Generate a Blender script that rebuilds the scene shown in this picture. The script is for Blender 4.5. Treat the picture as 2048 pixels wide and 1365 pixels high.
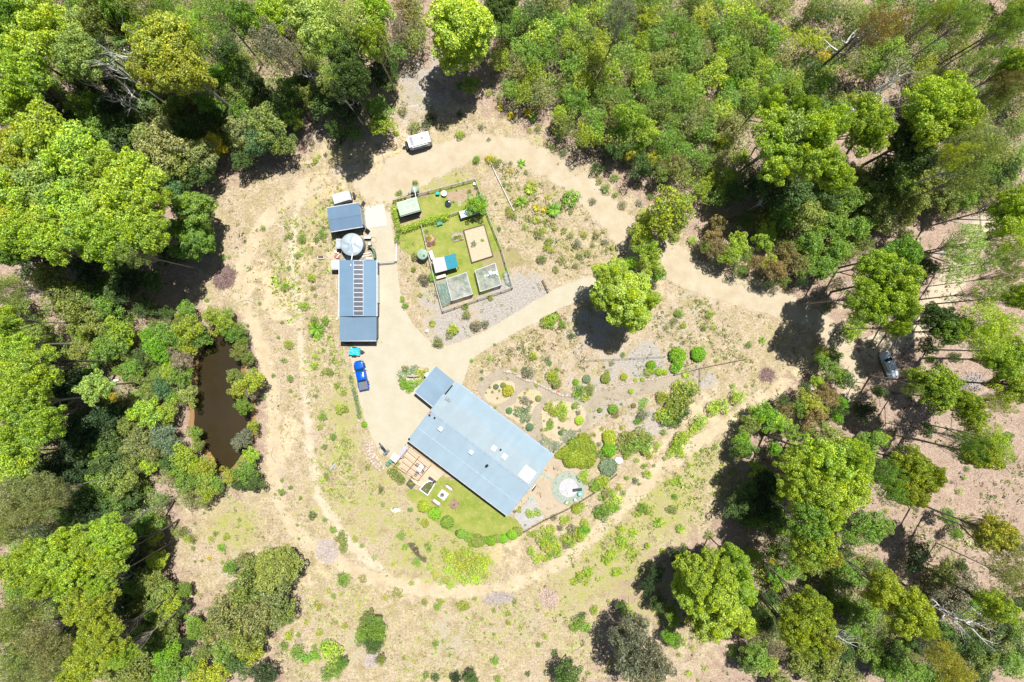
import bpy, bmesh, math, random
import numpy as np
from mathutils import Vector, Matrix
for o in list(bpy.data.objects): bpy.data.objects.remove(o)
scene = bpy.context.scene
COL = scene.collection
PI = math.pi
# ------------------------------------------------------------------ camera
ALT = 120.0
S = 2048/180.0                     # photo pixels per metre on the ground
cd = bpy.data.cameras.new('camera'); cam = bpy.data.objects.new('camera', cd); COL.objects.link(cam)
cam.location = (0, 0, ALT); cam.rotation_euler = (0, 0, 0)
cd.sensor_width = 36; cd.lens = 18/(90/ALT); cd.clip_start = 1; cd.clip_end = 3000
scene.camera = cam
# ------------------------------------------------------------------ light
SUN_EL, SUN_AZ = math.radians(70), math.radians(30)      # azimuth from +Y towards +X
w = bpy.data.worlds.new('World'); scene.world = w; w.use_nodes = True
wn = w.node_tree; bg = wn.nodes['Background']
sky = wn.nodes.new('ShaderNodeTexSky'); sky.sky_type = 'NISHITA'; sky.sun_disc = False
sky.sun_elevation = SUN_EL; sky.sun_rotation = SUN_AZ; sky.air_density = 1.0; sky.dust_density = 1.0
wn.links.new(sky.outputs[0], bg.inputs[0]); bg.inputs[1].default_value = 0.05
sd = bpy.data.lights.new('sun', 'SUN'); sun = bpy.data.objects.new('sun', sd); COL.objects.link(sun)
sd.energy = 5.0; sd.angle = math.radians(0.53); sd.color = (1.0, 0.96, 0.88)
sdir = Vector((math.sin(SUN_AZ)*math.cos(SUN_EL), math.cos(SUN_AZ)*math.cos(SUN_EL), math.sin(SUN_EL)))
sun.rotation_euler = sdir.to_track_quat('Z', 'Y').to_euler(); sun.location = (0, 0, 100)
vs = scene.view_settings; vs.view_transform = 'Standard'; vs.look = 'None'; vs.gamma = 1; vs.exposure = 0.74
try:
    scene.cycles.max_bounces = 6; scene.cycles.diffuse_bounces = 3; scene.cycles.transparent_max_bounces = 12
    scene.cycles.glossy_bounces = 2; scene.cycles.transmission_bounces = 3
except Exception: pass
# ------------------------------------------------------------------ pixel -> world
def W(px, py, h=0.0):
    k = (1-h/ALT)/S
    return Vector(((px-1024)*k, (682.5-py)*k, h))
REG = {'A':(0,0),'B':(680,0),'C':(1348,0),'D':(0,450),'E':(1348,450),'F':(0,900),'G':(680,900),'H':(1348,900),'I':(680,450)}
REG5 = {'1':(620,240),'2':(620,480),'3':(740,700),'4':(740,860),'5':(960,700),'6':(960,880)}
REG13 = {'a':(640,360),'b':(640,450),'c':(680,680),'d':(750,880),'e':(780,240),'f':(1700,680),'h':(820,950),'i':(1060,920),'j':(640,850),'k':(780,720)}
def Z(r, x, y):
    if r in REG: o, s = REG[r], 2.9257
    elif r in REG5: o, s = REG5[r], 4.8762
    elif r == 'g': o, s = (850, 480), 11.378
    elif r == 'l': o, s = (780, 360), 9.752
    else: o, s = REG13[r], 13.653
    return (o[0]+x/s, o[1]+y/s)
# ------------------------------------------------------------------ materials
def nt_new(name):
    m = bpy.data.materials.new(name); m.use_nodes = True; m.node_tree.nodes.clear()
    return m, m.node_tree
def nd(nt, t, ins=None, **props):
    n = nt.nodes.new('ShaderNode'+t)
    for k, v in props.items(): setattr(n, k, v)
    for k, v in (ins or {}).items():
        sk = n.inputs[k]
        if hasattr(v, 'is_linked') or isinstance(v, bpy.types.NodeSocket): nt.links.new(v, sk)
        else: sk.default_value = v
    return n
def c4(c): return (c[0], c[1], c[2], 1)
def noise(nt, scale, detail=3, rough=0.6, vec=None, dist=0.0):
    ins = {'Scale': scale, 'Detail': detail, 'Roughness': rough, 'Distortion': dist}
    if vec is not None: ins['Vector'] = vec
    return nd(nt, 'TexNoise', ins).outputs[0]
def mixc(nt, f, a, b, mode='MIX'):
    n = nt.nodes.new('ShaderNodeMix'); n.data_type = 'RGBA'; n.blend_type = mode
    for i, v in ((0, f), (6, a), (7, b)):
        if isinstance(v, bpy.types.NodeSocket): nt.links.new(v, n.inputs[i])
        else: n.inputs[i].default_value = v if i == 0 else c4(v)
    return n.outputs[2]
def maprange(nt, v, a, b, c=0.0, d=1.0):
    n = nd(nt, 'MapRange', {'Value': v, 'From Min': a, 'From Max': b, 'To Min': c, 'To Max': d}); n.clamp = True
    return n.outputs[0]
def math_(nt, op, a, b=None):
    n = nt.nodes.new('ShaderNodeMath'); n.operation = op
    for i, v in ((0, a), (1, b)):
        if v is None: continue
        if isinstance(v, bpy.types.NodeSocket): nt.links.new(v, n.inputs[i])
        else: n.inputs[i].default_value = v
    return n.outputs[0]
def obco(nt): return nd(nt, 'TexCoord').outputs['Object']
def finish(nt, color, rough=0.8, metal=0.0, bump=None, bstr=0.3, bdist=0.05, alpha=None, spec=0.3):
    ins = {'Roughness': rough, 'Metallic': metal}
    b = nd(nt, 'BsdfPrincipled', ins); b.inputs['Specular IOR Level'].default_value = spec
    if isinstance(color, bpy.types.NodeSocket): nt.links.new(color, b.inputs['Base Color'])
    else: b.inputs['Base Color'].default_value = c4(color)
    if bump is not None:
        bn = nd(nt, 'Bump', {'Height': bump, 'Strength': bstr, 'Distance': bdist}); nt.links.new(bn.outputs[0], b.inputs['Normal'])
    if alpha is not None: nt.links.new(alpha, b.inputs['Alpha'])
    out = nt.nodes.new('ShaderNodeOutputMaterial'); nt.links.new(b.outputs[0], out.inputs[0])
    return b
MATS = {}
def plain(name, col, rough=0.7, metal=0.0, var=0.18, scale=3.0, bump=0.15, spec=0.3):
    if name in MATS: return MATS[name]
    m, nt = nt_new(name); v = obco(nt)
    n = noise(nt, scale, 4, 0.6, v)
    c = mixc(nt, maprange(nt, n, 0.3, 0.7), [x*(1-var) for x in col], [min(1, x*(1+var)) for x in col])
    n2 = noise(nt, scale*7, 2, 0.6, v)
    c = mixc(nt, maprange(nt, n2, 0.35, 0.75, 0, 0.35), c, [x*(1-var*1.6) for x in col])
    finish(nt, c, rough, metal, n2, bump, 0.02, spec=spec)
    MATS[name] = m; return m
def metal_roof(name, col, pitch=0.19, axis='X', rough=0.45, var=0.07, lap=1.6):
    m, nt = nt_new(name); v = obco(nt)
    sp = nd(nt, 'SeparateXYZ', {0: v}); ax = sp.outputs[axis]
    s = math_(nt, 'SINE', math_(nt, 'MULTIPLY', ax, 2*PI/pitch))
    n = noise(nt, 0.35, 4, 0.6, v)
    c = mixc(nt, maprange(nt, n, 0.3, 0.7), [x*(1-var) for x in col], [min(1, x*(1+var)) for x in col])
    # sheet-to-sheet tone
    sh = math_(nt, 'FLOOR', math_(nt, 'MULTIPLY', ax, 1/0.76))
    wn_ = nd(nt, 'TexWhiteNoise', {'W': sh}, noise_dimensions='1D').outputs[0]
    c = mixc(nt, maprange(nt, wn_, 0, 1, 0, 0.16), c, [x*0.72 for x in col])
    # screw lines / stains
    n3 = noise(nt, 6, 3, 0.7, v)
    c = mixc(nt, maprange(nt, n3, 0.55, 0.8, 0, 0.25), c, (0.30, 0.30, 0.30))
    finish(nt, c, rough+0.2, 0.0, s, 0.3, 0.02, spec=0.2)
    return m
def leafmat(name, transl=0.35):
    m, nt = nt_new(name)
    oi = nd(nt, 'ObjectInfo'); at = nd(nt, 'Attribute', attribute_name='rnd')
    base = mixc(nt, 1.0, oi.outputs['Color'], nd(nt, 'Attribute', attribute_name='tint').outputs['Color'], 'ADD'); r = at.outputs['Fac']
    hue = nd(nt, 'HueSaturation', {'Color': base, 'Hue': maprange(nt, r, 0, 1, 0.487, 0.513), 'Saturation': maprange(nt, r, 0, 1, 1.12, 0.82),
             'Value': maprange(nt, math_(nt, 'FRACT', math_(nt, 'MULTIPLY', r, 7.31)), 0, 1, 0.55, 1.45)})
    vn = noise(nt, 0.45, 3, 0.6, obco(nt)); col = mixc(nt, maprange(nt, vn, 0.42, 0.62, 0, 0.75), hue.outputs[0], (0.68, 0.80, 0.95), 'MULTIPLY')
    d = nd(nt, 'BsdfPrincipled', {'Base Color': col, 'Roughness': 0.55}); d.inputs['Specular IOR Level'].default_value = 0.35
    tcol = mixc(nt, 1.0, col, (1.0, 1.0, 0.35), 'MULTIPLY')
    t = nd(nt, 'BsdfTranslucent', {'Color': tcol})
    mx = nd(nt, 'MixShader', {0: transl, 1: d.outputs[0], 2: t.outputs[0]})
    out = nt.nodes.new('ShaderNodeOutputMaterial'); nt.links.new(mx.outputs[0], out.inputs[0])
    return m
LEAF = leafmat('leaf', 0.36)
def barkmat(name, a, b, sc=2.0):
    m, nt = nt_new(name); v = obco(nt)
    mp = nd(nt, 'Mapping', {0: v}); mp.inputs['Scale'].default_value = (1, 1, 0.25)
    n = noise(nt, sc*2, 5, 0.7, mp.outputs[0])
    finish(nt, mixc(nt, maprange(nt, n, 0.35, 0.65), a, b), 0.85, 0, n, 0.5, 0.05)
    return m
BARK_PALE = barkmat('pale_gum_bark', (0.20, 0.17, 0.14), (0.42, 0.38, 0.34))
BARK_DARK = barkmat('dark_ironbark', (0.05, 0.045, 0.04), (0.16, 0.14, 0.12))
BARK_DEAD = barkmat('weathered_dead_wood', (0.46, 0.44, 0.43), (0.74, 0.72, 0.71))
BARK_MID = barkmat('brown_bark', (0.08, 0.06, 0.045), (0.20, 0.16, 0.12))
# ------------------------------------------------------------------ mesh helpers
class MB:
    def __init__(s): s.v = []; s.f = []
    def add(s, vs, fs):
        n = len(s.v); s.v += [tuple(p) for p in vs]; s.f += [tuple(i+n for i in f) for f in fs]; return s
    def box(s, c, d, rz=0.0, bev=0.0, rx=0.0):
        x, y, z = d[0]/2, d[1]/2, d[2]/2
        M = Matrix.Translation(c) @ Matrix.Rotation(rz, 4, 'Z') @ Matrix.Rotation(rx, 4, 'X')
        if bev > 0:
            b = min(bev, x*0.9, y*0.9, z*0.9); L = []
            for zz, k in ((-z, b), (-z+b, 0), (z-b, 0), (z, b)):
                L.append([M @ Vector(p) for p in ((-x+k, -y+b, zz), (-x+b, -y+k, zz), (x-b, -y+k, zz), (x-k, -y+b, zz), (x-k, y-b, zz), (x-b, y-k, zz), (-x+b, y-k, zz), (-x+k, y-b, zz))])
            return s.loft(L)
        P = [M @ Vector(p) for p in ((-x,-y,-z),(x,-y,-z),(x,y,-z),(-x,y,-z),(-x,-y,z),(x,-y,z),(x,y,z),(-x,y,z))]
        return s.add(P, [(3,2,1,0),(4,5,6,7),(0,1,5,4),(1,2,6,5),(2,3,7,6),(3,0,4,7)])
    def loft(s, L, cap=True):
        n = len(L[0]); vs = [p for l in L for p in l]; fs = []
        for i in range(len(L)-1):
            for j in range(n):
                k = (j+1) % n; fs.append((i*n+j, i*n+k, (i+1)*n+k, (i+1)*n+j))
        if cap: fs.append(tuple(reversed(range(n)))); fs.append(tuple((len(L)-1)*n+j for j in range(n)))
        return s.add(vs, fs)
    def prism(s, poly, z0, z1):
        return s.loft([[(x, y, z0) for x, y in poly], [(x, y, z1) for x, y in poly]])
    def slab(s, poly3, t):       # sloping sheet, poly given at its top
        return s.loft([[(x, y, z-t) for x, y, z in poly3], [tuple(p) for p in poly3]])
    def tube(s, pts, rad, n=6, cap=True):
        pts = [Vector(p) for p in pts]
        if not isinstance(rad, (list, tuple)): rad = [rad]*len(pts)
        L = []; up = Vector((0.123, 0.456, 0.88))
        for i, p in enumerate(pts):
            d = (pts[min(i+1, len(pts)-1)]-pts[max(i-1, 0)])
            d = d.normalized() if d.length > 1e-6 else Vector((0, 0, 1))
            a = d.cross(up)
            if a.length < 0.1: a = d.cross(Vector((1, 0, 0)))
            a.normalize(); b = d.cross(a)
            L.append([p+(a*math.cos(2*PI*k/n)+b*math.sin(2*PI*k/n))*rad[i] for k in range(n)])
        return s.loft(L, cap)
    def lathe(s, c, prof, n=24):
        L = [[(c[0]+r*math.cos(2*PI*k/n), c[1]+r*math.sin(2*PI*k/n), c[2]+z) for k in range(n)] for r, z in prof]
        return s.loft(L)
    def stone(s, c, r, rng, flat=0.6):
        L = []; n = 7; ph = rng.uniform(0, 6); k1 = [rng.uniform(0.75, 1.15) for _ in range(n)]
        for zz, rr in ((-0.5, 0.8), (0.1, 1.0), (0.45, 0.75), (0.6, 0.3)):
            L.append([(c[0]+r*rr*k1[j]*math.cos(ph+2*PI*j/n), c[1]+r*rr*k1[j]*math.sin(ph+2*PI*j/n), c[2]+zz*r*flat+rng.uniform(-.03, .03)*r) for j in range(n)])
        return s.loft(L)
    def build(s, name, mat, parent=None, smooth=False):
        me = bpy.data.meshes.new(name); me.from_pydata(s.v, [], s.f); me.update()
        o = bpy.data.objects.new(name, me); COL.objects.link(o)
        if mat: me.materials.append(mat)
        if smooth: me.polygons.foreach_set('use_smooth', [True]*len(me.polygons))
        if parent: o.parent = parent
        return o
def mesh_np(name, V, F, mat, rnd=None, smooth=False):
    me = bpy.data.meshes.new(name); V = np.asarray(V, np.float32); F = np.asarray(F, np.int32)
    me.vertices.add(len(V)); me.vertices.foreach_set('co', V.ravel())
    k = F.shape[1]; me.loops.add(F.size); me.loops.foreach_set('vertex_index', F.ravel())
    me.polygons.add(len(F)); me.polygons.foreach_set('loop_start', np.arange(0, F.size, k, dtype=np.int32))
    if smooth: me.polygons.foreach_set('use_smooth', np.ones(len(F), bool))
    me.update(calc_edges=True); me.validate()
    if rnd is not None:
        a = me.attributes.new('rnd', 'FLOAT', 'POINT'); a.data.foreach_set('value', np.asarray(rnd, np.float32))
    if mat: me.materials.append(mat)
    return me
def tag(o, label=None, cat=None, group=None, kind=None):
    if label: o['label'] = label
    if cat: o['category'] = cat
    if group: o['group'] = group
    if kind: o['kind'] = kind
    return o
def empty(name, loc=(0, 0, 0), rz=0.0, label=None, cat=None, group=None):
    o = bpy.data.objects.new(name, None); COL.objects.link(o); o.location = loc; o.rotation_euler = (0, 0, rz)
    o.empty_display_size = 0.2
    return tag(o, label, cat, group)
def copy_tree(o, parent=None):
    c = o.copy(); COL.objects.link(c); c.parent = parent
    for ch in list(o.children): copy_tree(ch, c)
    return c
def poly_sd(P, poly):
    poly = np.asarray(poly, float); x, y = P[:, 0], P[:, 1]
    ins = np.zeros(len(P), bool); dm = np.full(len(P), 1e9); n = len(poly)
    for i in range(n):
        ax, ay = poly[i]; bx, by = poly[(i+1) % n]
        dx, dy = bx-ax, by-ay; L = dx*dx+dy*dy+1e-12
        t = np.clip(((x-ax)*dx+(y-ay)*dy)/L, 0, 1)
        dm = np.minimum(dm, np.hypot(x-ax-t*dx, y-ay-t*dy))
        if ay != by:
            c = ((ay > y) != (by > y)) & (x < (bx-ax)*(y-ay)/(by-ay)+ax); ins ^= c
    return np.where(ins, dm, -dm)
def line_sd(P, pts):
    x, y = P[:, 0], P[:, 1]; out = np.full(len(P), -1e9)
    for (ax, ay, aw), (bx, by, bw) in zip(pts[:-1], pts[1:]):
        dx, dy = bx-ax, by-ay; L = dx*dx+dy*dy+1e-12
        t = np.clip(((x-ax)*dx+(y-ay)*dy)/L, 0, 1)
        out = np.maximum(out, aw+(bw-aw)*t-np.hypot(x-ax-t*dx, y-ay-t*dy))
    return out
def P2(s, reg=None):          # "x,y x,y" in photo (or zoom) pixels -> ground xy
    out = []
    for q in s.split():
        v = [float(t) for t in q.split(',')]
        p = (v[0], v[1]) if reg is None else Z(reg, v[0], v[1])
        g = W(*p); out.append((g.x, g.y) + ((v[2]/S,) if len(v) > 2 else ()))
    return out
def smooth_closed(poly, it=2):
    for _ in range(it):
        q = []
        for i in range(len(poly)):
            a, b = poly[i], poly[(i+1) % len(poly)]
            q += [(a[0]*.75+b[0]*.25, a[1]*.75+b[1]*.25), (a[0]*.25+b[0]*.75, a[1]*.25+b[1]*.75)]
        poly = q
    return poly
# ------------------------------------------------------------------ ground zones
GK = 0.54
FOREST_CLEAR = P2('385,385 450,365 500,345 560,340 610,300 640,250 700,270 770,190 790,130 840,100 880,180 960,215 1080,260 1180,340 1290,400 1380,470 1420,540 1560,600 1660,660 1640,720 1560,790 1490,840 1500,960 1440,1050 1330,1110 1230,1180 1200,1300 1170,1400 560,1400 600,1230 560,1130 500,1180 380,1200 330,1060 430,1000 500,960 535,900 520,700 480,640 380,600 430,480')
def ground():
    xs = np.concatenate([np.linspace(-600, -110, 8), np.arange(-98, 98.01, 0.6), np.linspace(110, 600, 8)])
    ys = np.concatenate([np.linspace(-600, -80, 8), np.arange(-67, 67.01, 0.6), np.linspace(80, 600, 8)])
    X, Y = np.meshgrid(xs, ys); P = np.stack([X.ravel(), Y.ravel()], 1)
    nx, ny = len(xs), len(ys)
    i = np.arange(nx-1)[None, :]+np.arange(ny-1)[:, None]*nx
    F = np.stack([i, i+1, i+1+nx, i+nx], -1).reshape(-1, 4)
    Zc = np.zeros(len(P))
    pond = poly_sd(P, POND)
    Zc = np.where(pond > 0, -np.clip(pond*0.9, 0, 1.0), 0)
    V = np.column_stack([P, Zc])
    me = mesh_np('ground', V, F, None)
    def soft(poly, w): return np.clip(poly_sd(P, P2(poly))/w*0.5+0.5, 0, 1)
    def blob(lst):
        r = np.zeros(len(P))
        for q in lst.split():
            px, py, rr, a = [float(t) for t in q.split(',')]
            g = W(px, py); d = np.hypot(P[:, 0]-g.x, P[:, 1]-g.y)/(rr/S); r = np.maximum(r, a*np.clip(1.4-d*0.9, 0, 1))
        return r
    dry = np.clip(poly_sd(P, FOREST_CLEAR)/6+0.5, 0, 1)*0.8
    dry = np.maximum(dry, blob('1180,100,90,.4 1500,650,90,.8 700,1250,200,.7 1000,1280,220,.8 1350,1300,110,.6 1850,1000,90,.25 430,1030,60,.9'))
    green = blob('660,1000,80,.5 690,900,60,.55 745,1020,90,.55 760,960,60,.5 850,1090,110,.6 920,1130,100,.6 1000,1240,120,.42 1230,1110,110,.62 1330,1010,90,.62 1390,930,70,.5 1140,1180,80,.55 640,420,60,.45 700,300,60,.45 470,1050,70,.6 520,420,40,.3 700,1250,120,.38 850,1280,120,.35 880,345,80,.62 830,480,45,.6 900,560,60,.6 960,560,50,.5 1100,290,60,.4 1000,400,60,.35 690,820,60,.6 700,760,40,.5 1150,1250,120,.4 1300,1180,100,.5 1450,900,60,.4 1100,450,90,.35 1550,980,60,.4 1600,1120,60,.25')
    sand = blob('1040,700,30,.2 560,600,60,.55 600,520,40,.45 520,560,50,.6 560,900,40,.55 700,330,80,.5 640,380,60,.5 860,240,90,.3 1480,540,90,.5 1360,380,60,.4 1620,740,60,.55 1700,640,60,.4 790,330,90,.55 1330,920,60,.45 1290,580,60,.35 700,420,50,.5 580,860,30,.6 830,1150,80,.4 620,1130,60,.4 650,500,40,.35 1400,820,60,.4 1000,1100,50,.5 1080,1060,40,.4')
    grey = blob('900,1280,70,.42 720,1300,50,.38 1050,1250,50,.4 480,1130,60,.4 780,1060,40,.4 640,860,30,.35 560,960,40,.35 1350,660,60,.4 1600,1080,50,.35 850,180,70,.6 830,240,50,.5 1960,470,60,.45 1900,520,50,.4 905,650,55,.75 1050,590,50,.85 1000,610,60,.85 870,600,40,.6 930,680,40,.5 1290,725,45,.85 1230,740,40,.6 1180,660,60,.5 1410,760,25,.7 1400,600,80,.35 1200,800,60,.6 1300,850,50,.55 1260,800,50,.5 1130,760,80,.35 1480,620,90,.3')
    at = me.attributes.new('zoneA', 'FLOAT_COLOR', 'POINT'); at.data.foreach_set('color', np.stack([dry, green, sand, np.ones(len(P))], 1).astype(np.float32).ravel())
    mud = np.clip(1-np.abs(pond+0.2)/1.6, 0, 1)+np.where(pond > 0, 1, 0)
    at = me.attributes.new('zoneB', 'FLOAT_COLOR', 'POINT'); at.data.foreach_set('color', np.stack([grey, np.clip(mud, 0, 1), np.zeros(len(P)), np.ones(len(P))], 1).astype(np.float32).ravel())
    m, nt = nt_new('ground_earth'); v = obco(nt)
    zA = nd(nt, 'SeparateColor', {0: nd(nt, 'Attribute', attribute_name='zoneA').outputs['Color']})
    zB = nd(nt, 'SeparateColor', {0: nd(nt, 'Attribute', attribute_name='zoneB').outputs['Color']})
    big = noise(nt, 0.12, 4, 0.6, v); med = noise(nt, 0.55, 5, 0.65, v); fine = noise(nt, 2.6, 4, 0.75, v); spk = noise(nt, 6.5, 2, 0.8, v)
    col = mixc(nt, maprange(nt, med, 0.35, 0.68), (0.39, 0.27, 0.20), (0.60, 0.47, 0.38))
    col = mixc(nt, maprange(nt, fine, 0.44, 0.60, 0, 0.85), col, (0.26, 0.19, 0.14))
    col = mixc(nt, maprange(nt, spk, 0.5, 0.66, 0, 0.85), col, (0.72, 0.60, 0.50))
    # dry grass
    big2 = noise(nt, 0.22, 5, 0.7, v, 0.6)
    d1 = mixc(nt, maprange(nt, med, 0.38, 0.62), (0.40, 0.34, 0.17), (0.70, 0.58, 0.43))
    d1 = mixc(nt, maprange(nt, big2, 0.45, 0.6, 0, 0.65), d1, (0.60, 0.48, 0.40))
    d1 = mixc(nt, maprange(nt, big2, 0.34, 0.44, 0.6, 0), d1, (0.42, 0.40, 0.14))
    d1 = mixc(nt, maprange(nt, fine, 0.44, 0.60, 0, 0.85), d1, (0.29, 0.25, 0.12))
    d1 = mixc(nt, maprange(nt, spk, 0.5, 0.68, 0, 0.8), d1, (0.74, 0.64, 0.48))
    def zone(base, zsock, colr, amp=0.9, lo=0.38, hi=0.62, tex=med, tex2=fine):
        t = math_(nt, 'ADD', math_(nt, 'MULTIPLY', math_(nt, 'SUBTRACT', tex, 0.5), amp*1.6), math_(nt, 'MULTIPLY', math_(nt, 'SUBTRACT', tex2, 0.5), amp))
        f = maprange(nt, math_(nt, 'ADD', zsock, t), lo, hi)
        return mixc(nt, f, base, colr)
    col = zone(col, zA.outputs[0], d1, 1.0, 0.3, 0.6)
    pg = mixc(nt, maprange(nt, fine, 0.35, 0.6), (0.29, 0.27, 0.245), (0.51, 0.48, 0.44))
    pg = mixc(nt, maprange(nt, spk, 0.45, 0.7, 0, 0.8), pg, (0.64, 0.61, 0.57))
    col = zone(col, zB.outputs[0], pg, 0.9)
    sd_ = mixc(nt, maprange(nt, fine, 0.35, 0.65), (0.66, 0.50, 0.30), (0.78, 0.64, 0.46))
    col = zone(col, zA.outputs[2], sd_, 1.1, 0.42, 0.6)
    gr = mixc(nt, maprange(nt, fine, 0.38, 0.62), (0.25, 0.31, 0.05), (0.50, 0.50, 0.16))
    gr = mixc(nt, maprange(nt, spk, 0.5, 0.7, 0, 0.6), gr, (0.58, 0.50, 0.28))
    col = zone(col, zA.outputs[1], gr, 0.9, 0.4, 0.75)
    md = mixc(nt, fine, (0.42, 0.25, 0.11), (0.30, 0.19, 0.10))
    col = zone(col, zB.outputs[1], md, 0.25, 0.45, 0.7)
    col = mixc(nt, 1.0, col, (GK*1.33, GK*1.30, GK*1.30), 'MULTIPLY')
    bmp = math_(nt, 'ADD', math_(nt, 'MULTIPLY', fine, 1.0), math_(nt, 'MULTIPLY', spk, 0.6))
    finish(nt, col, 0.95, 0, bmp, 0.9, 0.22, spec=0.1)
    me.materials.append(m)
    o = bpy.data.objects.new('ground', me); COL.objects.link(o); tag(o, kind='structure')
POND = smooth_closed(P2('418,668 434,664 452,668 479,680 472,705 486,726 480,745 497,770 505,800 499,830 506,860 498,890 476,922 455,948 436,942 428,914 410,896 396,878 384,850 390,830 381,800 396,775 392,750 398,735 396,715 408,696'), 2)
ground()
def surf_mat(name, a, b, c=None, edge_amp=1.0, soft=0.5, sp=(0.5, 0.7), rut=None, fade=1.0, sc=1.0, bstr=0.5, specr=0.1):
    a, b = [x*GK for x in a], [x*GK for x in b]; c = [x*GK for x in c] if c else None
    m, nt = nt_new(name); v = obco(nt)
    e = nd(nt, 'Attribute', attribute_name='edge').outputs['Fac']
    med = noise(nt, 0.45*sc, 4, 0.6, v); fine = noise(nt, 2.4*sc, 4, 0.7, v); spk = noise(nt, 7*sc, 2, 0.7, v)
    col = mixc(nt, maprange(nt, med, 0.32, 0.68), a, b)
    if c: col = mixc(nt, maprange(nt, fine, sp[0], sp[1], 0, 0.8), col, c)
    col = mixc(nt, maprange(nt, spk, 0.45, 0.75, 0, 0.35), col, [x*0.72 for x in a])
    t = math_(nt, 'ADD', math_(nt, 'MULTIPLY', math_(nt, 'SUBTRACT', fine, 0.5), edge_amp*3.0), math_(nt, 'MULTIPLY', math_(nt, 'SUBTRACT', med, 0.5), edge_amp*3.2))
    dz = math_(nt, 'MULTIPLY', math_(nt, 'SUBTRACT', noise(nt, 5.5, 2, 0.8, v), 0.5), soft*2.6)
    al = math_(nt, 'GREATER_THAN', math_(nt, 'ADD', math_(nt, 'ADD', e, t), dz), 0.0)
    if fade < 1: al = math_(nt, 'MULTIPLY', al, math_(nt, 'LESS_THAN', noise(nt, 3.3, 3, 0.8, v), 0.5+(fade-0.5)*0.42))
    finish(nt, col, 0.93, 0, fine, bstr, 0.1, alpha=al, spec=specr)
    return m
ZTAB = {'worn_track': .006, 'bare_track': .006, 'dirt_track': .014, 'dirt_road': .024, 'lawn': .030, 'driveway': .034, 'garden_soil': .044, 'garden_path': .040, 'side_yard': .064, 'garden_bed': .068, 'pebble_bed': .090, 'drying_ground': .052, 'mulch_patch': .010}
def patch(name, mat, poly=None, line=None, margin=0.8, cell=0.35, z=None, kind='structure', label=None, cat=None):
    pts = np.array([(p[0], p[1]) for p in (poly or line)])
    wd = max(p[2] for p in line) if line else 0
    lo = pts.min(0)-margin-wd; hi = pts.max(0)+margin+wd
    xs = np.arange(lo[0], hi[0]+cell, cell); ys = np.arange(lo[1], hi[1]+cell, cell)
    X, Y = np.meshgrid(xs, ys); P = np.stack([X.ravel(), Y.ravel()], 1)
    sdv = poly_sd(P, poly) if poly else line_sd(P, line)
    nx, ny = len(xs), len(ys)
    i = (np.arange(nx-1)[None, :]+np.arange(ny-1)[:, None]*nx).ravel()
    F = np.stack([i, i+1, i+1+nx, i+nx], -1)
    F = F[(sdv[F] > -margin).any(1)]
    used, inv = np.unique(F, return_inverse=True); F = inv.reshape(-1, 4)
    if z is None: z = ZTAB.get(name, 0.03); ZTAB[name] = z+0.004
    V = np.column_stack([P[used], np.full(len(used), z)])
    me = mesh_np(name, V, F, mat); a = me.attributes.new('edge', 'FLOAT', 'POINT'); a.data.foreach_set('value', sdv[used].astype(np.float32))
    o = bpy.data.objects.new(name, me); COL.objects.link(o); tag(o, label, cat, None, kind)
    return o
M_TRACK = surf_mat('track_sand', (0.68, 0.54, 0.36), (0.82, 0.71, 0.51), (0.58, 0.48, 0.35), 0.7, 0.7, fade=0.95)
M_FAINT = surf_mat('worn_track', (0.74, 0.61, 0.45), (0.86, 0.75, 0.58), (0.62, 0.52, 0.38), 0.8, 1.1, fade=0.9)
M_ROAD = surf_mat('road_gravel', (0.64, 0.53, 0.37), (0.76, 0.66, 0.50), (0.52, 0.43, 0.31), 0.55, 0.7, sp=(0.6, 0.8))
M_DRIVE = surf_mat('driveway_gravel', (0.66, 0.60, 0.45), (0.73, 0.67, 0.54), (0.60, 0.53, 0.40), 0.16, 0.25, sp=(0.6, 0.85), bstr=0.3)
patch('dirt_track', M_TRACK, line=P2('640,372,13 585,392,14 535,438,14 503,490,14 480,545,15 480,592,13 505,640,12 525,700,13 545,780,13 550,880,12 545,950,11 562,1012,11 600,1075,14 650,1110,12 720,1150,14 800,1172,14 900,1184,14 1000,1178,14 1080,1150,12 1150,1108,13 1200,1060,14 1260,1000,13 1340,930,13 1420,870,11 1490,820,10 1570,765,12'), margin=1.6)
patch('worn_track', M_FAINT, line=P2('600,395,7 588,450,7 583,520,7 598,640,6 608,780,6 620,900,7 638,1000,8 690,1080,10 760,1135,10'), margin=1.6)
patch('worn_track', M_FAINT, line=P2('1210,1020,6 1290,960,10 1370,890,9 1450,850,8 1520,790,9'), margin=1.6)
patch('dirt_track', M_FAINT, line=P2('1975,430,18 1905,560,26 1850,640,30 1740,700,24'), margin=1.6)
patch('bare_track', M_FAINT, line=P2('1440,30,9 1436,90,8 1430,140,7'), margin=1.2)
patch('dirt_road', M_ROAD, line=P2('670,345,8 715,350,22 760,400,20 800,350,40 880,318,32 960,290,24 1040,305,27 1110,335,27 1170,380,27 1220,430,28 1265,480,34 1330,520,38 1400,556,32 1480,585,28 1560,610,26 1635,640,20 1690,690,22 1712,740,18 1700,800,16'), margin=1.4)
DRIVE = smooth_closed(P2('225,150 228,680 205,705 40,705 62,790 88,900 128,1090 158,1180 200,1270 240,1350 350,1350 470,1200 700,1000 740,860 770,790 850,730 950,680 1040,620 1180,560 1270,500 1400,440 1560,400 1640,330 1500,300 1400,315 1240,380 1100,470 980,540 850,620 720,680 600,710 540,700 430,590 370,480 345,350 335,220 300,0 295,-90 150,-90 150,60', 'I'), 1)
patch('driveway', M_DRIVE, poly=DRIVE, margin=0.7)
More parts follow.
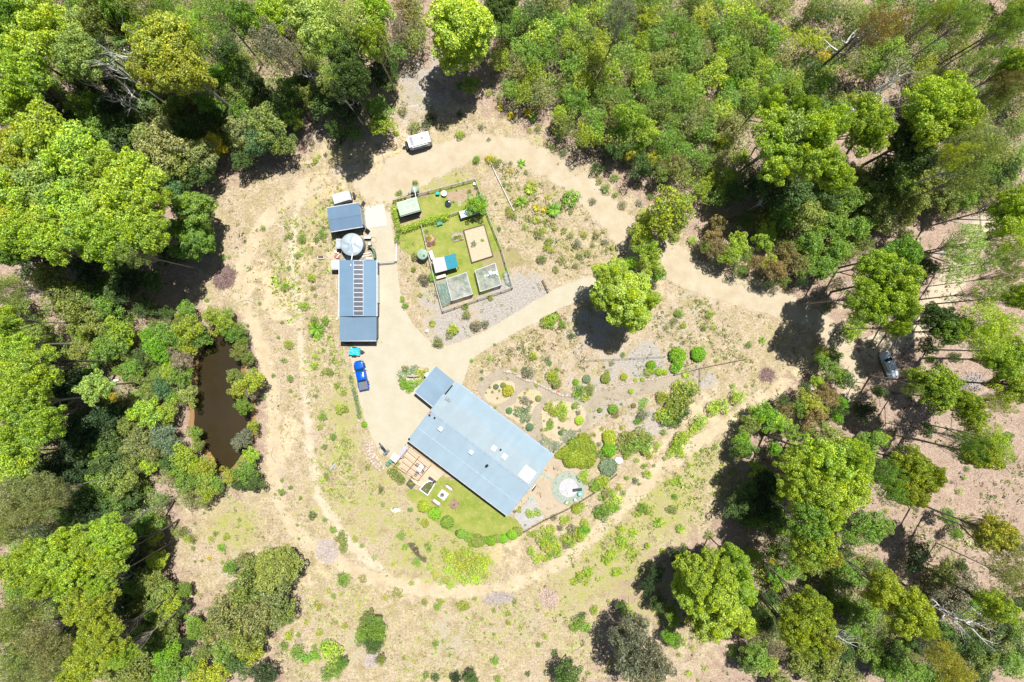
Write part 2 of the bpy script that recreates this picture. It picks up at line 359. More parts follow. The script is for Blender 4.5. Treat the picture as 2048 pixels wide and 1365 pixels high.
M_PATH = surf_mat('path_grit', (0.50, 0.43, 0.33), (0.60, 0.52, 0.41), (0.42, 0.36, 0.29), 0.2, 0.3)
patch('garden_path', M_PATH, line=P2('30,360,8 90,290,9 190,235,10 300,240,11 420,320,12 560,330,11 660,400,13 800,470,14 950,490,13 1060,500,16 1250,440,17 1500,370,17 1750,320,17 1960,260,16 2150,220,14', '5'), margin=0.8)
patch('garden_path', M_PATH, line=P2('20,370,9 60,470,8 200,540,9 330,490,10 370,380,8 340,300,7 280,260,6', '5'), margin=0.8)
patch('garden_path', M_PATH, line=P2('640,440,8 560,540,9 530,640,9 560,740,9 590,830,9 700,950,8', '5'), margin=0.8)
patch('garden_path', M_PATH, line=P2('1060,500,12 1070,620,12 1000,760,11 880,870,11 760,960,10 700,990,10', '5'), margin=0.8)
patch('garden_path', M_PATH, line=P2('200,560,8 330,650,8 470,790,8 600,900,7 700,1000,8', '5'), margin=0.8)
patch('side_yard', surf_mat('side_yard_grit', (0.62, 0.51, 0.38), (0.72, 0.60, 0.46), (0.56, 0.46, 0.35), 0.2, 0.3), poly=P2('705,130 770,180 860,265 960,290 1040,430 1030,560 960,620 850,660 640,760 600,700 520,580 440,600 330,720 290,720', '6'))
M_BED = surf_mat('bed_sand', (0.70, 0.57, 0.39), (0.80, 0.68, 0.49), (0.58, 0.46, 0.32), 0.2, 0.3)
for bp in ('50,400 130,300 250,290 340,320 350,410 300,470 200,530 110,530 40,470', '380,420 450,380 560,380 610,430 600,510 530,560 500,640 520,740 500,810 420,760 330,680 250,640 240,560 330,540', '600,560 660,510 800,490 960,520 1045,600 1030,700 960,780 860,820 760,960 640,950 590,880 620,820 600,700', '1090,780 1180,730 1240,790 1200,900 1150,960 1090,880'):
    patch('garden_bed', M_BED, poly=smooth_closed(P2(bp, '5'), 1), margin=0.6)
M_LAWN = surf_mat('mown_lawn', (0.27, 0.38, 0.05), (0.50, 0.50, 0.14), (0.60, 0.54, 0.27), 0.35, 0.6, sp=(0.52, 0.72), sc=0.9)
patch('lawn', M_LAWN, poly=smooth_closed(P2('380,235 450,225 520,255 600,120 960,380 1035,400 1070,450 1010,510 900,555 800,550 700,510 600,460 530,400 460,320 400,290', 'G'), 1), margin=0.9)
patch('lawn', M_LAWN, poly=smooth_closed(P2('1040,760 1640,590 1700,800 1780,1000 1900,1330 1960,1500 1700,1700 1560,1720 1480,1600 1250,1450 1130,1100 900,1130 860,1000 1060,960', '1'), 0), margin=0.7)
patch('lawn', M_LAWN, poly=smooth_closed(P2('870,1110 1090,1050 1150,1360 1000,1330 880,1250', '1'), 0), margin=0.8)
M_SOIL = surf_mat('bare_garden_soil', (0.52, 0.38, 0.26), (0.62, 0.48, 0.34), (0.38, 0.28, 0.18), 0.2, 0.3)
patch('garden_soil', M_SOIL, poly=P2('1340,710 1640,640 1660,740 1500,800 1340,800', '1'), margin=0.6)
patch('garden_soil', M_SOIL, poly=P2('870,930 1080,890 1110,940 1060,990 880,1040', '1'), margin=0.6)
M_PEB = surf_mat('pale_pebbles', (0.50, 0.48, 0.47), (0.66, 0.64, 0.63), (0.76, 0.74, 0.73), 0.1, 0.2, sc=1.6)
patch('pebble_bed', M_PEB, poly=P2('325,725 480,575 545,590 630,750 430,885', '6'), margin=0.5)
patch('drying_ground', surf_mat('grass_dry_mown', (0.40, 0.36, 0.15), (0.50, 0.44, 0.22), (0.58, 0.48, 0.32), 0.3, 0.8), poly=P2('1650,1300 2000,1250 2100,1400 1700,1500', '1'), margin=0.8)
# pond
m, nt = nt_new('muddy_water'); v = obco(nt)
n = noise(nt, 0.1, 3, 0.5, v); n2 = noise(nt, 3.0, 2, 0.5, v)
finish(nt, mixc(nt, maprange(nt, n, 0.3, 0.7), (0.024, 0.018, 0.009), (0.036, 0.026, 0.013)), 0.08, 0, n2, 0.05, 0.02, spec=0.4)
pc = (sum(p[0] for p in POND)/len(POND), sum(p[1] for p in POND)/len(POND))
mb = MB(); mb.add([(pc[0]+(x-pc[0])*1.08, pc[1]+(y-pc[1])*1.03, -0.10) for x, y in POND], [tuple(range(len(POND)))])
tag(mb.build('pond_water', m), kind='structure')
# ------------------------------------------------------------------ foliage
def unit(v): return v/np.maximum(np.linalg.norm(v, axis=1, keepdims=True), 1e-6)
def leaf_quads(C, N, size, rng, asp=0.55):
    n = len(C); N = unit(N); R = unit(rng.normal(size=(n, 3)))
    T = unit(np.cross(N, R)); B = np.cross(N, T); s = (size*rng.uniform(0.6, 1.35, n))[:, None]
    k = rng.uniform(-0.25, 0.25, n)[:, None]
    V = np.stack([C-T*s*0.5, C+B*s*asp*0.5+T*s*k, C+T*s*0.5, C-B*s*asp*0.5+T*s*k], 1).reshape(-1, 3)
    F = np.arange(4*n).reshape(n, 4)
    return V, F
def clump_leaves(clumps, leaf, dens, rng, zlo=-0.5, flat=0.8, jit=0.75, asp=0.6):
    Cs, Ns, Rn = [], [], []
    for (c, r) in clumps:
        n = max(6, int(dens*r*r)); c = np.asarray(c)
        z = rng.uniform(zlo, 1, n); ph = rng.uniform(0, 2*PI, n); q = np.sqrt(np.maximum(0, 1-z*z))
        d = np.stack([q*np.cos(ph), q*np.sin(ph), z], 1)
        bumps = 1+0.16*np.sin(d[:, 0]*5+c[0]*3)*np.cos(d[:, 1]*5+c[1])
        rad = r*bumps[:, None]*(rng.uniform(0.35, 1.0, n)**0.33)[:, None]*np.array([1, 1, flat])
        Cs.append(c+d*rad); Ns.append(unit(d+np.array([0, 0, 0.35]))+rng.normal(size=(n, 3))*jit)
        Rn.append(np.clip(rng.normal(0.5, 0.2, n)+rng.normal(0, 0.13), 0, 1))
    C = np.concatenate(Cs); N = np.concatenate(Ns); R = np.concatenate(Rn)
    V, F = leaf_quads(C, N, np.full(len(C), leaf), rng, asp)
    return V, F, np.repeat(R, 4)
def place_clumps(rng, K, a, b, zc, cr, shell=0.35, lobes=3, zmin=-0.7):
    out = []; ph = rng.uniform(0, 2*PI, 4); tries = 0
    while len(out) < K and tries < K*60:
        tries += 1
        d = rng.normal(size=3); d /= np.linalg.norm(d)
        if d[2] < zmin: continue
        t = (shell+(1-shell)*rng.random())**0.8
        az = math.atan2(d[1], d[0])
        f = 1+0.17*math.sin(lobes*az+ph[0])+0.10*math.sin((lobes+2)*az+ph[1])
        r = cr*rng.uniform(0.6, 1.45)
        p = np.array([d[0]*a*f*t, d[1]*a*f*t, d[2]*b*t+zc])
        if all(np.linalg.norm(p-q)*1.0 > 0.62*(r+s) for q, s in out): out.append((p, r))
    return out
def limb_mesh(rng, clumps, H, zc, a, r0, fork=0.5, twigs=True, bark=None, lean=0.5):
    mb = MB(); top = Vector((rng.normal()*lean, rng.normal()*lean, zc*0.98)); f = Vector((top.x*0.45+rng.normal()*0.2, top.y*0.45+rng.normal()*0.2, zc*fork))
    mb.tube([(0, 0, -0.3), (0, 0, 0.5), (f.x*0.6, f.y*0.6, zc*fork*0.6), f, (f+top)*0.5, top], [r0*1.5, r0*1.1, r0*0.9, r0*0.75, r0*0.5, r0*0.22], 7)
    for i, (c, r) in enumerate(clumps):
        c = Vector(c); t = rng.uniform(0.0, 0.75); s = f.lerp(top, t)
        if s.z > c.z-0.3: s = f.lerp(top, max(0, t-0.5))
        mid = s.lerp(c, 0.5)+Vector((rng.normal()*0.25, rng.normal()*0.25, -0.12*(c-s).length))
        k = r0*0.32*(1-t*0.4)
        mb.tube([s, mid, c], [k, k*0.6, k*0.22], 4, cap=False)
    return mb
PROTO = {}
class Proto: pass
def make_proto(key, name, seed, H, zc, a, b, K, cr, leaf, dens, r0, bark, shell=0.35, fork=0.5, zlo=-0.5, flat=0.8, lobes=3, zmin=-0.7, jit=0.75, asp=0.6, lean=0.5, trunk=True):
    rng = np.random.default_rng(seed)
    cl = place_clumps(rng, K, a, b, zc, cr, shell, lobes, zmin)
    V, F, R = clump_leaves(cl, leaf, dens, rng, zlo, flat, jit, asp)
    p = Proto(); p.a = a*0.96+cr*(0.85 if key == 'M' else 0.55); p.H = H; p.zc = zc; p.name = name; p.b = b
    p.crown = mesh_np('crown', V, F, LEAF, R)
    p.trunk = None
    if trunk:
        mb = limb_mesh(rng, cl, H, zc, a, r0, fork, lean=lean); me = bpy.data.meshes.new('trunk'); me.from_pydata(mb.v, [], mb.f); me.update(); me.materials.append(bark); p.trunk = me
    PROTO.setdefault(key, []).append(p)
# tall gums: rounded crown of cauliflower clumps on a long bare trunk
for i in range(6):
    make_proto('E', 'gum_tree', 10+i, 26, 20.5, 4.7, 3.7, 76+i*3, 0.95, 0.36, 225, 0.34, BARK_PALE if i % 2 else BARK_DARK, shell=0.22, fork=0.6, lobes=2+i % 4, zmin=-0.6, jit=0.85)
# deep crowned gums standing in the open
for i in range(2):
    make_proto('K', 'gum_tree', 30+i, 24, 15.5, 4.9, 8.0, 130, 1.1, 0.37, 230, 0.36, BARK_DARK, shell=0.45, fork=0.35, lobes=3, zmin=-0.85)
# smaller bushy trees
for i in range(5):
    make_proto('M', 'bush_tree', 40+i, 10, 6.6, 2.5, 2.6, 34, 0.75, 0.27, 260, 0.13, BARK_MID, shell=0.3, fork=0.35, lobes=2+i % 3, zmin=-0.8)
# feathery saplings
for i in range(5):
    make_proto('S', 'sapling', 60+i, 8, 5.0, 1.9, 2.6, 30, 0.66, 0.27, 210, 0.055, BARK_DARK, shell=0.15, fork=0.3, lobes=3, zmin=-0.8, zlo=-0.8, jit=1.3, asp=0.34)
# open, thin foliaged tall gums
for i in range(3):
    make_proto('T', 'gum_tree', 80+i, 26, 20.0, 4.8, 4.0, 50, 0.95, 0.32, 170, 0.27, BARK_PALE, shell=0.3, fork=0.6, lobes=3, jit=1.2, asp=0.42, zmin=-0.6)
# shrubs without a visible trunk
for i in range(4):
    make_proto('B', 'shrub', 100+i, 2.2, 0.9, 0.9, 0.8, 14, 0.42, 0.17, 420, 0.04, BARK_MID, shell=0.3, lobes=2+i, zmin=-0.2, trunk=False)
# clipped rounded shrubs
0 and make_proto('R', 'clipped_shrub', 120, 2.0, 0.75, 0.55, 0.4, 9, 0.62, 0.17, 1300, 0.04, BARK_MID, shell=0.1, zmin=0.0, jit=0.55, trunk=False, zlo=-0.3)
0 and make_proto('R', 'clipped_shrub', 121, 2.0, 0.75, 0.55, 0.4, 10, 0.60, 0.17, 1300, 0.04, BARK_MID, shell=0.1, zmin=0.0, jit=0.55, trunk=False, zlo=-0.3)
for sd_i in (120, 121):
    rng = np.random.default_rng(sd_i); cl = [((0, 0, 0.62), 0.62)]+[((0.5*math.cos(q), 0.5*math.sin(q), 0.5), 0.5) for q in np.arange(7)*2*PI/7+rng.normal()*.3]+[((0.45*math.cos(q), 0.45*math.sin(q), 0.2), 0.5) for q in np.arange(6)*2*PI/6]
    V, F, R = clump_leaves(cl, 0.15, 1500, rng, -0.3, 0.9, 0.55, 0.6)
    p = Proto(); p.a = 0.98; p.H = 1.3; p.zc = 0.7; p.b = 1; p.name = 'clipped_shrub'; p.trunk = None; p.crown = mesh_np('crown', V, F, LEAF, R); PROTO.setdefault('R', []).append(p)
# flat mats
make_proto('F', 'groundcover_shrub', 130, 0.5, 0.18, 1.0, 0.12, 26, 0.3, 0.15, 600, 0.04, BARK_MID, shell=0.0, zmin=0.0, jit=0.7, trunk=False, flat=0.5)
make_proto('F', 'groundcover_shrub', 131, 0.5, 0.18, 1.0, 0.12, 26, 0.3, 0.15, 600, 0.04, BARK_MID, shell=0.0, zmin=0.0, jit=0.7, trunk=False, flat=0.5)
def frond_proto(key, name, seed, n, L, wd, arch, h0, segs=5, notch=True):
    rng = np.random.default_rng(seed); V = []; F = []; R = []
    for i in range(n):
        az = 2*PI*i/n*1.618*2+rng.normal()*0.15; el = rng.uniform(0.15, 1.25); ln = L*rng.uniform(0.75, 1.1); r = rng.random()
        dx, dy = math.cos(az), math.sin(az); px, pz = 0.05, h0
        prev = None
        for s in range(segs+1):
            t = s/segs; e = el-arch*t*1.6; w_ = wd*math.sin(PI*min(0.98, 0.12+t*0.88))
            c = np.array([dx*px, dy*px, pz]); sx = np.array([-dy, dx, 0])*w_*0.5
            b = len(V); V += [c-sx-[0, 0, w_*0.12], c, c+sx-[0, 0, w_*0.12]]; R += [r]*3
            if s: F += [(b-3, b-2, b+1, b), (b-2, b-1, b+2, b+1)]
            px += math.cos(e)*ln/segs; pz += math.sin(e)*ln/segs
    p = Proto(); p.a = L*1.05; p.H = h0+L*0.5; p.zc = p.H*0.5; p.b = 1; p.name = name; p.trunk = None
    p.crown = mesh_np('crown', np.array(V), np.array(F), LEAF, R); PROTO.setdefault(key, []).append(p)
frond_proto('C', 'cycad', 200, 34, 1.5, 0.22, 0.9, 0.35); frond_proto('C', 'cycad', 201, 28, 1.5, 0.20, 0.8, 0.3)
frond_proto('Y', 'tussock', 210, 70, 0.8, 0.05, 1.0, 0.05, 3); frond_proto('Y', 'tussock', 211, 90, 0.8, 0.05, 1.1, 0.05, 3)
def dead_proto(seed, H, spread, n1=7, burnt=False, lean=(0, 0)):
    rng = np.random.default_rng(seed); mb = MB(); tr = MB()
    top = Vector((lean[0]+rng.normal()*0.4, lean[1]+rng.normal()*0.4, H*0.72))
    tr.tube([(0, 0, -0.3), (0, 0, 0.6), top*0.5+Vector((rng.normal()*.3, rng.normal()*.3, 0)), top], [0.42, 0.3, 0.26, 0.16], 7)
    def br(p, d, L, r, lv):
        pts = [p]; rr = [r]
        for s in range(4):
            d = (d+Vector((rng.normal()*0.28, rng.normal()*0.28, rng.normal()*0.2+0.05))).normalized(); p = p+d*L/4; pts.append(p); rr.append(r*(1-(s+1)*0.2))
            if lv < 2 and s > 0 and rng.random() < 0.9:
                e = (d+Vector((rng.normal(), rng.normal(), rng.normal()*0.5))*0.8).normalized(); br(p, e, L*0.62, rr[-1]*0.65, lv+1)
        mb.tube(pts, rr, 5 if lv == 0 else 4)
    for i in range(n1):
        az = 2*PI*i/n1+rng.normal()*0.4; s = rng.uniform(0.55, 1.0)
        br((top*s), Vector((math.cos(az), math.sin(az), rng.uniform(0.1, 1.0))).normalized(), spread*rng.uniform(0.7, 1.15), 0.21, 0)
    p = Proto(); p.a = spread*1.1; p.H = H; p.zc = H*0.82; p.b = 3; p.name = 'dead_tree'
    for attr, b, mt in (('trunk', tr, BARK_DARK if burnt else BARK_DEAD), ('crown', mb, BARK_DEAD)):
        me = bpy.data.meshes.new(attr if attr == 'trunk' else 'branches'); me.from_pydata(b.v, [], b.f); me.update(); me.materials.append(mt); setattr(p, attr, me)
    PROTO.setdefault('D', []).append(p)
for i in range(4): dead_proto(300+i, 22, 5.0, 7, i == 1)
PAL = {  # object colours (real leaf colours) and the word for them
 'by': ((0.47, 0.62, 0.06), 'bright lime green'), 'yg': ((0.46, 0.54, 0.05), 'yellow green'), 'pg': ((0.48, 0.59, 0.14), 'pale green'),
 'ol': ((0.32, 0.38, 0.08), 'olive green'), 'og': ((0.37, 0.39, 0.13), 'dusty olive'), 'gr': ((0.27, 0.43, 0.06), 'mid green'), 'bg': ((0.26, 0.50, 0.03), 'vivid green'),
 'dg': ((0.13, 0.21, 0.05), 'dark green'), 'dk': ((0.07, 0.12, 0.04), 'very dark green'), 'bl': ((0.24, 0.34, 0.19), 'blue green'), 'sv': ((0.33, 0.40, 0.28), 'silver grey'),
 'rb': ((0.36, 0.28, 0.10), 'rusty brown'), 'br': ((0.36, 0.31, 0.20), 'grey brown'), 'mg': ((0.30, 0.38, 0.03), 'moss green'), 'ye': ((0.78, 0.66, 0.03), 'yellow flowering'), 'yo': ((0.50, 0.51, 0.06), 'golden green'),
 'gy': ((0.30, 0.31, 0.19), 'grey green'), 'fb': ((0.18, 0.33, 0.13), 'fresh blue green')}
LANDM = [('muddy dam', 445, 800), ('white caravan', 838, 282), ('silver ute', 1778, 730), ('blue ute', 722, 752), ('covered grey trailer', 685, 396), ('round water tank', 704, 490),
 ('long shed', 716, 600), ('house', 960, 880), ('lawn fire pit', 886, 990), ('stone circle', 1137, 976), ('vegetable garden', 905, 490), ('driveway junction', 1290, 540), ('big tree shadow', 1170, 670),
 ('curved stone wall', 1090, 780), ('brown brush pile', 445, 557), ('grey ash heap', 654, 1102), ('south brush pile', 1097, 1195), ('photo top left corner', 0, 0), ('photo top right corner', 2048, 0),
 ('photo bottom left corner', 0, 1365), ('photo bottom right corner', 2048, 1365), ('left edge middle', 0, 683), ('right edge middle', 2048, 683), ('top edge middle', 1024, 0),
 ('bottom edge middle', 1024, 1365), ('top edge left quarter', 512, 0), ('top edge right quarter', 1536, 0), ('bottom edge left quarter', 512, 1365), ('bottom edge right quarter', 1536, 1365),
 ('tangled dead white tree', 230, 110), ('bend of the dirt road', 1230, 440), ('north brush clearing', 830, 180), ('dirt track fork', 1620, 750), ('west track bend', 560, 1010), ('east bare patch', 1900, 1000)]
VEG = []        # (object, look, noun, px, py) -> labels at the end
ORD = ['nearest', 'second nearest', 'third nearest', 'fourth nearest', 'fifth nearest', 'sixth nearest', 'seventh nearest', 'eighth nearest', 'ninth nearest', 'tenth nearest', 'eleventh nearest', 'twelfth nearest', 'thirteenth nearest', 'fourteenth nearest', 'fifteenth nearest', 'sixteenth nearest', 'seventeenth nearest', 'eighteenth nearest', 'nineteenth nearest', 'twentieth nearest']
TREES = {'E': 'tall gum tree', 'K': 'spreading gum tree', 'M': 'bushy tree', 'S': 'feathery sapling', 'T': 'open gum tree', 'B': 'shrub', 'R': 'rounded shrub', 'F': 'spreading shrub', 'C': 'cycad', 'Y': 'grass tussock', 'D': 'bare dead tree'}
CATS = {'E': 'tree', 'K': 'tree', 'M': 'tree', 'S': 'sapling', 'T': 'tree', 'B': 'shrub', 'R': 'shrub', 'F': 'shrub', 'C': 'cycad', 'Y': 'tussock', 'D': 'dead tree'}
GRP = {'E': 'tall gum trees', 'K': 'deep crowned gum trees', 'M': 'bushy trees under the gums', 'S': 'feathery saplings', 'T': 'open crowned gum trees', 'B': 'shrubs around the clearing', 'R': 'clipped round shrubs', 'F': 'low spreading garden shrubs', 'C': 'cycads in the grass', 'Y': 'tussocks in the garden', 'D': 'dead white trees'}
SNAME = {'B': 'shrub', 'R': 'clipped_shrub', 'F': 'low_shrub', 'C': 'cycad', 'Y': 'grass_tussock'}
prng = random.Random(5)
COUNT = {}
LEAD = []
def add_lobe(root, kind, px, py, rpx, hs):
    ps = PROTO[kind]; p = ps[(COUNT.get(kind, 0)*3+int(px)) % len(ps)]; hz = root.scale.z*prng.uniform(0.88, 1.04); zc = p.zc*hz
    c = W(px, py, zc); s = rpx/S*(1-zc/ALT)/p.a; inv = Matrix.Rotation(-root.rotation_euler.z, 3, 'Z')
    sx, sy, sz = root.scale; d = inv @ Vector((c.x-root.location.x, c.y-root.location.y, 0)); lx, ly = d.x/sx, d.y/sy
    cr = bpy.data.objects.new('crown', p.crown); COL.objects.link(cr); cr.parent = root; cr.color = root.children[0].color
    a = prng.uniform(0, 6.28); cr.location = (lx, ly, 0); cr.rotation_euler = (0, 0, a); cr.scale = (s/sx, s/sx, hz/sz)
    zt = p.zc*hz/sz
    MB().tube([(0, 0, zt*0.45), (lx*0.45, ly*0.45, zt*0.68), (lx, ly, zt*0.98)], [0.2, 0.15, 0.06], 6).build('limb', BARK_MID, root)
def plant(kind, px, py, rpx, colr, hs=1.0, vi=None, base=False, squash=1.0, rz=None, sy=1.0):
    ps = PROTO[kind]; i = COUNT.get(kind, 0); COUNT[kind] = i+1
    p = ps[(i if vi is None else vi) % len(ps)]
    R0 = rpx/S
    if kind in 'EKTD': hz = hs*(1+prng.uniform(-0.08, 0.08))
    elif kind in 'MS': hz = min(1.7, max(0.45, (R0/p.a)**0.7))*hs
    else: hz = R0/p.a*hs*squash
    zc = p.zc*hz
    c = W(px, py, 0 if base else zc); k = 1-(0 if kind in 'BRFCY' else zc)/ALT
    sxy = R0*k/p.a
    rz = prng.uniform(0, 6.28) if rz is None else rz
    rgb, word = PAL[colr]; j = prng.uniform(0.86, 1.14); j2 = prng.uniform(0.92, 1.08)
    if kind == 'C': j *= 0.72
    rgb = (rgb[0]*j*j2, rgb[1]*j, rgb[2]*j, 1)
    if p.trunk is None:
        r = bpy.data.objects.new(SNAME[kind], p.crown); COL.objects.link(r); r.color = rgb
    else:
        r = empty({'dk': 'dark_bush_tree', 'dg': 'dark_bush_tree', 'yg': 'yellow_bush_tree', 'yo': 'yellow_bush_tree', 'ye': 'yellow_bush_tree', 'rb': 'drab_bush_tree', 'br': 'drab_bush_tree', 'og': 'drab_bush_tree', 'ol': 'drab_bush_tree'}.get(colr, p.name) if kind == 'M' else p.name)  # all the same bushy trees, species unknown, named apart by leaf colour only
        cr = bpy.data.objects.new('branches' if kind == 'D' else 'crown', p.crown); COL.objects.link(cr); cr.parent = r; cr.color = rgb
        tr = bpy.data.objects.new('trunk', p.trunk); COL.objects.link(tr); tr.parent = r
    r.location = (c.x, c.y, 0.02); r.rotation_euler = (0, 0, rz); r.scale = (sxy, sxy*sy, hz)
    r['category'] = CATS[kind]; r['group'] = GRP[kind]
    if kind == 'M': r['group'] = word+' bushy trees under the gums'
    VEG.append((r, '' if kind == 'D' else word, TREES[kind], px, py)); return r
def PL(reg, kind, s):
    for q in s.split():
        t = q.split(','); px, py = Z(reg, float(t[0]), float(t[1])) if reg else (float(t[0]), float(t[1]))
        sc = 1.0 if not reg else (2.9257 if reg in REG else 4.8762)
        k = kind; cl = t[3]
        if ':' in cl: k, cl = cl.split(':')
        hs = float(t[4]) if len(t) > 4 else 1.0; rr = float(t[2])/sc
        if k in 'ETK' and LEAD and LEAD[0] == (k, cl) and len(LEAD[1]) < 6 and math.hypot(px-LEAD[2], py-LEAD[3]) < 0.82*(rr+LEAD[4]):
            add_lobe(LEAD[5], k, px, py, rr, LEAD[6]); LEAD[1].append(1); continue
        o = plant(k, px, py, rr, cl, hs=hs)
        LEAD[:] = [(k, cl), [1], px, py, rr, o, hs]
    LEAD.clear()
# region A : north west forest
PL('A', 'E', '250,110,150,by 190,270,150,by 440,190,120,pg 130,450,140,by 470,330,130,pg 20,250,110,by 50,60,120,E:gr 30,640,140,by 260,800,170,by 140,900,170,yg 420,900,170,by 250,1040,180,pg 560,1000,150,by 100,1130,160,by 430,1180,170,by 780,1080,170,by 640,1270,160,by 850,1220,120,by 300,1300,160,by 100,1320,150,yg 1000,1130,60,M:by 1140,1230,100,K:gr,0.6 980,260,170,yo 860,210,110,yg 1080,400,150,yo 880,420,110,yo 1130,170,120,T:by 1270,80,130,T:gr 1600,100,110,by 1600,240,130,T:br 1680,350,90,T:br 1800,70,140,pg 1900,200,130,pg 1960,90,100,T:pg 1980,300,110,T:gr 1950,480,90,T:pg 610,90,120,ol 820,40,130,T:ol 990,90,100,T:gr 700,40,90,gr 1430,120,90,gr')
PL('A', 'M', '480,640,110,by 560,760,90,gr 640,620,100,dk 700,760,110,dg 700,920,90,dk 860,830,120,ol 960,870,150,og 1040,970,110,ol 880,960,90,gr 1180,900,110,og 1250,850,75,ye 1110,950,55,ye 1220,600,95,gr 1270,660,70,dg 1150,480,70,dg 1290,440,80,bg 1450,480,90,dg 1400,380,70,gr 1520,540,80,dg 1700,520,90,gr 1430,760,120,og 1560,740,120,ol 1520,810,110,fb 1660,840,80,ol 1480,860,80,ol 1620,620,90,dg 1830,560,90,ol 1780,460,80,dg 1900,600,100,dg 2020,640,100,dk 1700,680,60,gr 1330,300,80,dg 700,480,80,dg 620,420,90,dk 540,260,90,dk 780,700,80,dg 1200,1010,80,dg 1080,1060,70,dg 1420,930,70,dg 1100,740,80,dg 1350,560,80,ol 250,640,120,dk 400,720,100,dk 1400,640,70,gr 1050,1100,70,fb 1740,720,40,by 1960,760,60,dg 1000,640,60,ol 860,560,60,gr 1000,1000,80,dg')
PL('A', 'D', '660,230,160,dk,1.3 790,130,130,dk,1.3 560,330,100,dk,1.25 650,560,90,dk,0.75 720,520,80,dk,0.8 450,440,60,dk 880,60,90,dk 1800,420,70,dk,0.7 1980,520,60,dk')
# region B
PL('B', 'K', '700,190,190,by')
PL('B', 'E', '100,120,140,T:pg 190,240,90,by 40,330,120,dg 200,60,110,by 60,480,110,dg 1640,90,110,T:gy 940,30,90,dg,0.8')
PL('B', 'M', '380,60,90,S:rb 450,120,80,S:ol 350,190,90,S:br 430,230,85,S:ol 420,30,80,S:ol 330,300,70,S:gr 290,400,70,dg 240,330,80,ol 200,450,90,dk 280,480,60,ol 230,650,95,gr 240,730,80,yg 330,780,25,C:by 60,560,90,dk 1690,680,95,by,1.5 1790,770,80,by,1.3 1650,790,75,bg 1700,890,50,ye 1830,930,50,ye 1290,660,55,by 1340,560,60,gr 1500,320,80,yg 1400,560,70,gr 760,500,55,gr 860,190,70,by 1500,770,60,bg 1880,1010,60,ol 1780,980,55,dg 1620,870,70,dg 1960,960,70,rb 1930,1230,140,yg,1.25 1800,1290,70,yg 2010,1180,60,yg')
PL('B', 'B', '1285,795,26,gr 1555,1100,30,gr 1310,890,26,gy 1500,985,40,dg 800,930,20,gr 440,750,38,ol 540,690,30,dk 500,730,30,dk 700,670,20,dk 365,650,30,og 825,745,18,gy 870,815,12,gy 700,790,26,by 720,785,18,og 1415,820,24,gr 1340,1160,52,bg 915,960,22,ol 870,930,26,ye 900,935,20,yo 1000,1000,14,ye 1610,1140,18,gr 1740,1080,26,gy 1820,1150,20,gr 1520,1060,20,ol 1610,1040,24,gr 1480,1180,22,gy 1650,1200,24,gy 1750,1190,20,sv 1860,1230,18,sv 1350,1240,16,ol 1000,1250,26,yo 1020,1270,18,gr 870,545,20,yg 930,560,16,gr 1160,750,20,ol 1110,760,16,yg 1240,860,16,gr 60,770,50,gr 100,790,30,bg 10,790,40,dk 440,1070,18,ol 350,1130,18,gr 1080,1330,16,gr 930,1340,14,gr 1780,1290,24,by 960,1080,16,gr')
PL('B', 'C', '1125,1090,52,yg 1110,1110,40,by 1062,1180,48,bg 1250,1225,60,bg 1062,955,36,bg 1150,1290,32,yo 940,630,30,ye 1000,680,34,ye 1100,660,40,ye 1130,690,30,bg 1200,1225,30,ye 1150,1215,30,ye 1215,1155,24,yo 1090,1010,20,og 930,600,18,yg 700,500,30,gr 790,480,30,bg')
# region C : north east
PL('C', 'E', '570,580,70,by,0.9 560,720,110,by 620,830,120,by 760,640,80,by 720,760,120,pg 850,760,110,by 930,720,90,by 860,960,110,by 950,1040,90,by 720,930,100,by 600,960,110,by,0.9 1130,680,110,by 1120,800,110,by 1180,760,90,by 1480,600,130,by 1600,560,110,by 1660,680,110,by 1520,740,120,by 1400,820,140,dg,0.8 1440,930,100,dg,0.7 2000,380,80,by 1950,150,90,T:gr 2030,70,80,by 1990,1190,90,by 1960,1290,110,by 1170,160,110,T:rb 1280,150,80,T:rb 1540,90,60,T:yg 1930,500,80,T:rb 1900,560,80,T:ol 1880,360,100,T:gr 1700,120,100,T:gr 1750,880,120,T:ol 1620,920,90,T:yg 1700,1050,110,T:ol')
PL('C', 'D', '1120,140,160,dk,1.2 1250,510,160,dk,1.2 1390,400,120,dk,1.2 1770,930,130,dk,1.2 1190,560,100,dk,1.0 520,1180,50,dk,0.4')
PL('C', 'M', '600,1100,130,dg 500,1060,100,dg 720,1140,110,dg 360,1130,80,dg 220,1050,50,yg 1150,1130,90,ol 1040,1160,90,gr 1180,1200,80,ol 780,1250,110,ol 660,1260,90,gr 900,1150,90,dg 1480,1040,100,ol 1320,1060,90,gr 1400,1180,100,ol 1250,1290,90,og 1600,1130,90,ol 1950,1000,80,dg 1860,1050,70,dg 1540,1010,80,gr 1100,1330,80,gr 950,1300,90,gr 1350,1290,60,ol 470,130,75,by 560,190,60,bg 640,200,55,yg 850,240,55,yg 870,340,50,ye 1290,270,55,yg 1240,290,40,yg 210,710,60,pg 330,480,50,bg 440,330,70,gr 380,410,60,gr 620,380,50,rb 340,720,60,rb 100,480,40,yg 400,930,50,by 700,510,50,yg 950,600,70,ol 1050,580,60,yg 1150,400,70,gr 900,480,70,dg 1800,1100,70,ol 1700,1170,70,gr 1450,1110,70,gr 1180,1050,80,dg 1240,970,80,dg 1420,1010,60,yg 1600,1230,60,og 260,1310,60,rb 540,1350,60,by')
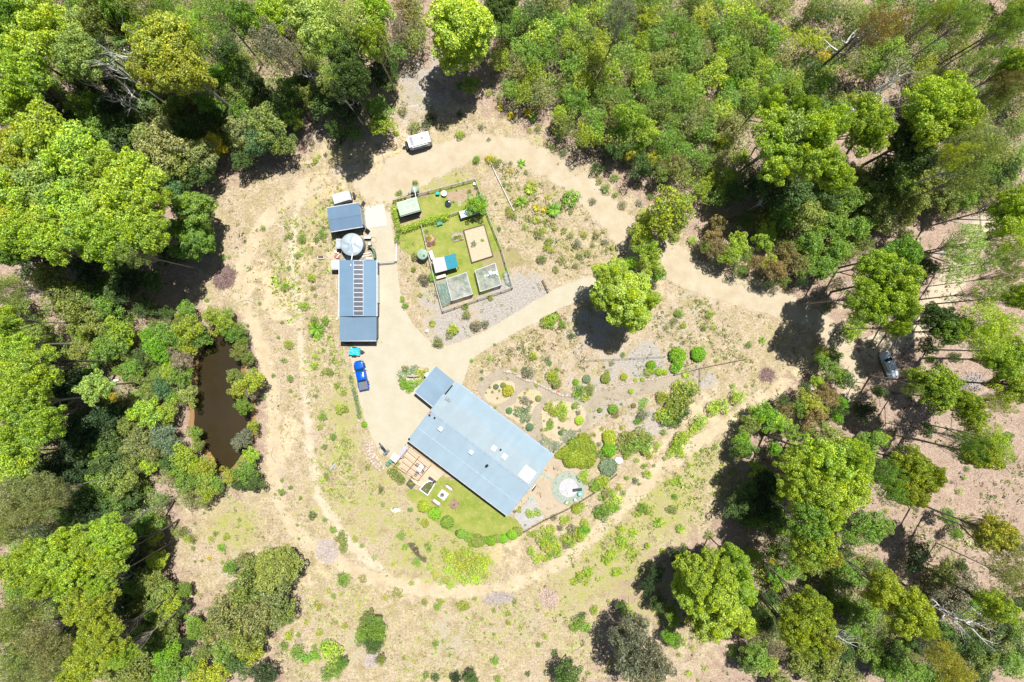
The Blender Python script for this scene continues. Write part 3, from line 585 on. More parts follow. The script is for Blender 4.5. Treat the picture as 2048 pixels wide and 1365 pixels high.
# region D : dam side
PL('D', 'E', '650,110,130,by 520,60,130,by 300,90,130,by 130,60,120,by 860,60,120,by 780,170,90,T:pg 1090,70,120,K:gr,0.55 1150,110,80,K:gr,0.5 60,700,110,by 230,830,120,by 90,860,110,by 170,960,110,by 120,1060,130,by 250,1160,110,by 90,1250,120,by 560,950,90,pg,0.7 20,560,80,by 40,380,90,T:ol 40,150,90,gr')
PL('D', 'M', '300,330,120,ol 400,400,110,ol 440,500,120,ol 560,440,90,og 560,570,100,ol 480,600,80,yg 100,470,80,ol 640,480,90,gr 670,380,100,dg 700,620,90,by 650,700,90,gr 350,760,100,ol 480,760,90,ol 560,780,80,gr 240,650,80,ol 880,330,80,dg 850,480,70,dg 1090,490,55,gr 1060,540,40,yg 980,520,45,dg 900,700,75,bg 970,640,75,gr 880,640,60,bg 950,760,60,bg 1120,610,90,yg 1100,720,55,yg 1180,660,60,gr 1240,530,60,yg 1300,580,65,yg 1330,520,40,gr 1400,620,50,gr 1350,640,50,gr 1430,680,30,gr 1060,790,75,br 1060,890,70,gr 990,850,60,by 1400,740,55,ol 1450,780,45,ol 1380,890,60,ol 1490,910,75,yg 1400,960,60,yo 1470,970,50,br 1430,1060,55,gr 1100,1000,65,pg 950,950,65,fb 870,980,60,gr 860,1100,95,by 760,1170,80,ol 980,1090,70,yg 960,1240,80,bl 1010,1300,70,bl 820,1270,90,og 900,1330,80,og 740,1300,70,og 1140,1220,45,gr 1160,1290,40,ol 1430,1240,50,gy 1400,1280,50,gy 1480,1180,40,yg 1470,1350,50,by 660,1010,28,ye 620,1130,100,dk 500,1180,110,dk 620,1250,100,dg 430,1300,120,dk 330,1010,110,dk 350,1200,110,dk 450,900,90,dk 690,1080,60,dg 560,1330,90,gr 780,820,50,S:gr 740,760,40,S:ol 770,900,40,pg 800,1000,40,pg 300,200,100,dk 520,250,110,dk 700,260,90,dg 760,330,80,dk 180,250,90,dk 900,580,30,S:og 980,160,90,dk')
PL('D', 'B', '1780,480,24,by 1820,310,26,yg 1670,360,26,gr 1690,250,16,gr 1770,80,26,gr 1740,180,20,gr 1210,440,14,gr 1300,190,20,gr 1340,185,12,yg 1290,120,14,gr 1690,700,26,yg 1840,820,24,by 1890,1120,26,gr 1870,1180,18,yg 1950,1240,20,gr 1930,860,24,ol 1220,740,14,gr 1380,530,8,gr 1520,460,12,gr 1630,660,12,gr 1450,590,10,dg 1660,790,18,gr 1700,900,20,gr 1700,970,14,by 1850,1000,12,gr 1900,560,24,gr 1540,20,16,gr 1700,60,22,ol 1890,60,24,gr 1900,1300,18,gr 1650,570,12,ol 1600,880,14,gr 1390,1000,30,yo 1540,1010,16,gr 1730,1000,8,ye 1970,940,22,yg 1990,1080,30,yg')
PL('D', 'C', '1850,610,60,bg 1840,590,44,by 1790,470,24,by 1850,650,30,bg')
# region E : east
PL('E', 'E', '1180,230,90,by 1200,340,120,by 1330,330,110,by 1250,440,110,by 1340,480,80,by 1100,420,90,by 1150,500,90,by 1330,170,100,gr 1700,100,110,T:pg 1660,240,100,T:pg 1830,200,100,T:pg 1820,400,90,T:pg 1950,70,100,T:by 1990,190,80,T:pg 1950,300,60,T:pg 1800,560,120,T:by 1900,600,100,T:by 1830,700,110,T:by 1740,640,90,T:by 1560,560,90,dg,0.8 1620,620,90,gr,0.8 1930,800,100,by 2000,950,110,yg 1980,740,80,by 2020,420,70,by 1550,930,100,by 1560,1010,90,by 1430,900,65,by,0.8 1390,960,45,T:pg,0.8 1700,1040,70,by 1740,1130,70,by 1830,1240,90,T:by 1870,1320,80,T:by 1700,1260,60,T:gr 1900,1040,70,T:yg 1300,600,50,by')
PL('E', 'M', '230,80,65,rb 370,120,75,by 330,180,70,by 530,90,68,by 600,260,75,rb 560,210,50,yg 660,170,65,rb 480,220,50,rb 250,150,60,rb 190,130,45,ol 820,100,90,gr 780,180,60,gr 880,250,80,gr 760,260,60,gr 960,150,80,gr 980,40,70,gr 860,30,60,by 850,300,22,bg 1040,630,55,by 1090,600,40,yg 1480,260,75,dg 1440,200,60,ol 1350,80,70,ol 1480,710,60,dg 1500,520,70,gr 900,810,75,gr 950,880,60,gr 870,760,50,yg 930,760,50,pg 840,910,42,by 790,1030,75,yo 850,1080,50,yg 740,1060,60,gr 980,1050,45,bg 950,1120,45,bg 1100,1090,65,dk 1150,1080,40,dg 1200,975,45,dg 530,1110,75,bg 470,1090,40,by 590,1160,70,bg 680,1210,60,gr 400,1260,60,bg 410,1310,50,bg 590,1310,45,bg 820,1120,75,rb 880,980,60,rb 920,1020,50,S:rb 1000,1320,75,by 1070,1330,40,by 1180,1250,70,gr 1230,1250,45,yg 900,1230,80,ol 1100,1280,60,gr 720,1330,70,by 850,1340,60,by 640,1090,60,S:rb 640,1040,50,dg 760,980,50,dg 1930,1250,50,gr 1480,1200,50,dg 1060,560,50,gr 900,480,40,S:dg 740,330,40,S:dk 560,340,40,S:dg 1390,500,40,gr 1640,780,40,dg 1500,790,30,gr')
PL('E', 'B', '145,755,45,R:bg 30,770,44,R:bg 15,830,32,bg 70,870,34,C:by 175,605,18,gr 210,520,28,yg 60,590,16,yg 30,520,26,gr 230,600,14,yg 440,700,22,gr 515,675,28,C:bg 250,795,14,gr 300,780,12,gr 110,95,28,by 345,940,18,by 370,1010,44,by 280,1050,46,by 230,1080,40,by 160,1150,46,by 120,1190,30,by 60,1240,40,by 20,1290,40,by 425,945,12,by 465,940,10,gr 390,1140,12,yg 370,1205,12,yg 430,1050,8,yg 160,1320,10,gr 240,1300,18,gr 40,1340,26,by 400,1350,14,gr 10,1080,60,ol 70,1000,70,ol 30,940,40,yg 90,950,50,yg 60,1090,40,dg 20,1150,30,dg 960,860,20,C:gr')
PL('E', 'D', '1850,230,70,dk,0.8 1780,930,40,dk,0.3')
# region F : south west
PL('F', 'E', '130,230,120,T:og 240,210,100,T:og 330,260,90,T:og 100,350,110,T:og 230,370,90,T:og 60,480,80,T:ol 360,560,110,by 450,640,110,by 300,640,110,by 400,740,110,by 200,630,100,by 100,680,110,by 620,470,90,by 680,530,90,by 640,630,100,by 540,560,80,by 500,900,110,yg 590,860,90,yg 560,1000,90,yg 650,1120,90,yg 560,1130,90,yg 520,1230,100,yg 450,1320,80,yg 130,940,110,T:ol 60,1050,110,T:ol 230,1090,120,T:og 320,1190,110,T:og 150,1180,110,T:ol 100,1290,110,T:og 260,1290,90,T:og 280,780,80,by 600,780,60,by 70,60,130,by 30,10,110,by 720,1200,60,by')
PL('F', 'K', '1620,690,120,ol,0.62')
PL('F', 'M', '1480,700,80,ol 1440,800,110,ol,1.4 1600,840,110,og,1.4 1350,930,120,og,1.4 1520,960,120,og,1.4 1280,1020,100,ol,1.3 1440,1080,120,ol,1.4 1320,1170,90,gr 1480,1180,80,yg 1400,1240,90,dg 1540,1320,80,dk 1650,950,90,ol,1.3 1700,700,70,dg 1430,640,50,og 1345,690,45,gr 1180,1330,90,yg 1280,1310,80,yg 640,100,110,dg 720,180,110,ol 600,180,90,gr 760,90,80,ol 520,260,110,dg 620,280,90,dg 740,280,80,dg 540,400,90,dk 680,400,90,dg 450,150,100,dk 300,120,100,dk 560,60,90,dk 850,430,85,gr 890,500,60,yg 920,640,65,by 800,520,80,dg 760,620,90,dk 780,700,80,dk 870,760,90,ol 790,780,80,gr 940,820,80,ol 1000,900,80,yg 1080,820,45,gr 1060,920,50,dg 960,1010,80,ol 900,950,60,gr 850,1090,100,ol 960,1100,80,ol 780,1150,80,gr 1150,1050,65,gr 1130,1010,50,bg 1000,1160,80,bg 950,1220,60,bg 780,1260,110,ol 700,1330,90,ol 880,1300,70,ol 1020,1280,90,gr 960,1330,80,bg 1120,1280,70,gr 400,880,80,gr 330,860,80,S:gr 700,920,70,dg 750,1000,70,dg 380,1000,70,dk 700,820,60,dg 100,810,60,gr 940,300,50,S:gr 1000,60,70,dg 1080,30,80,yg 1060,100,70,gr 1140,90,60,yg 1210,90,60,yo 1090,190,75,gr 1220,240,65,yg 1270,200,45,gr 990,110,45,bl 880,80,60,by 1350,150,60,yo 1440,120,75,gr 1480,180,65,dg 1400,190,50,dg 1465,40,40,bg 840,20,60,S:by 1100,280,60,S:og 1180,300,50,S:og 1050,480,40,S:ol 1100,520,30,S:yg 820,1060,50,dg 1090,1130,50,dk 1180,1190,50,ol')
PL('F', 'B', '1740,1180,42,gr 1790,1220,36,bg 1840,1200,34,bg 1900,1150,34,bg 1950,1180,60,by 1960,1280,55,gr 1920,1310,40,gr 1665,1145,26,gr 1690,1090,26,yg 1745,1085,16,gr 1840,1150,16,gr 1710,1055,12,yg 1865,920,20,yg 1920,825,18,yg 1950,855,16,gr 1225,635,14,ye 1295,570,24,bg 1325,505,22,yg 1260,490,16,ol 1130,575,14,bg 1180,650,10,gr 1140,655,10,gr 1060,775,10,ye 1140,430,10,gr 1230,520,14,yg 1195,370,10,ol 1300,660,12,ol 1400,410,14,gr 1910,150,18,ol 1830,380,26,dg 1900,410,16,gr 1950,470,22,gr 2000,490,14,gr 1750,520,10,gr 1680,560,12,gr 1650,250,22,gr 1700,220,14,gr 1760,280,12,ol 2010,560,14,gr 2020,1030,20,yg 1870,1070,22,yg 1200,80,14,yo 1650,180,12,gr 1610,260,10,ol 1740,440,10,gr 1790,1000,8,yg 1970,1010,10,gr')
PL('F', 'C', '2010,750,50,gr 2000,745,34,og')
# region G : south
PL('G', 'R', '490,332,38,yg 553,374,38,bg 627,426,40,gr')
PL('G', 'R', '690,488,18,dg 712,494,30,gr 755,515,30,gr 800,535,40,ol 822,545,26,gr 775,545,24,bg 850,530,22,gr 885,535,30,bg 922,520,26,ol 957,522,28,bg 985,505,18,dg 1010,498,32,bg 1045,480,28,ol 1030,475,24,ol')
PL('G', 'M', '200,1040,70,gr 230,1070,55,gr 170,1110,60,dg 130,1080,50,gr 200,1150,50,dg 170,990,50,ol 1340,1310,85,dg,1.2 770,1340,50,dg 1300,1340,50,gr 680,1340,34,dk 240,1230,30,ol 1720,1040,90,gy,1.9 1660,1120,90,gy,1.8 1800,1180,100,gy,1.9 1860,1260,90,gy,1.8 1700,1230,100,gy,1.8 1760,1310,90,gy,1.8 1690,960,45,by 1640,910,36,dg 1930,1090,50,bg 1950,990,50,gr 1930,940,40,gr 1960,1130,40,gr 1840,720,60,dk 1800,800,50,dk 10,1250,40,gr 1860,900,60,dg')
PL('G', 'B', '1370,775,32,C:by 1410,740,20,yg 1450,725,26,C:by 1440,780,24,C:by 1680,560,16,yg 1640,530,36,C:by 1665,555,30,C:by 1700,595,26,C:by 1580,620,34,by 1600,600,20,by 1735,380,18,by 1775,340,30,gr 1800,365,14,yg 1860,425,38,C:bg 1880,415,26,C:by 1715,485,36,C:by 1990,465,34,C:by 1955,275,14,gr 1940,350,26,og 1660,460,14,by 1680,435,10,by 1800,560,18,by 1885,590,14,by 1630,710,26,by 1600,730,10,by 1400,1000,36,gr 1440,1040,30,bg 1370,1040,28,gr 1420,970,26,dg 1200,1090,18,yg 940,1130,14,by 985,1010,16,yg 1160,1140,16,gr 910,1235,24,bg 880,1020,8,gr 560,1135,18,gr 985,955,18,yg 900,940,14,yg 720,915,32,yg 745,920,16,yg 620,950,10,yg 570,920,22,bg 590,890,20,yg 495,890,20,ol 330,830,30,og 265,865,18,yo 350,855,18,yo 420,780,16,yg 130,750,26,og 130,560,16,gr 200,630,18,gr 310,670,14,yg 355,505,26,gr 450,650,26,gr 520,580,30,C:gr 380,565,20,bg 510,560,24,C:ol 500,430,24,yg 460,405,10,gr 370,470,6,gr 160,100,18,ol 20,760,36,gr 10,520,40,ol 20,580,26,ol 90,520,20,yg 410,350,16,gr 250,320,14,gr 310,345,10,gr 240,230,16,S:og 1260,1185,20,dg 1340,1240,26,dg 1100,1310,18,dg 920,1340,22,gr 500,1320,20,gr 560,1330,26,dg 350,1090,8,yg 790,870,14,yg 1020,890,16,gr 1060,1080,8,gr 460,1100,8,yg 900,1080,10,gr 830,990,14,yg 1490,935,26,yg 1320,860,8,gr 1570,885,12,yg 1650,905,14,yg 1450,470,20,bg 1420,500,34,by 1300,400,16,by 1330,410,12,by 1380,350,26,yg 1410,325,20,yg 1340,310,14,by 1120,500,14,yg 1740,60,16,by 1680,165,14,by 1750,200,8,gr 1800,140,26,by 1780,90,14,by 1730,180,20,gy 1600,300,12,by')
# hedge plants round the garden beds (centre-east)
PL('5', 'B', '275,400,58,R:yo 240,430,26,yg 225,345,28,R:ol 155,360,28,R:bl 95,365,14,ol 120,410,16,ol 170,470,12,og 190,400,14,gy 570,475,32,R:og 440,490,44,gy 500,510,24,gy 285,595,34,R:fb 380,600,60,F:fb 450,580,50,F:fb 440,660,58,F:bl 410,700,30,F:bl 485,755,40,R:bl 530,725,20,Y:yg 465,390,14,yg 440,420,16,yg 385,465,14,yg 420,755,12,yg 490,755,12,ol 680,550,48,yg 720,600,52,yg 800,550,56,by 760,610,44,by 820,600,44,by 805,665,38,by 690,700,36,ol 685,745,36,bg 925,540,34,bg 905,560,18,bg 955,615,28,gy 968,690,45,R:by 640,890,56,F:sv 700,930,56,F:sv 750,930,50,F:sv 830,850,60,F:sv 900,820,50,F:sv 785,810,24,R:fb 770,760,14,R:fb 838,790,13,R:fb 808,775,22,ol 640,780,18,yg 600,780,16,ol 610,830,16,yg 625,690,12,yg 640,590,12,yg 1300,580,52,R:gr 1325,630,34,rb 1170,590,26,R:gr 1380,530,16,gr 1590,510,50,F:bg 1570,560,34,F:bg 1500,545,26,R:rb 1590,630,58,gy 1560,660,40,gy 1540,695,38,bg 1475,405,27,R:by 1520,298,22,R:by 1585,290,22,R:by 1405,265,35,R:by 1670,150,48,R:bg 1640,210,44,by 1690,210,26,by 1750,215,38,R:by 1805,220,30,R:by 1925,50,80,R:bg 1935,150,46,R:bg 1895,200,38,bg 1225,280,50,R:ol 1245,215,30,yg 935,315,32,R:bg 1040,285,42,R:bl 985,390,60,gr 940,430,40,bg 1020,460,44,by 1075,370,44,ol 1070,420,36,ol 695,250,58,yg 720,300,56,yg 750,330,50,og 680,125,20,bg 470,210,60,gy 430,190,30,gy 345,200,22,yg 750,195,26,gr 575,305,20,yg 520,70,30,yg 95,75,20,by 1800,620,80,yg 1740,640,50,yg 1870,540,80,yg 1900,620,60,yg 1830,690,70,gr 1970,470,80,yg 2010,380,50,by 1780,450,60,yg 1760,490,40,yg 1980,600,42,dg 1940,680,44,dg 2000,250,48,C:by 1870,720,40,dg 1790,800,34,gr 1730,930,36,by 1720,980,26,by 1010,1240,50,by 1030,1200,40,by 1040,1290,30,by 1130,1340,50,by 1180,1300,55,yg 1230,1260,40,yg 1950,850,60,by 1900,950,50,by 1860,1000,44,by 1800,1060,26,by 1640,1200,30,yg 1600,1140,26,gr 1430,1250,24,by 1510,1270,22,yg 1550,1310,16,gr 1700,1130,18,gr 1890,1290,34,by 1940,1250,26,by 1820,1310,20,by 1210,170,14,dg 1395,45,26,gr 1290,130,30,og 1110,820,20,yg 1190,770,22,yo 1120,830,14,dk 1160,920,26,sv 1340,650,14,yg 1240,640,16,yg 1380,760,20,yg 1420,800,16,gr 1430,1030,40,yg 1180,1010,44,gr 1110,950,40,by 1660,1040,36,yg 20,210,20,fb 15,280,20,fb 60,420,10,gr 150,560,18,yg 1190,1050,20,gr')
for q in ('1010,880,62,mg', '940,940,80,mg', '1040,960,80,mg', '860,1010,70,mg', '950,1050,90,mg', '1050,1070,75,mg', '880,1090,60,mg', '800,1020,45,mg', '760,1030,30,mg', '990,1000,80,mg', '1000,1110,50,ol', '1070,1010,60,mg'):
    t = q.split(','); plant('R', *Z('5', float(t[0]), float(t[1])), float(t[2])/4.876*1.15, t[3], hs=0.7)
for q in ('1260,850,70,yg', '1270,880,62,yg'):
    t = q.split(','); plant('R', *Z('5', float(t[0]), float(t[1])), float(t[2])/4.876, t[3])
plant('R', *Z('5', 1265, 980), 14.6, 'bg', hs=1.2)
plant('R', *Z('5', 1250, 1145), 19, 'bl', hs=0.6)
for q in ('1420,880,80,ol', '1400,960,60,ol', '1500,930,90,gr', '1560,830,85,ol', '1600,920,80,gr', '1640,860,60,ol', '1470,850,60,rb', '1450,980,60,gr', '1620,1000,50,yg'):
    t = q.split(','); plant('B', *Z('5', float(t[0]), float(t[1])), float(t[2])/4.876, t[3], hs=0.8)
for q in ('485,715,44,by', '565,712,42,by', '385,690,26,yo', '340,700,18,bl', '390,660,16,yg', '470,765,14,F:bl', '500,775,12,F:bl', '440,830,12,fb', '1200,700,80,gr', '1150,700,50,bg', '1250,640,60,by', '1190,560,55,C:gr', '1330,580,70,by', '1310,660,56,bg', '1230,520,50,og', '1290,520,44,by', '1360,460,36,yg', '1400,520,30,gr', '1200,420,60,yg', '1140,440,60,gr', '950,680,44,by', '930,650,40,yg', '1000,640,30,by', '860,770,26,by', '540,910,44,by', '600,980,56,by', '640,900,50,by', '700,870,44,yg', '700,960,60,by', '740,1040,60,by', '640,1040,60,yg', '760,1090,50,by', '840,960,60,by', '900,1000,44,by', '950,930,60,yg', '1000,880,56,bg', '990,920,40,bg', '1020,810,44,by', '900,870,50,br', '500,1080,44,by', '480,920,26,by', '560,1160,44,by', '640,1160,36,yg', '680,1130,36,bg', '450,970,20,yg', '600,1130,30,by', '820,790,36,by', '780,860,30,gy', '1350,910,30,by', '1380,870,30,by', '1240,1160,50,by', '1290,1110,36,by', '1750,810,60,C:yg', '1720,830,40,C:by', '1490,910,60,C:by', '1950,870,56,C:yg', '1390,980,50,by', '1380,1030,30,by', '1480,1090,44,C:by', '1630,1030,32,C:by', '1560,730,26,by', '1620,650,34,by', '1560,680,20,yg', '1650,710,20,yg', '1640,1170,8,yg', '1900,550,28,gr', '1890,690,44,og', '1340,1290,44,by', '1300,1310,26,by', '1060,1290,50,by', '980,1330,50,yg', '1785,1080,26,by', '1545,800,16,by', '1050,1165,14,by', '850,1030,40,gy', '720,760,30,gy'):
    t = q.split(','); k = 'B'; cl = t[3]
    if ':' in cl: k, cl = cl.split(':')
    plant(k, *Z('6', float(t[0]), float(t[1])), float(t[2])/4.876, cl)
# yellow-green heath patch below the lawn
for q in ('620,600,30', '640,640,34', '700,620,34', '740,600,34', '780,640,40', '820,640,34', '760,680,44', '700,680,40', '830,690,34', '640,700,30', '620,760,26', '650,790,24', '730,760,30', '800,760,34', '560,740,22', '850,660,30', '680,740,26', '520,690,16', '870,640,20', '890,660,14', '590,780,16', '540,720,12', '690,600,24', '850,740,20', '780,720,30'):
    t = q.split(','); plant('B', *Z('G', float(t[0]), float(t[1])), float(t[2])/2.926, prng.choice(['by', 'yg', 'yo']), hs=0.7)
# I / P2 : centre
for q in ('1500,250,34,C:yg', '1210,560,34,by', '1250,545,34,by', '1230,580,26,bg', '1300,585,22,bg', '1350,650,20,dg', '540,578,26,C:yg', '575,690,34,og', '665,610,34,yg', '640,640,26,og', '795,590,34,br', '850,580,26,gy', '740,520,26,og', '735,480,20,gr', '880,425,18,yg', '495,310,36,br', '540,310,26,bg', '440,190,26,og', '430,260,16,ol', '380,470,20,gr', '365,440,14,yg', '470,410,16,yg', '1225,810,16,gr', '875,778,16,by', '770,795,12,bg', '1130,765,24,yg', '1240,880,20,yg', '1075,735,16,gr', '1215,790,18,gy', '1980,520,20,gr', '1960,560,20,og', '2010,590,20,yg', '1910,600,18,og', '2010,690,14,gy', '1150,940,12,yg', '142,1168,18,R:bg', '30,1080,24,ol', '20,980,20,yg', '540,250,12,bg', '905,700,10,gr', '1260,20,16,yg', '1190,30,20,yg', '1310,30,20,ol', '1430,60,20,yg', '1480,120,16,ol', '1350,60,22,og', '1220,100,26,ol', '1180,200,30,ol', '1240,150,20,yo', '1300,200,26,og', '1260,260,20,ol', '1400,180,20,og', '1500,60,24,og', '1210,130,22,yg', '1450,170,22,og', '1550,100,18,gy', '1380,240,20,og', '1390,110,26,gy', '1160,60,26,ol'):
    t = q.split(','); k = 'B'; cl = t[3]
    if ':' in cl: k, cl = cl.split(':')
    plant(k, *Z('I', float(t[0]), float(t[1])), float(t[2])/2.926, cl)
PL('I', 'K', '1660,420,150,by,0.7 1700,520,100,by,0.68 1560,420,80,by,0.6 1790,440,70,by,0.6 1590,300,95,by,0.65')
PL('I', 'M', '1800,130,75,by,1.3 1810,230,90,by,1.3 1850,290,60,bg 1750,60,70,yg,1.2 1700,230,50,bg 1780,30,60,yg 1930,30,90,yg,1.3')
# island bed
for q in ('440,190,50,F:fb', '370,230,50,F:fb', '480,230,40,yg', '530,230,50,yo', '550,290,46,yg', '320,290,44,gr', '350,340,50,bg', '400,340,50,bg', '390,380,40,bg', '330,350,40,F:gr', '450,320,30,bg', '500,310,36,yg', '300,230,40,F:sv', '340,180,36,og'):
    t = q.split(','); k = 'B'; cl = t[3]
    if ':' in cl: k, cl = cl.split(':')
    plant(k, *Z('3', float(t[0]), float(t[1])), float(t[2])/4.876, cl, hs=0.7)
# vegetable garden trees and bushes
plant('M', *Z('1', 1620, 835), 25, 'bg', hs=0.62, vi=0)
PL('1', 'B', '1620,660,20,gr 1560,690,18,yg 1550,700,18,bg 1430,690,10,gr 1640,720,20,gr 1600,1210,30,bl 1680,1175,18,bg 1160,1145,30,yo 1135,1085,22,gr 1460,1140,28,yg 1420,1150,22,ol 1030,610,20,yo 850,720,22,yg 870,780,26,yo 920,770,20,yo 960,920,12,gr 1400,800,12,gr 1960,880,14,gr 1930,870,26,gr 2010,820,30,C:bg 1930,500,14,ye 1960,420,20,ol 1850,400,24,gr 1760,370,24,ye 1850,1060,16,gr 1620,390,34,gr 1940,1190,12,gr')
PL('2', 'B', '1190,370,36,bg 1020,160,30,ol 1010,290,22,yg 1090,370,40,br 1120,420,34,br 940,640,26,yg 900,590,20,bg 890,560,14,bg 905,580,14,bg 1195,810,30,C:yg 1400,870,40,yg 1620,830,44,br 1610,880,26,og 1720,820,24,gy 1250,1000,40,og 1530,730,34,og 1510,650,26,yg 1760,565,18,by 1150,690,10,gr 395,1340,16,gr 700,1000,6,yg 80,910,60,C:bg 60,960,44,C:by 30,370,30,yg 130,1080,20,gr 40,780,40,ol 210,1110,20,yg 50,1140,30,by 40,1230,34,yg 200,1300,30,yg 130,1290,26,yg 30,470,26,ol 150,560,10,gr 90,1160,12,gr 50,540,20,ol 225,1170,14,gr')
PL('1', 'B', '50,390,34,by 90,350,20,by 30,430,20,yg 300,680,14,ye 270,670,12,yg 440,530,10,gr 60,760,12,gr 40,680,8,gr 130,1050,20,gr 110,1090,26,gr 60,1160,26,bg 140,1180,20,yo 30,1000,18,gr 120,970,12,yg 70,1030,10,gr 150,340,20,dg 270,260,20,dg 250,300,22,dg 220,320,20,gr 300,230,20,dg')
# random saplings that make up the thickets; position, size and colour drawn from the photograph's tone there
def scatter(kind, poly, n, rlo, rhi, cols, mind, seed, hs=1.0):
    rg = random.Random(seed); pts = [tuple(float(t) for t in q.split(',')) for q in poly.split()]
    x0 = min(p[0] for p in pts); x1 = max(p[0] for p in pts); y0 = min(p[1] for p in pts); y1 = max(p[1] for p in pts); got = []; k = 0
    while len(got) < n and k < n*60:
        k += 1; x, y = rg.uniform(x0, x1), rg.uniform(y0, y1)
        if poly_sd(np.array([[x, y]]), pts)[0] < 0: continue
        if any((x-a)**2+(y-b)**2 < mind*mind for a, b in got): continue
        got.append((x, y)); plant(kind, x, y, rg.uniform(rlo, rhi), rg.choice(cols), hs=hs)
NE = '985,-25 1500,-25 1560,60 1640,140 1700,260 1560,200 1500,230 1500,330 1470,400 1400,395 1310,345 1230,320 1170,270 1100,230 1010,200 985,120'
scatter('S', NE, 118, 20, 31, ['ol', 'gr', 'gr', 'gr', 'og', 'yg', 'by', 'ol', 'dg', 'gr', 'ol', 'gr', 'by'], 27, 3)
scatter('S', '1500,-25 2060,-25 2060,330 1900,330 1820,160 1640,140', 46, 20, 32, ['gr', 'gr', 'ol', 'dg', 'gr', 'ol', 'yg', 'og'], 30, 4)
scatter('S', '1500,330 1480,410 1560,440 1700,430 1850,420 2000,380 2040,340 1960,300 1700,380', 18, 18, 28, ['ol', 'dg', 'gr', 'og', 'gr'], 30, 7)
scatter('S', '1480,560 1440,440 1620,440 1700,420 1760,480 1700,560 1640,590 1560,560', 15, 14, 24, ['ol', 'gr', 'og', 'dg', 'rb'], 30, 8)
scatter('S', '380,0 700,0 720,120 640,200 560,280 430,330 330,300 300,200 360,100', 18, 18, 28, ['ol', 'dg', 'gr', 'og', 'dg'], 34, 9)
scatter('S', '0,560 260,560 330,700 260,900 320,1000 300,1200 360,1365 0,1365', 28, 20, 32, ['dg', 'gr', 'ol', 'dg', 'og', 'dk'], 40, 10)
scatter('S', '0,0 250,0 300,230 200,330 330,400 150,500 0,520', 10, 20, 32, ['dg', 'gr', 'dk', 'gr'], 44, 11)
scatter('S', '260,600 380,640 390,760 380,860 420,960 330,960 250,860 240,700', 14, 14, 22, ['gr', 'ol', 'by', 'gr', 'og'], 28, 12)
scatter('M', '1560,1365 2048,1365 2048,1250 1850,1200 1700,1180 1600,1200', 22, 20, 30, ['gr', 'dg', 'ol', 'og', 'gr'], 38, 13)
scatter('S', '1480,1100 1700,1060 1800,1150 2048,1180 2048,1340 1500,1340', 18, 16, 28, ['gr', 'dg', 'og', 'ol'], 36, 14)
scatter('M', '1440,800 1700,760 1700,900 1680,1000 1500,1020 1480,900', 12, 16, 26, ['gr', 'dg', 'ol', 'by'], 40, 15)
scatter('M', '-10,540 250,560 330,700 260,900 300,1000 300,1200 340,1375 -10,1375', 34, 20, 30, ['dg', 'gr', 'gr', 'gr', 'ol'], 44, 21, 0.8)
scatter('M', '0,-20 400,-20 560,200 420,320 200,300 0,500', 24, 20, 30, ['gr', 'gr', 'dg', 'ol'], 44, 22, 0.8)
# region H : south east
PL('H', 'E', '850,30,120,by 960,50,120,by 1060,150,100,by 950,190,120,by 1010,270,100,by 830,200,110,by 720,80,100,by 700,200,90,by 760,270,100,by 860,310,100,by 900,390,80,by 1050,20,90,by 790,420,100,gr 820,530,120,yg 770,590,100,yg 880,600,80,yo 1380,80,100,yg 1430,170,90,yg 1330,230,80,yg,0.9 1400,260,70,yg 1500,150,60,yg 1240,130,80,T:gr 1260,250,70,T:gr 1870,490,100,yo 1960,560,110,T:og 1930,690,100,T:og 2010,770,80,T:ol 1880,910,85,by 1240,800,85,yg 1190,850,70,yg 1300,870,60,yg 1400,930,100,yg 1340,1000,90,yg 1440,1020,60,yg 800,900,90,yg 720,960,90,yg 830,1010,90,yg 700,1060,80,yg 860,1110,80,yo 780,1120,80,yg 230,820,130,K:by,0.85 110,720,90,K:by,0.85 250,690,90,K:by,0.85 350,650,70,K:by,0.85 350,780,90,K:by,0.85 330,920,100,K:by,0.85 200,980,110,K:by,0.85 380,980,70,K:by,0.8 100,860,90,K:by,0.75 90,800,80,K:by,0.75 1570,1200,90,T:yo 1640,1290,100,T:yo 1800,30,90,yg,0.9 1720,20,70,T:gr,0.9')
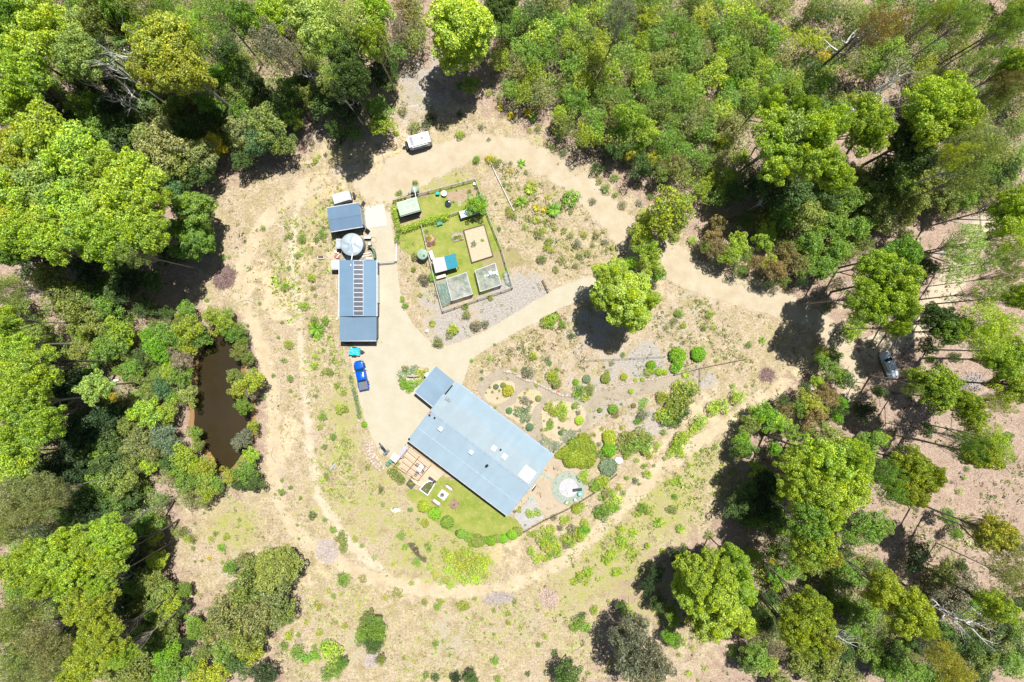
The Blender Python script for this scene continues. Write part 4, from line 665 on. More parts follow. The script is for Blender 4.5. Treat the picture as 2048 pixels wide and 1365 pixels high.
PL('H', 'M', '370,320,85,dg 440,260,80,dg 400,380,60,dg 540,200,90,dk 500,310,80,dk 560,340,80,dg 600,240,70,gr 600,400,80,gr 660,440,80,gr 480,420,60,gr 1110,430,80,gr 1190,430,80,gr 1150,500,70,gr 1240,460,50,ol 1430,600,70,dk 1400,680,60,dk 1000,600,50,dg 1000,680,60,gr 1060,740,75,gr 960,760,60,S:gr 660,620,50,gy 700,720,60,gr 610,740,60,bg 600,790,40,by 560,690,40,dg 560,870,50,dg 480,620,50,S:gr 740,680,40,S:yg 570,665,20,ye 500,1230,80,gr 560,1260,60,yg 450,1180,60,gr 420,1250,60,dg 900,1230,110,ol 1000,1320,100,ol 850,1300,80,ol 1150,1170,80,gr 1100,1100,60,gr 1280,1190,80,dg 1240,1270,80,gr 1600,1120,80,dg 1430,1110,80,dg 1560,1060,60,gr 1590,720,90,ol 1700,780,90,br 1540,830,60,br 1650,880,80,br 1740,880,60,bg 1500,1330,80,gr 1380,1290,80,gr 1960,1240,90,gr 1860,1200,80,dg 1950,1080,80,dg 2010,1180,60,dg 700,850,70,br 840,800,50,br 960,980,60,br 1000,900,50,S:gr 540,1000,60,dg 600,1180,60,S:br 700,1230,60,dk 640,470,50,gr 1190,690,50,S:ol 1680,680,40,dg 1600,390,50,gr 1650,490,40,gr 1720,430,50,S:ol 2030,900,60,dg 130,30,20,C:by 20,1110,40,gr 1680,1360,70,gr 1800,1330,70,dg 370,10,50,dg 590,10,50,bg 470,90,36,bg 540,150,50,gr 30,620,60,dk')
PL('H', 'B', '90,220,10,yg 40,460,30,C:bg 150,170,10,yg 345,120,20,ol 60,1140,12,by 110,1160,16,by 30,1200,14,yg 180,1280,14,by 90,1310,20,by 340,1200,30,gr 350,1160,20,gr 20,180,20,by 90,90,14,by 1670,240,20,by 1700,165,14,by 1420,350,14,dg 1715,110,16,gr 1820,80,14,gr 1630,190,10,gy 970,425,20,gr 980,630,14,gr 1670,680,30,dg 160,1000,12,by 1500,540,10,gr 1590,110,12,by 1960,50,14,gr 1250,360,16,yg 210,500,26,ol 60,560,16,ol 140,1350,12,yg 1750,380,10,ol 1800,260,8,gr')
PL('H', 'D', '1830,1090,170,dk,1.25 1000,1130,130,dk,1.15 1720,1050,100,dk,1.2 1170,60,40,dk,0.6 1950,1040,60,dk')
# ---- undergrowth and grasses nobody could count
def scrub(name, polys, n, seed, rlo, rhi, zhi, cols, label):
    rng = np.random.default_rng(seed); Vs, Fs, Rs, Ts = [], [], [], []; off = 0
    for _ in range(n):
        pl = polys[rng.integers(len(polys))]; lo, hi = pl.min(0), pl.max(0)
        for _k in range(50):
            p = rng.uniform(lo, hi)
            if poly_sd(p[None, :], pl)[0] > 0.5: break
        z = rng.uniform(0.2, zhi); k = 1-z/ALT; r = rng.uniform(rlo, rhi)
        V, F, R = clump_leaves([((p[0]*k, p[1]*k, z), r), ((p[0]*k+rng.normal()*r, p[1]*k+rng.normal()*r, z*0.9), r*0.8)], 0.3, 60, rng, -0.3, 0.7, 1.1, 0.4)
        Vs.append(V); Fs.append(F+off); off += len(V); Rs.append(R); c = PAL[cols[rng.integers(len(cols))]][0]; Ts.append(np.tile(c4(c), (len(V), 1)))
    me = mesh_np(name, np.concatenate(Vs), np.concatenate(Fs), LEAF, np.concatenate(Rs)); a = me.attributes.new('tint', 'FLOAT_COLOR', 'POINT'); a.data.foreach_set('color', np.concatenate(Ts).astype(np.float32).ravel())
    o = bpy.data.objects.new(name, me); COL.objects.link(o); o.color = (0, 0, 0, 1); return tag(o, label, 'scrub', None, 'stuff')
PX = lambda s: np.array([p[:2] for p in P2(s)])
scrub('scrub_thicket', [PX(NE), PX(NE), PX('1500,-25 2060,-25 2060,330 1900,330 1820,160 1640,140'), PX('-20,-25 380,-25 560,260 400,340 200,330 0,520'), PX('0,560 250,600 330,700 260,900 320,1000 300,1200 360,1365 0,1365'), PX('1480,1100 1700,1060 1800,1150 2048,1180 2048,1340 1500,1340'), PX('1560,330 2040,300 2040,420 1800,430 1640,560 1480,440'), PX('300,-25 720,-25 720,120 640,200 560,280 430,330 300,300'), PX('0,900 300,900 320,1000 340,1200 370,1365 0,1365')], 6500, 71, 0.5, 1.2, 3.0, ['ol', 'gr', 'dg', 'gr', 'gr', 'dg', 'ol', 'og', 'yg'], 'tangled olive and green scrub filling the forest between the trees')
def tufts(name, poly, n, seed, cols, size, leaves, inv=None, mat=None, z0=0.02, label=None, cat='grass', avoid=()):
    rg = np.random.default_rng(seed); pts = np.array([p[:2] for p in poly]); lo, hi = pts.min(0), pts.max(0)
    P = rg.uniform(lo, hi, (n, 2)); P = P[poly_sd(P, pts) > 0]
    if inv is not None: P = P[poly_sd(P, inv) < -0.5]
    for a in avoid: P = P[poly_sd(P, a) < -0.2]
    P = P[np.sin(P[:, 0]*0.21+1.3)*np.cos(P[:, 1]*0.27)+np.sin(P[:, 0]*0.71+P[:, 1]*0.5)*0.6+rg.normal(0, 0.55, len(P)) > 0.1]
    s = size*rg.lognormal(0, 0.35, len(P)); k = leaves
    d = rg.normal(size=(len(P), k, 3)); d[:, :, 2] = np.abs(d[:, :, 2])*0.6; d /= np.linalg.norm(d, axis=2, keepdims=True)
    C = np.column_stack([P, np.full(len(P), z0)])[:, None, :]+d*(s[:, None, None])*rg.uniform(0.3, 1, (len(P), k, 1))
    N = d+rg.normal(size=d.shape)*0.7+[0, 0, .5]
    V, F = leaf_quads(C.reshape(-1, 3), N.reshape(-1, 3), np.repeat(s*0.75, k), rg, 0.4)
    me = mesh_np(name, V, F, mat or LEAF, np.repeat(np.repeat(rg.random(len(P)), k), 4))
    o = bpy.data.objects.new(name, me); COL.objects.link(o); o.color = c4(cols); tag(o, label, cat, None, 'stuff'); return o
FULL = [(-90, -60), (90, -60), (90, 60), (-90, 60)]
HOUSEP = P2('816,881 1015,1032 1106,910 909,761 870,733 830,784'); SHEDP = P2('670,515 760,515 760,690 670,690'); LAWNP = P2('815,880 1040,1040 1000,1090 850,1060 800,960')
VEGP = P2('786,404 951,361 1025,576 887,624 843,451 798,463')
AV = [[p[:2] for p in q] for q in (HOUSEP, SHEDP, LAWNP, VEGP, DRIVE, POND)]
AV.append([p[:2] for p in P2('690,370 830,290 960,260 1060,290 1200,400 1290,480 1440,560 1650,630 1600,650 1400,590 1280,520 1150,390 980,310 800,400 760,400')])
tufts('dry_grass', FOREST_CLEAR, 20000, 51, (0.48, 0.42, 0.22), 0.16, 6, label='dry straw coloured grass tufts all over the clearing', avoid=AV)
tufts('heath_plants', FOREST_CLEAR, 9000, 52, (0.27, 0.30, 0.09), 0.27, 9, label='small olive heath plants dotting the clearing', cat='heath', avoid=AV)
tufts('green_grass', FOREST_CLEAR, 5200, 53, (0.38, 0.50, 0.05), 0.22, 9, label='small lime green tufts dotting the clearing', avoid=AV)
tufts('fern_undergrowth', FULL, 15000, 54, (0.16, 0.21, 0.05), 0.42, 9, inv=[p[:2] for p in FOREST_CLEAR], label='low green fern and scrub under the forest trees', cat='undergrowth', avoid=[AV[-1], AV[5]])
tufts('brown_heath', FOREST_CLEAR, 6000, 56, (0.30, 0.21, 0.13), 0.2, 8, label='small brown heath plants dotting the clearing', cat='heath', avoid=AV)
tufts('leaf_litter', FULL, 9000, 55, (0.30, 0.22, 0.15), 0.3, 5, inv=[p[:2] for p in FOREST_CLEAR], label='fallen bark and leaf litter on the forest floor', cat='leaf litter', avoid=[AV[5]])

for i, (pl, n, cl, sz) in enumerate((('556,380 610,380 600,700 560,700 545,560', 500, (0.34, 0.46, 0.05), .3), ('610,420 668,400 672,700 640,700 600,560', 380, (0.34, 0.46, 0.05), .3), ('600,700 690,700 700,900 720,1010 640,1000', 420, (0.36, 0.46, 0.06), .32),
    ('560,1100 700,1160 900,1210 1150,1200 1200,1365 560,1365', 900, (0.36, 0.46, 0.05), .3), ('1180,1180 1100,1130 1250,1020 1400,900 1500,850 1500,960 1400,1080', 900, (0.36, 0.46, 0.06), .34), ('990,320 1160,390 1240,500 1080,560 1030,420', 700, (0.33, 0.36, 0.10), .34),
    ('950,740 1120,620 1170,700 1180,770 1050,740', 420, (0.30, 0.28, 0.12), .34), ('1330,580 1560,640 1620,720 1400,760 1260,760', 600, (0.34, 0.36, 0.12), .3), ('1400,1050 1500,1100 1400,1365 1200,1365 1250,1200', 350, (0.40, 0.48, 0.06), .3), ('1480,1000 2040,900 2040,1100 1500,1150', 500, (0.36, 0.42, 0.10), .35), ('660,760 700,740 730,900 760,960 840,1080 1000,1120 900,1150 700,1060', 800, (0.40, 0.48, 0.08), .22))):
    tufts('weed_patch', P2(pl), n*2, 90+i, cl, sz, 11, label='scattered weeds and small heath', cat='weeds', avoid=AV[:6])

def sticks(n, seed):
    rg = random.Random(seed); m_ = MB(); k = 0
    while k < n:
        x, y = rg.uniform(-90, 90), rg.uniform(-60, 60); P = np.array([[x, y]])
        if poly_sd(P, [p[:2] for p in FOREST_CLEAR])[0] > 2 and rg.random() > 0.12: continue
        if any(poly_sd(P, a)[0] > -0.5 for a in AV): continue
        k += 1; t = rg.uniform(0, PI); l = rg.lognormvariate(0.25, 0.6); r_ = 0.02+0.016*l; b_ = rg.uniform(-.25, .25)*l
        m_.tube([(x-math.cos(t)*l/2, y-math.sin(t)*l/2, .06), (x-math.sin(t)*b_, y+math.cos(t)*b_, .1), (x+math.cos(t)*l/2, y+math.sin(t)*l/2, .07)], [r_, r_*.8, r_*.4], 4)
        if l > 1.5: m_.tube([(x, y, .1), (x+math.cos(t+.7)*l*.35, y+math.sin(t+.7)*l*.35, .2)], [r_*.6, r_*.3], 4)
    tag(m_.build('fallen_sticks', plain('stick_grey', (0.30, 0.26, 0.23), 0.9, var=.3)), 'pale sticks and fallen branches littering the forest floor', 'sticks', None, 'stuff')
sticks(1300, 33)
# ------------------------------------------------------------------ buildings
M_ROOFL = metal_roof('pale_blue_roof_steel', (0.217, 0.292, 0.353), axis='X')
M_ROOFLY = metal_roof('pale_blue_roof_steel_cross', (0.241, 0.302, 0.347), axis='Y')
M_ROOFS = metal_roof('slate_blue_roof_steel', (0.151, 0.213, 0.28), axis='X')
M_ROOFSY = metal_roof('shed_roof_steel', (0.185, 0.246, 0.302), axis='Y')
M_GREENROOF = metal_roof('pale_green_roof_steel', (0.307, 0.385, 0.315), axis='X')
M_WALL = plain('dark_steel_wall', (0.10, 0.12, 0.15), 0.6); M_WALLC = plain('cream_render', (0.50, 0.46, 0.38), 0.8)
M_GUT = plain('gutter_white', (0.40, 0.42, 0.44), 0.5); M_GUTB = plain('gutter_blue', (0.25, 0.35, 0.48), 0.5)
M_WHITE = plain('white_paint', (0.66, 0.66, 0.65), 0.5, var=0.06); M_BLACK = plain('black_rubber', (0.02, 0.02, 0.022), 0.6)
M_GLASS = plain('dark_glass', (0.012, 0.03, 0.032), 0.08, spec=0.8, bump=0.0); M_GREY = plain('grey_plastic', (0.22, 0.24, 0.27), 0.6)
M_STEEL = plain('galvanised_steel', (0.50, 0.54, 0.57), 0.4, 0.3); M_TIMB = plain('weathered_timber', (0.34, 0.25, 0.19), 0.85, var=0.3, scale=5)
M_DECK = plain('pale_decking', (0.414, 0.314, 0.224), 0.8, var=0.12, scale=4); M_BEAM = plain('brown_pergola_timber', (0.50, 0.32, 0.22), 0.8)
M_CONC = plain('white_concrete', (0.39, 0.385, 0.365), 0.9, var=0.05, scale=1.0); M_DKTIM = plain('dark_sleeper_timber', (0.10, 0.075, 0.06), 0.9)
M_TEAL = plain('teal_tarp', (0.0, 0.17, 0.24), 0.6, var=0.15); M_GREENP = plain('dark_green_plastic', (0.02, 0.10, 0.07), 0.5)
M_PIPE = plain('white_pipe', (0.72, 0.76, 0.80), 0.4); M_RED = plain('terracotta', (0.50, 0.14, 0.05), 0.8)
M_SOLAR = plain('solar_cell', (0.03, 0.04, 0.07), 0.3, spec=0.5, bump=0.0); M_TANKG = plain('pale_green_tank', (0.224, 0.308, 0.246), 0.6)
class Fr:            # a local frame on the ground: origin, x axis direction
    def __init__(s, o, xdir): s.o = Vector((o[0], o[1], 0)); s.a = math.atan2(xdir[1], xdir[0]); s.R = Matrix.Rotation(-s.a, 3, 'Z')
    def l(s, px, py, h=0.0):
        v = s.R @ (W(px, py, h)-Vector((s.o.x, s.o.y, 0))); return (v.x, v.y)
    def root(s, name, label, cat, group=None): return empty(name, (s.o.x, s.o.y, 0.0), s.a, label, cat, group)
def fr_px(a, b, h=0.0, z=None):
    A, B = W(a[0], a[1], h), W(b[0], b[1], h); return Fr((A.x, A.y), (B.x-A.x, B.y-A.y))
# --- house: local x runs along the long lower-left eave, y up the slope towards the garden
HF = fr_px((815.9, 881.5), (1014.8, 1032.3), 2.8)
L = (W(1014.8, 1032.3, 2.8)-W(815.9, 881.5, 2.8)).length; Dp = (W(909.2, 761.5, 2.8)-W(815.9, 881.5, 2.8)).length
hs = HF.root('house', 'large house with pale blue corrugated steel roof above the lawn', 'house')
y1, y2, y3 = Dp*0.22, Dp*0.49, Dp*0.78; zr = 3.45; z3 = 3.2
wm = MB(); wm.box((L/2+0.2, Dp/2+0.1, 1.3), (L-1.4, Dp-1.9, 2.6)); wm.build('wall', M_WALLC, hs)
gb = MB(); gb.loft([[(0.8, 1.3, 2.62), (0.8, y2, zr-0.16), (0.8, y3-0.1, z3-0.16), (0.8, y3, 2.62)], [(L-0.6, 1.3, 2.62), (L-0.6, y2, zr-0.16), (L-0.6, y3-0.1, z3-0.16), (L-0.6, y3, 2.62)]]); gb.build('gable', M_WALLC, hs)
def roofsheet(name, pts, mat, par, t=0.05): return MB().slab(pts, t).build(name, mat, par)
def lerpz(y): return 2.8+(zr-2.8)*y/y2
roofsheet('roof', [(0, 0, 2.8), (L, 0, 2.8), (L, y2, zr), (0, y2, zr)], M_ROOFL, hs)
roofsheet('roof', [(0.0, y2, zr+0.002), (L, y2, zr+0.002), (L, y3, z3), (0.0, y3, z3)], metal_roof('pale_roof_sunlit_tone', (0.233, 0.294, 0.338), axis='X'), hs)  # same roof steel, with the sunlit tone of this slope put into its colour
roofsheet('verandah_roof', [(0.45, y3-0.15, 3.05), (L, y3-0.15, 3.05), (L, Dp, 2.8), (0.45, Dp, 2.8)], M_ROOFL, hs)
mb = MB()
mb.box((L/2, y2, zr+0.02), (L+0.04, 0.30, 0.04)); mb.build('ridge_cap', plain('ridge_cap_steel', (0.202, 0.263, 0.325), 0.5), hs)
mb = MB(); mb.box((L/2, y1, lerpz(y1)+0.008), (L, 0.10, 0.02)); mb.build('flashing', M_GUTB, hs)
MB().box((L/2, -0.06, 2.70), (L+0.1, 0.11, 0.11)).build('gutter', M_GUT, hs)
MB().box((L/2+0.2, Dp+0.09, 2.66), (L-0.4, 0.16, 0.13)).build('gutter', M_GUTB, hs)
for xx in (-0.03, L+0.03):
    m_ = MB(); m_.tube([(xx, 0, 2.8), (xx, y2, zr+0.02), (xx, y3, z3+0.02)], 0.06, 4); m_.build('barge_board', M_GUTB, hs)
def on_roof(px, py):
    h = 3.3
    for _ in range(3):
        x, y = HF.l(px, py, h); h = lerpz(y) if y < y2 else (zr+(z3-zr)*(y-y2)/(y3-y2) if y < y3 else 3.12-0.37*(y-y3)/(Dp-y3))
    return x, y, h
sl = math.atan2(zr-2.8, y2); sl2 = -math.atan2(zr-z3, y3-y2)
for zx, zy, wd in ((1208, 960, 0.85), (1312, 1040, 0.85), (1532, 1212, 2.3)):
    x, y, h = on_roof(*Z('3', zx, zy)); MB().box((x, y, h+0.10), (wd, wd, 0.16), bev=0.05, rx=sl2).build('skylight', M_WHITE, hs)
for zx, zy in ((690, 770), (988, 996)):
    x, y, h = on_roof(*Z('3', zx, zy)); b = MB().box((x, y, h+0.2), (0.75, 0.75, 0.45), bev=0.04).build('roof_vent', M_STEEL, hs)
    MB().box((x, y, h+0.44), (0.35, 0.35, 0.03)).build('vent_lid', M_WHITE, b)
    for dx in (-0.42, 0.42): MB().tube([(x+dx, 0.1, lerpz(0.1)+0.03), (x+dx, y, lerpz(y)+0.03)], 0.02, 4).build('roof_conduit', M_GUTB, hs)
x, y, h = on_roof(*Z('3', 1145, 1118)); f = MB().lathe((x, y, h-0.05), [(0.13, 0), (0.13, 1.1)], 12).build('flue', M_STEEL, hs); MB().lathe((x, y, h+1.06), [(0.2, 0), (0.24, 0.06), (0.05, 0.2)], 12).build('flue_cap', M_BLACK, f)
MB().tube([(x, 0.1, lerpz(0.1)+0.03), (x, y, lerpz(y)+0.03)], 0.02, 4).build('roof_conduit', M_GUTB, hs)
for zx, zy in ((632, 662), (1275, 972), (583, 636), (384, 868)):
    x, y, h = on_roof(*Z('3', zx, zy)); MB().lathe((x, y, h), [(0.12, 0), (0.12, 0.3), (0.18, 0.34), (0.05, 0.46)], 10).build('vent_pipe', M_BLACK, hs)
x, y, h = on_roof(*Z('3', 590, 606)); MB().box((x, y, h+0.15), (0.28, 0.28, 0.3)).build('vent_pipe', M_RED, hs)
x, y, h = on_roof(*Z('3', 770, 474)); m_ = MB(); m_.tube([(x, y, h), (x, y, h+1.3)], 0.03, 5); m_.tube([(x-0.5, y-0.1, h+1.25), (x+0.5, y+0.1, h+1.25)], 0.025, 4)
for k in range(5): m_.tube([(x-0.45+k*0.22, y-0.3, h+1.26), (x-0.45+k*0.22, y+0.3, h+1.26)], 0.015, 4)
m_.build('antenna', M_GREY, hs)
for k in range(6): MB().box((1.8+k*3.5, 0.72, 1.35), (1.5, 0.05, 1.2)).build('window', M_GLASS, hs)
for k in range(4): MB().box((L-0.38, 2.6+k*2.6, 1.35), (0.05, 1.3, 1.1)).build('window', M_GLASS, hs)
for k in range(7): MB().box((0.9+k*(L-1.6)/6, Dp-0.25, 1.32), (0.12, 0.12, 2.64)).build('post', M_GUTB, hs)
# --- carport attached at the upper left end
CA, CB, CC, CD = (830.2, 784.5), (864.5, 812.4), (907, 761.0), (869.6, 732.8)
CF = fr_px(CA, CB, 2.5)
cp = CF.root('carport', 'slate blue roofed carport at the top left end of the house', 'carport')
q = [CF.l(*p, 2.5) for p in (CA, CB, CC, CD)]; cx_, cy_ = q[1][0]+0.35, q[2][1]
roofsheet('roof', [(0, 0, 2.52), (cx_, 0, 2.52), (cx_, cy_, 2.9), (0, cy_, 2.9)], M_ROOFLY if False else metal_roof('carport_roof', (0.166, 0.241, 0.319), axis='Y'), cp)
MB().tube([(cx_*0.5, 0.05, 2.56), (cx_*0.5, cy_-0.05, 2.93)], 0.05, 4).build('roof_seam', M_GUTB, cp)
MB().box((cx_/2, -0.07, 2.45), (cx_, 0.13, 0.12)).build('gutter', M_GUT, cp)
MB().box((-0.06, cy_/2, 2.66), (0.1, cy_, 0.14)).build('gutter', M_GUTB, cp)
for xx in (0.3, cx_-0.6):
    for yy in (0.4, cy_/2, cy_-0.4): MB().box((xx, yy, 1.22), (0.12, 0.12, 2.4)).build('post', M_WALL, cp)
MB().box((cx_/2, cy_-0.5, 1.15), (cx_-0.9, 0.08, 2.3)).build('wall', M_WALL, cp)
MB().box((-0.35, cy_*0.62, 2.2), (0.55, 0.8, 0.4), bev=0.05).build('meter_box', plain('pale_blue_box', (0.42, 0.54, 0.64), 0.5), cp)
# --- sheds
def gable_shed(name, label, A, B, Dd, h, mat, ridge=0.5, rise=0.35, wall=M_WALL, along='x', gut=M_GUT, inset=0.12, cat='shed'):
    F = fr_px(A, B, h); r = F.root(name, label, cat); lx = F.l(*B, h)[0]; ly = F.l(*Dd, h)[1]
    sg = 1 if ly > 0 else -1; yr = ly*ridge; zt = h+rise
    if ridge <= 0: roofsheet('roof', [(0, 0, h+rise), (lx, 0, h+rise), (lx, ly, h), (0, ly, h)], mat, r)
    else:
        roofsheet('roof', [(0, 0, h), (lx, 0, h), (lx, yr, zt), (0, yr, zt)], mat, r)
        roofsheet('roof', [(0, yr, zt+0.002), (lx, yr, zt+0.002), (lx, ly, h), (0, ly, h)], mat, r)
        MB().box((lx/2, yr, zt+0.02), (lx, 0.22, 0.03)).build('ridge_cap', mat, r)
    MB().box((lx/2, ly/2, (h-0.06)/2), (lx-2*inset, abs(ly)-2*inset, h-0.08)).build('wall', wall, r)
    MB().box((lx/2, ly+0.06*sg, h-0.05), (lx, 0.12, 0.11)).build('gutter', gut, r)
    MB().box((lx/2, -0.06*sg, h-0.05), (lx, 0.12, 0.11)).build('gutter', gut, r)
    return F, r, lx, ly
F1, g1, lx, ly = gable_shed('garage', 'small garage with slate blue roof beside the white concrete apron', (661.6, 463.9), (725.7, 453.4), (654.3, 416.4), 2.9, metal_roof('garage_roof', (0.096, 0.16, 0.245), axis='X'), 0.5, 0.3)
for yy, a in ((0.15, -0.9), (ly-0.15, 0.9)):
    d = MB().box((lx+0.35, yy+(-0.25 if yy < 1 else 0.25), 1.1), (0.9, 0.06, 2.1), rz=a).build('door', M_WALL, g1)
MB().box((lx-0.1, ly/2, 1.15), (0.06, ly-1.0, 2.2)).build('roller_door', plain('roller_door_grey', (0.3, 0.34, 0.38), 0.5), g1)
sp = [W(*p) for p in ((727.5, 414.5), (768.2, 408.7), (775, 452.0), (734.5, 456.9))]
tag(MB().prism([(p.x, p.y) for p in sp], 0.0, 0.075).build('concrete_apron', M_CONC), kind='structure')
# long shed: gable part, lower skillion part
F2, g2, lx, ly = gable_shed('long_shed', 'long pale blue steel shed with a row of solar panels on its roof', (678.5, 633), (678.5, 521), (753.3, 521), 3.1, metal_roof('long_shed_roof', (0.121, 0.204, 0.297), axis='X'), 0.38, 0.35, gut=M_STEEL)
r2 = roofsheet('annex_roof', [(-4.15, -0.02, 2.95), (-0.03, -0.02, 2.95), (-0.03, ly*0.985, 2.75), (-4.15, ly*0.985, 2.75)], metal_roof('annex_roof_steel', (0.108, 0.174, 0.249), axis='Y'), g2)
MB().box((-4.22, ly*0.49, 2.72), (0.13, abs(ly)*0.98, 0.13)).build('gutter', M_GUT, g2)
MB().box((-1.9, ly*0.49, 1.33), (3.6, abs(ly)*0.94, 2.6)).build('annex_wall', M_WALL, g2)
MB().box((lx/2, ly+0.04, 1.2), (lx*0.5, 0.08, 2.3)).build('roller_door', M_WHITE, g2)
pan_y0 = ly*0.395
for k in range(12):
    x0 = 0.12+k*(lx-0.2)/12; w_ = (lx-0.2)/12
    yc = pan_y0-0.83; zz = 3.45-0.35*((0.395*abs(ly)+0.83)-0.38*abs(ly))/(0.62*abs(ly))+0.07
    tilt = math.atan2(0.35, 0.62*abs(ly))
    p_ = MB().box((x0+w_/2, yc, zz), (w_-0.02, 1.62, 0.04), rx=tilt).build('solar_panel', M_STEEL, g2)
    MB().box((x0+w_/2, yc, zz+0.022), (w_-0.09, 1.56, 0.012), rx=tilt).build('cells', M_SOLAR, p_)
F3, g3, lx3, ly3 = gable_shed('pump_shed', 'small white roofed lean-to against the west wall of the long shed', (662, 538.6), (678.3, 538.6), (662, 522.3), 2.0, plain('white_sheet_roof', (0.336, 0.375, 0.403), 0.5), 0.0, 0.12)
F4, g4, lx4, ly4 = gable_shed('gas_store', 'narrow white roofed box shed on the left of the round water tank', (672, 496), (681.3, 496), (672, 479.2), 1.9, plain('white_sheet_roof2', (0.308, 0.347, 0.381), 0.5), 0.0, 0.1)
# --- round tanks
def tank(name, label, px, py, rp, h, mat, roofm, cone=0.25, crinkle=True):
    c = W(px, py, h); R = rp/S*(1-h/ALT); r = empty(name, (c.x, c.y, 0), 0, label, 'water tank')
    b = MB(); prof = [(R, 0)]
    n = 10
    for k in range(n*2+1): prof.append((R+(0.03 if k % 2 else 0), 0.02+(h-0.02)*k/(n*2)))
    b.lathe((0, 0, 0), prof, 40); b.build('wall', mat, r)
    t = MB(); rg = random.Random(3); Ls = []; n = 48
    wv = [rg.uniform(-1, 1) for _ in range(n)]
    for rr, hh in ((1.02, 0.0), (0.96, 0.08), (0.8, cone*0.45), (0.6, cone*0.65), (0.4, cone*0.8), (0.2, cone*0.95), (0.02, cone)):
        Ls.append([(R*rr*math.cos(2*PI*k/n), R*rr*math.sin(2*PI*k/n), h+0.01+hh+((0.05*math.sin(5*2*PI*k/n+2*rr)*rr*(1-rr)*4+0.06*wv[(k//3*3+int(rr*7)*5) % n]*(1-rr)) if crinkle and rr < 0.99 else 0)) for k in range(n)])
    t.loft(Ls); t.build('lid', roofm, r); return r, R
M_TANKB = plain('tank_blue_steel', (0.202, 0.246, 0.291), 0.5, 0.1, scale=1.5); M_TANKL = plain('tank_lid_steel', (0.297, 0.356, 0.41), 0.45, 0.1, var=0.16, scale=1.2)
t1, R1 = tank('water_tank', 'large round grey blue steel water tank above the long shed', 703.7, 489.5, 22.3, 2.4, plain('tank_wall_dark', (0.14, 0.17, 0.2), 0.6), M_TANKL, 0.4)
MB().tube([(0.15, -R1*0.85, 2.62), (0.05, -R1-0.9, 2.9), (0.05, -R1-1.9, 3.5)], 0.09, 8).build('inlet_pipe', M_PIPE, t1)
MB().box((0.6, -R1*0.6, 2.62), (0.5, 0.45, 0.14)).build('hatch', M_STEEL, t1)
t2, R2 = tank('water_tank', 'small pale green tank beside the green roofed garden shed', 829, 379, 6.9, 2.0, M_TANKG, M_TANKG, 0.3, False)
MB().lathe((0, 0, 2.3), [(0.2, 0), (0.2, 0.08)], 12).build('hatch', M_WHITE, t2)
MB().tube([(0.05, -0.1, 2.35), (0.25, -1.2, 2.4), (0.8, -3.5, 2.6)], 0.05, 6).build('inlet_pipe', M_PIPE, t2)
t3, R3 = tank('water_tank', 'pale green tank on the dry grass outside the left garden fence', 844.6, 508.7, 10.6, 2.1, M_TANKG, M_TANKG, 0.25, False)
MB().lathe((0.3, -0.3, 2.3), [(0.2, 0), (0.2, 0.08)], 12).build('hatch', M_GREENP, t3)
# --- garden shed
F5, g5, lx5, ly5 = gable_shed('garden_shed', 'garden shed with pale green roof inside the vegetable garden corner', (800.5, 432.8), (841.3, 420.8), (793.3, 407), 2.5, M_GREENROOF, 0.0, 0.25, wall=plain('green_black_wall', (0.03, 0.05, 0.045), 0.7))
for a, b, c, d in ((0.28, 0.75, 0.92, 0.75), (0.28, 0.30, 0.92, 0.30), (0.28, 0.30, 0.28, 0.75), (0.58, 0.30, 0.58, 0.75), (0.92, 0.30, 0.92, 0.75)):
    f_ = lambda u, v_: (u*lx5, v_*ly5, 2.75-0.25*v_+0.02)
    MB().tube([f_(a, 1-b), f_(c, 1-d)], 0.035, 4).build('roof_batten', M_WHITE, g5)
# --- white and teal shelter
sh = fr_px((870.7, 546.8), (894.4, 540.6), 2.2); r = sh.root('garden_shelter', 'open shelter roofed half in white sheet and half in teal cloth', 'shelter')
a, b, c, d = [sh.l(*p, 2.2) for p in ((870.7, 546.8), (894.4, 540.6), (888.2, 513.8), (864.5, 517.8))]; e, f = sh.l(916.4, 534.5, 2.2), sh.l(909.8, 507.2, 2.2)
MB().slab([(*a, 2.2), (*b, 2.2), (*c, 2.3), (*d, 2.3)], 0.05).build('white_roof', plain('white_sheet', (0.37, 0.37, 0.381), 0.5, var=0.08), r)
MB().slab([(b[0]+.01, b[1], 2.205), (*e, 2.1), (*f, 2.2), (c[0]+.01, c[1], 2.305)], 0.03).build('teal_roof', M_TEAL, r)
for p in (a, b, c, d, e, f): MB().box((p[0]*0.97+0.05, p[1]*0.95+0.1, 1.05), (0.08, 0.08, 2.1)).build('post', M_BLACK, r)
MB().box(((a[0]+b[0])/2, 0.35, 1.0), (2.0, 0.06, 1.9)).build('back_wall', M_WALL, r)
MB().box((e[0]-0.7, 0.35, 0.7), (0.4, 0.35, 0.6), bev=0.04).build('storage_tub', plain('pale_blue_tub', (0.5, 0.62, 0.68), 0.5), r)
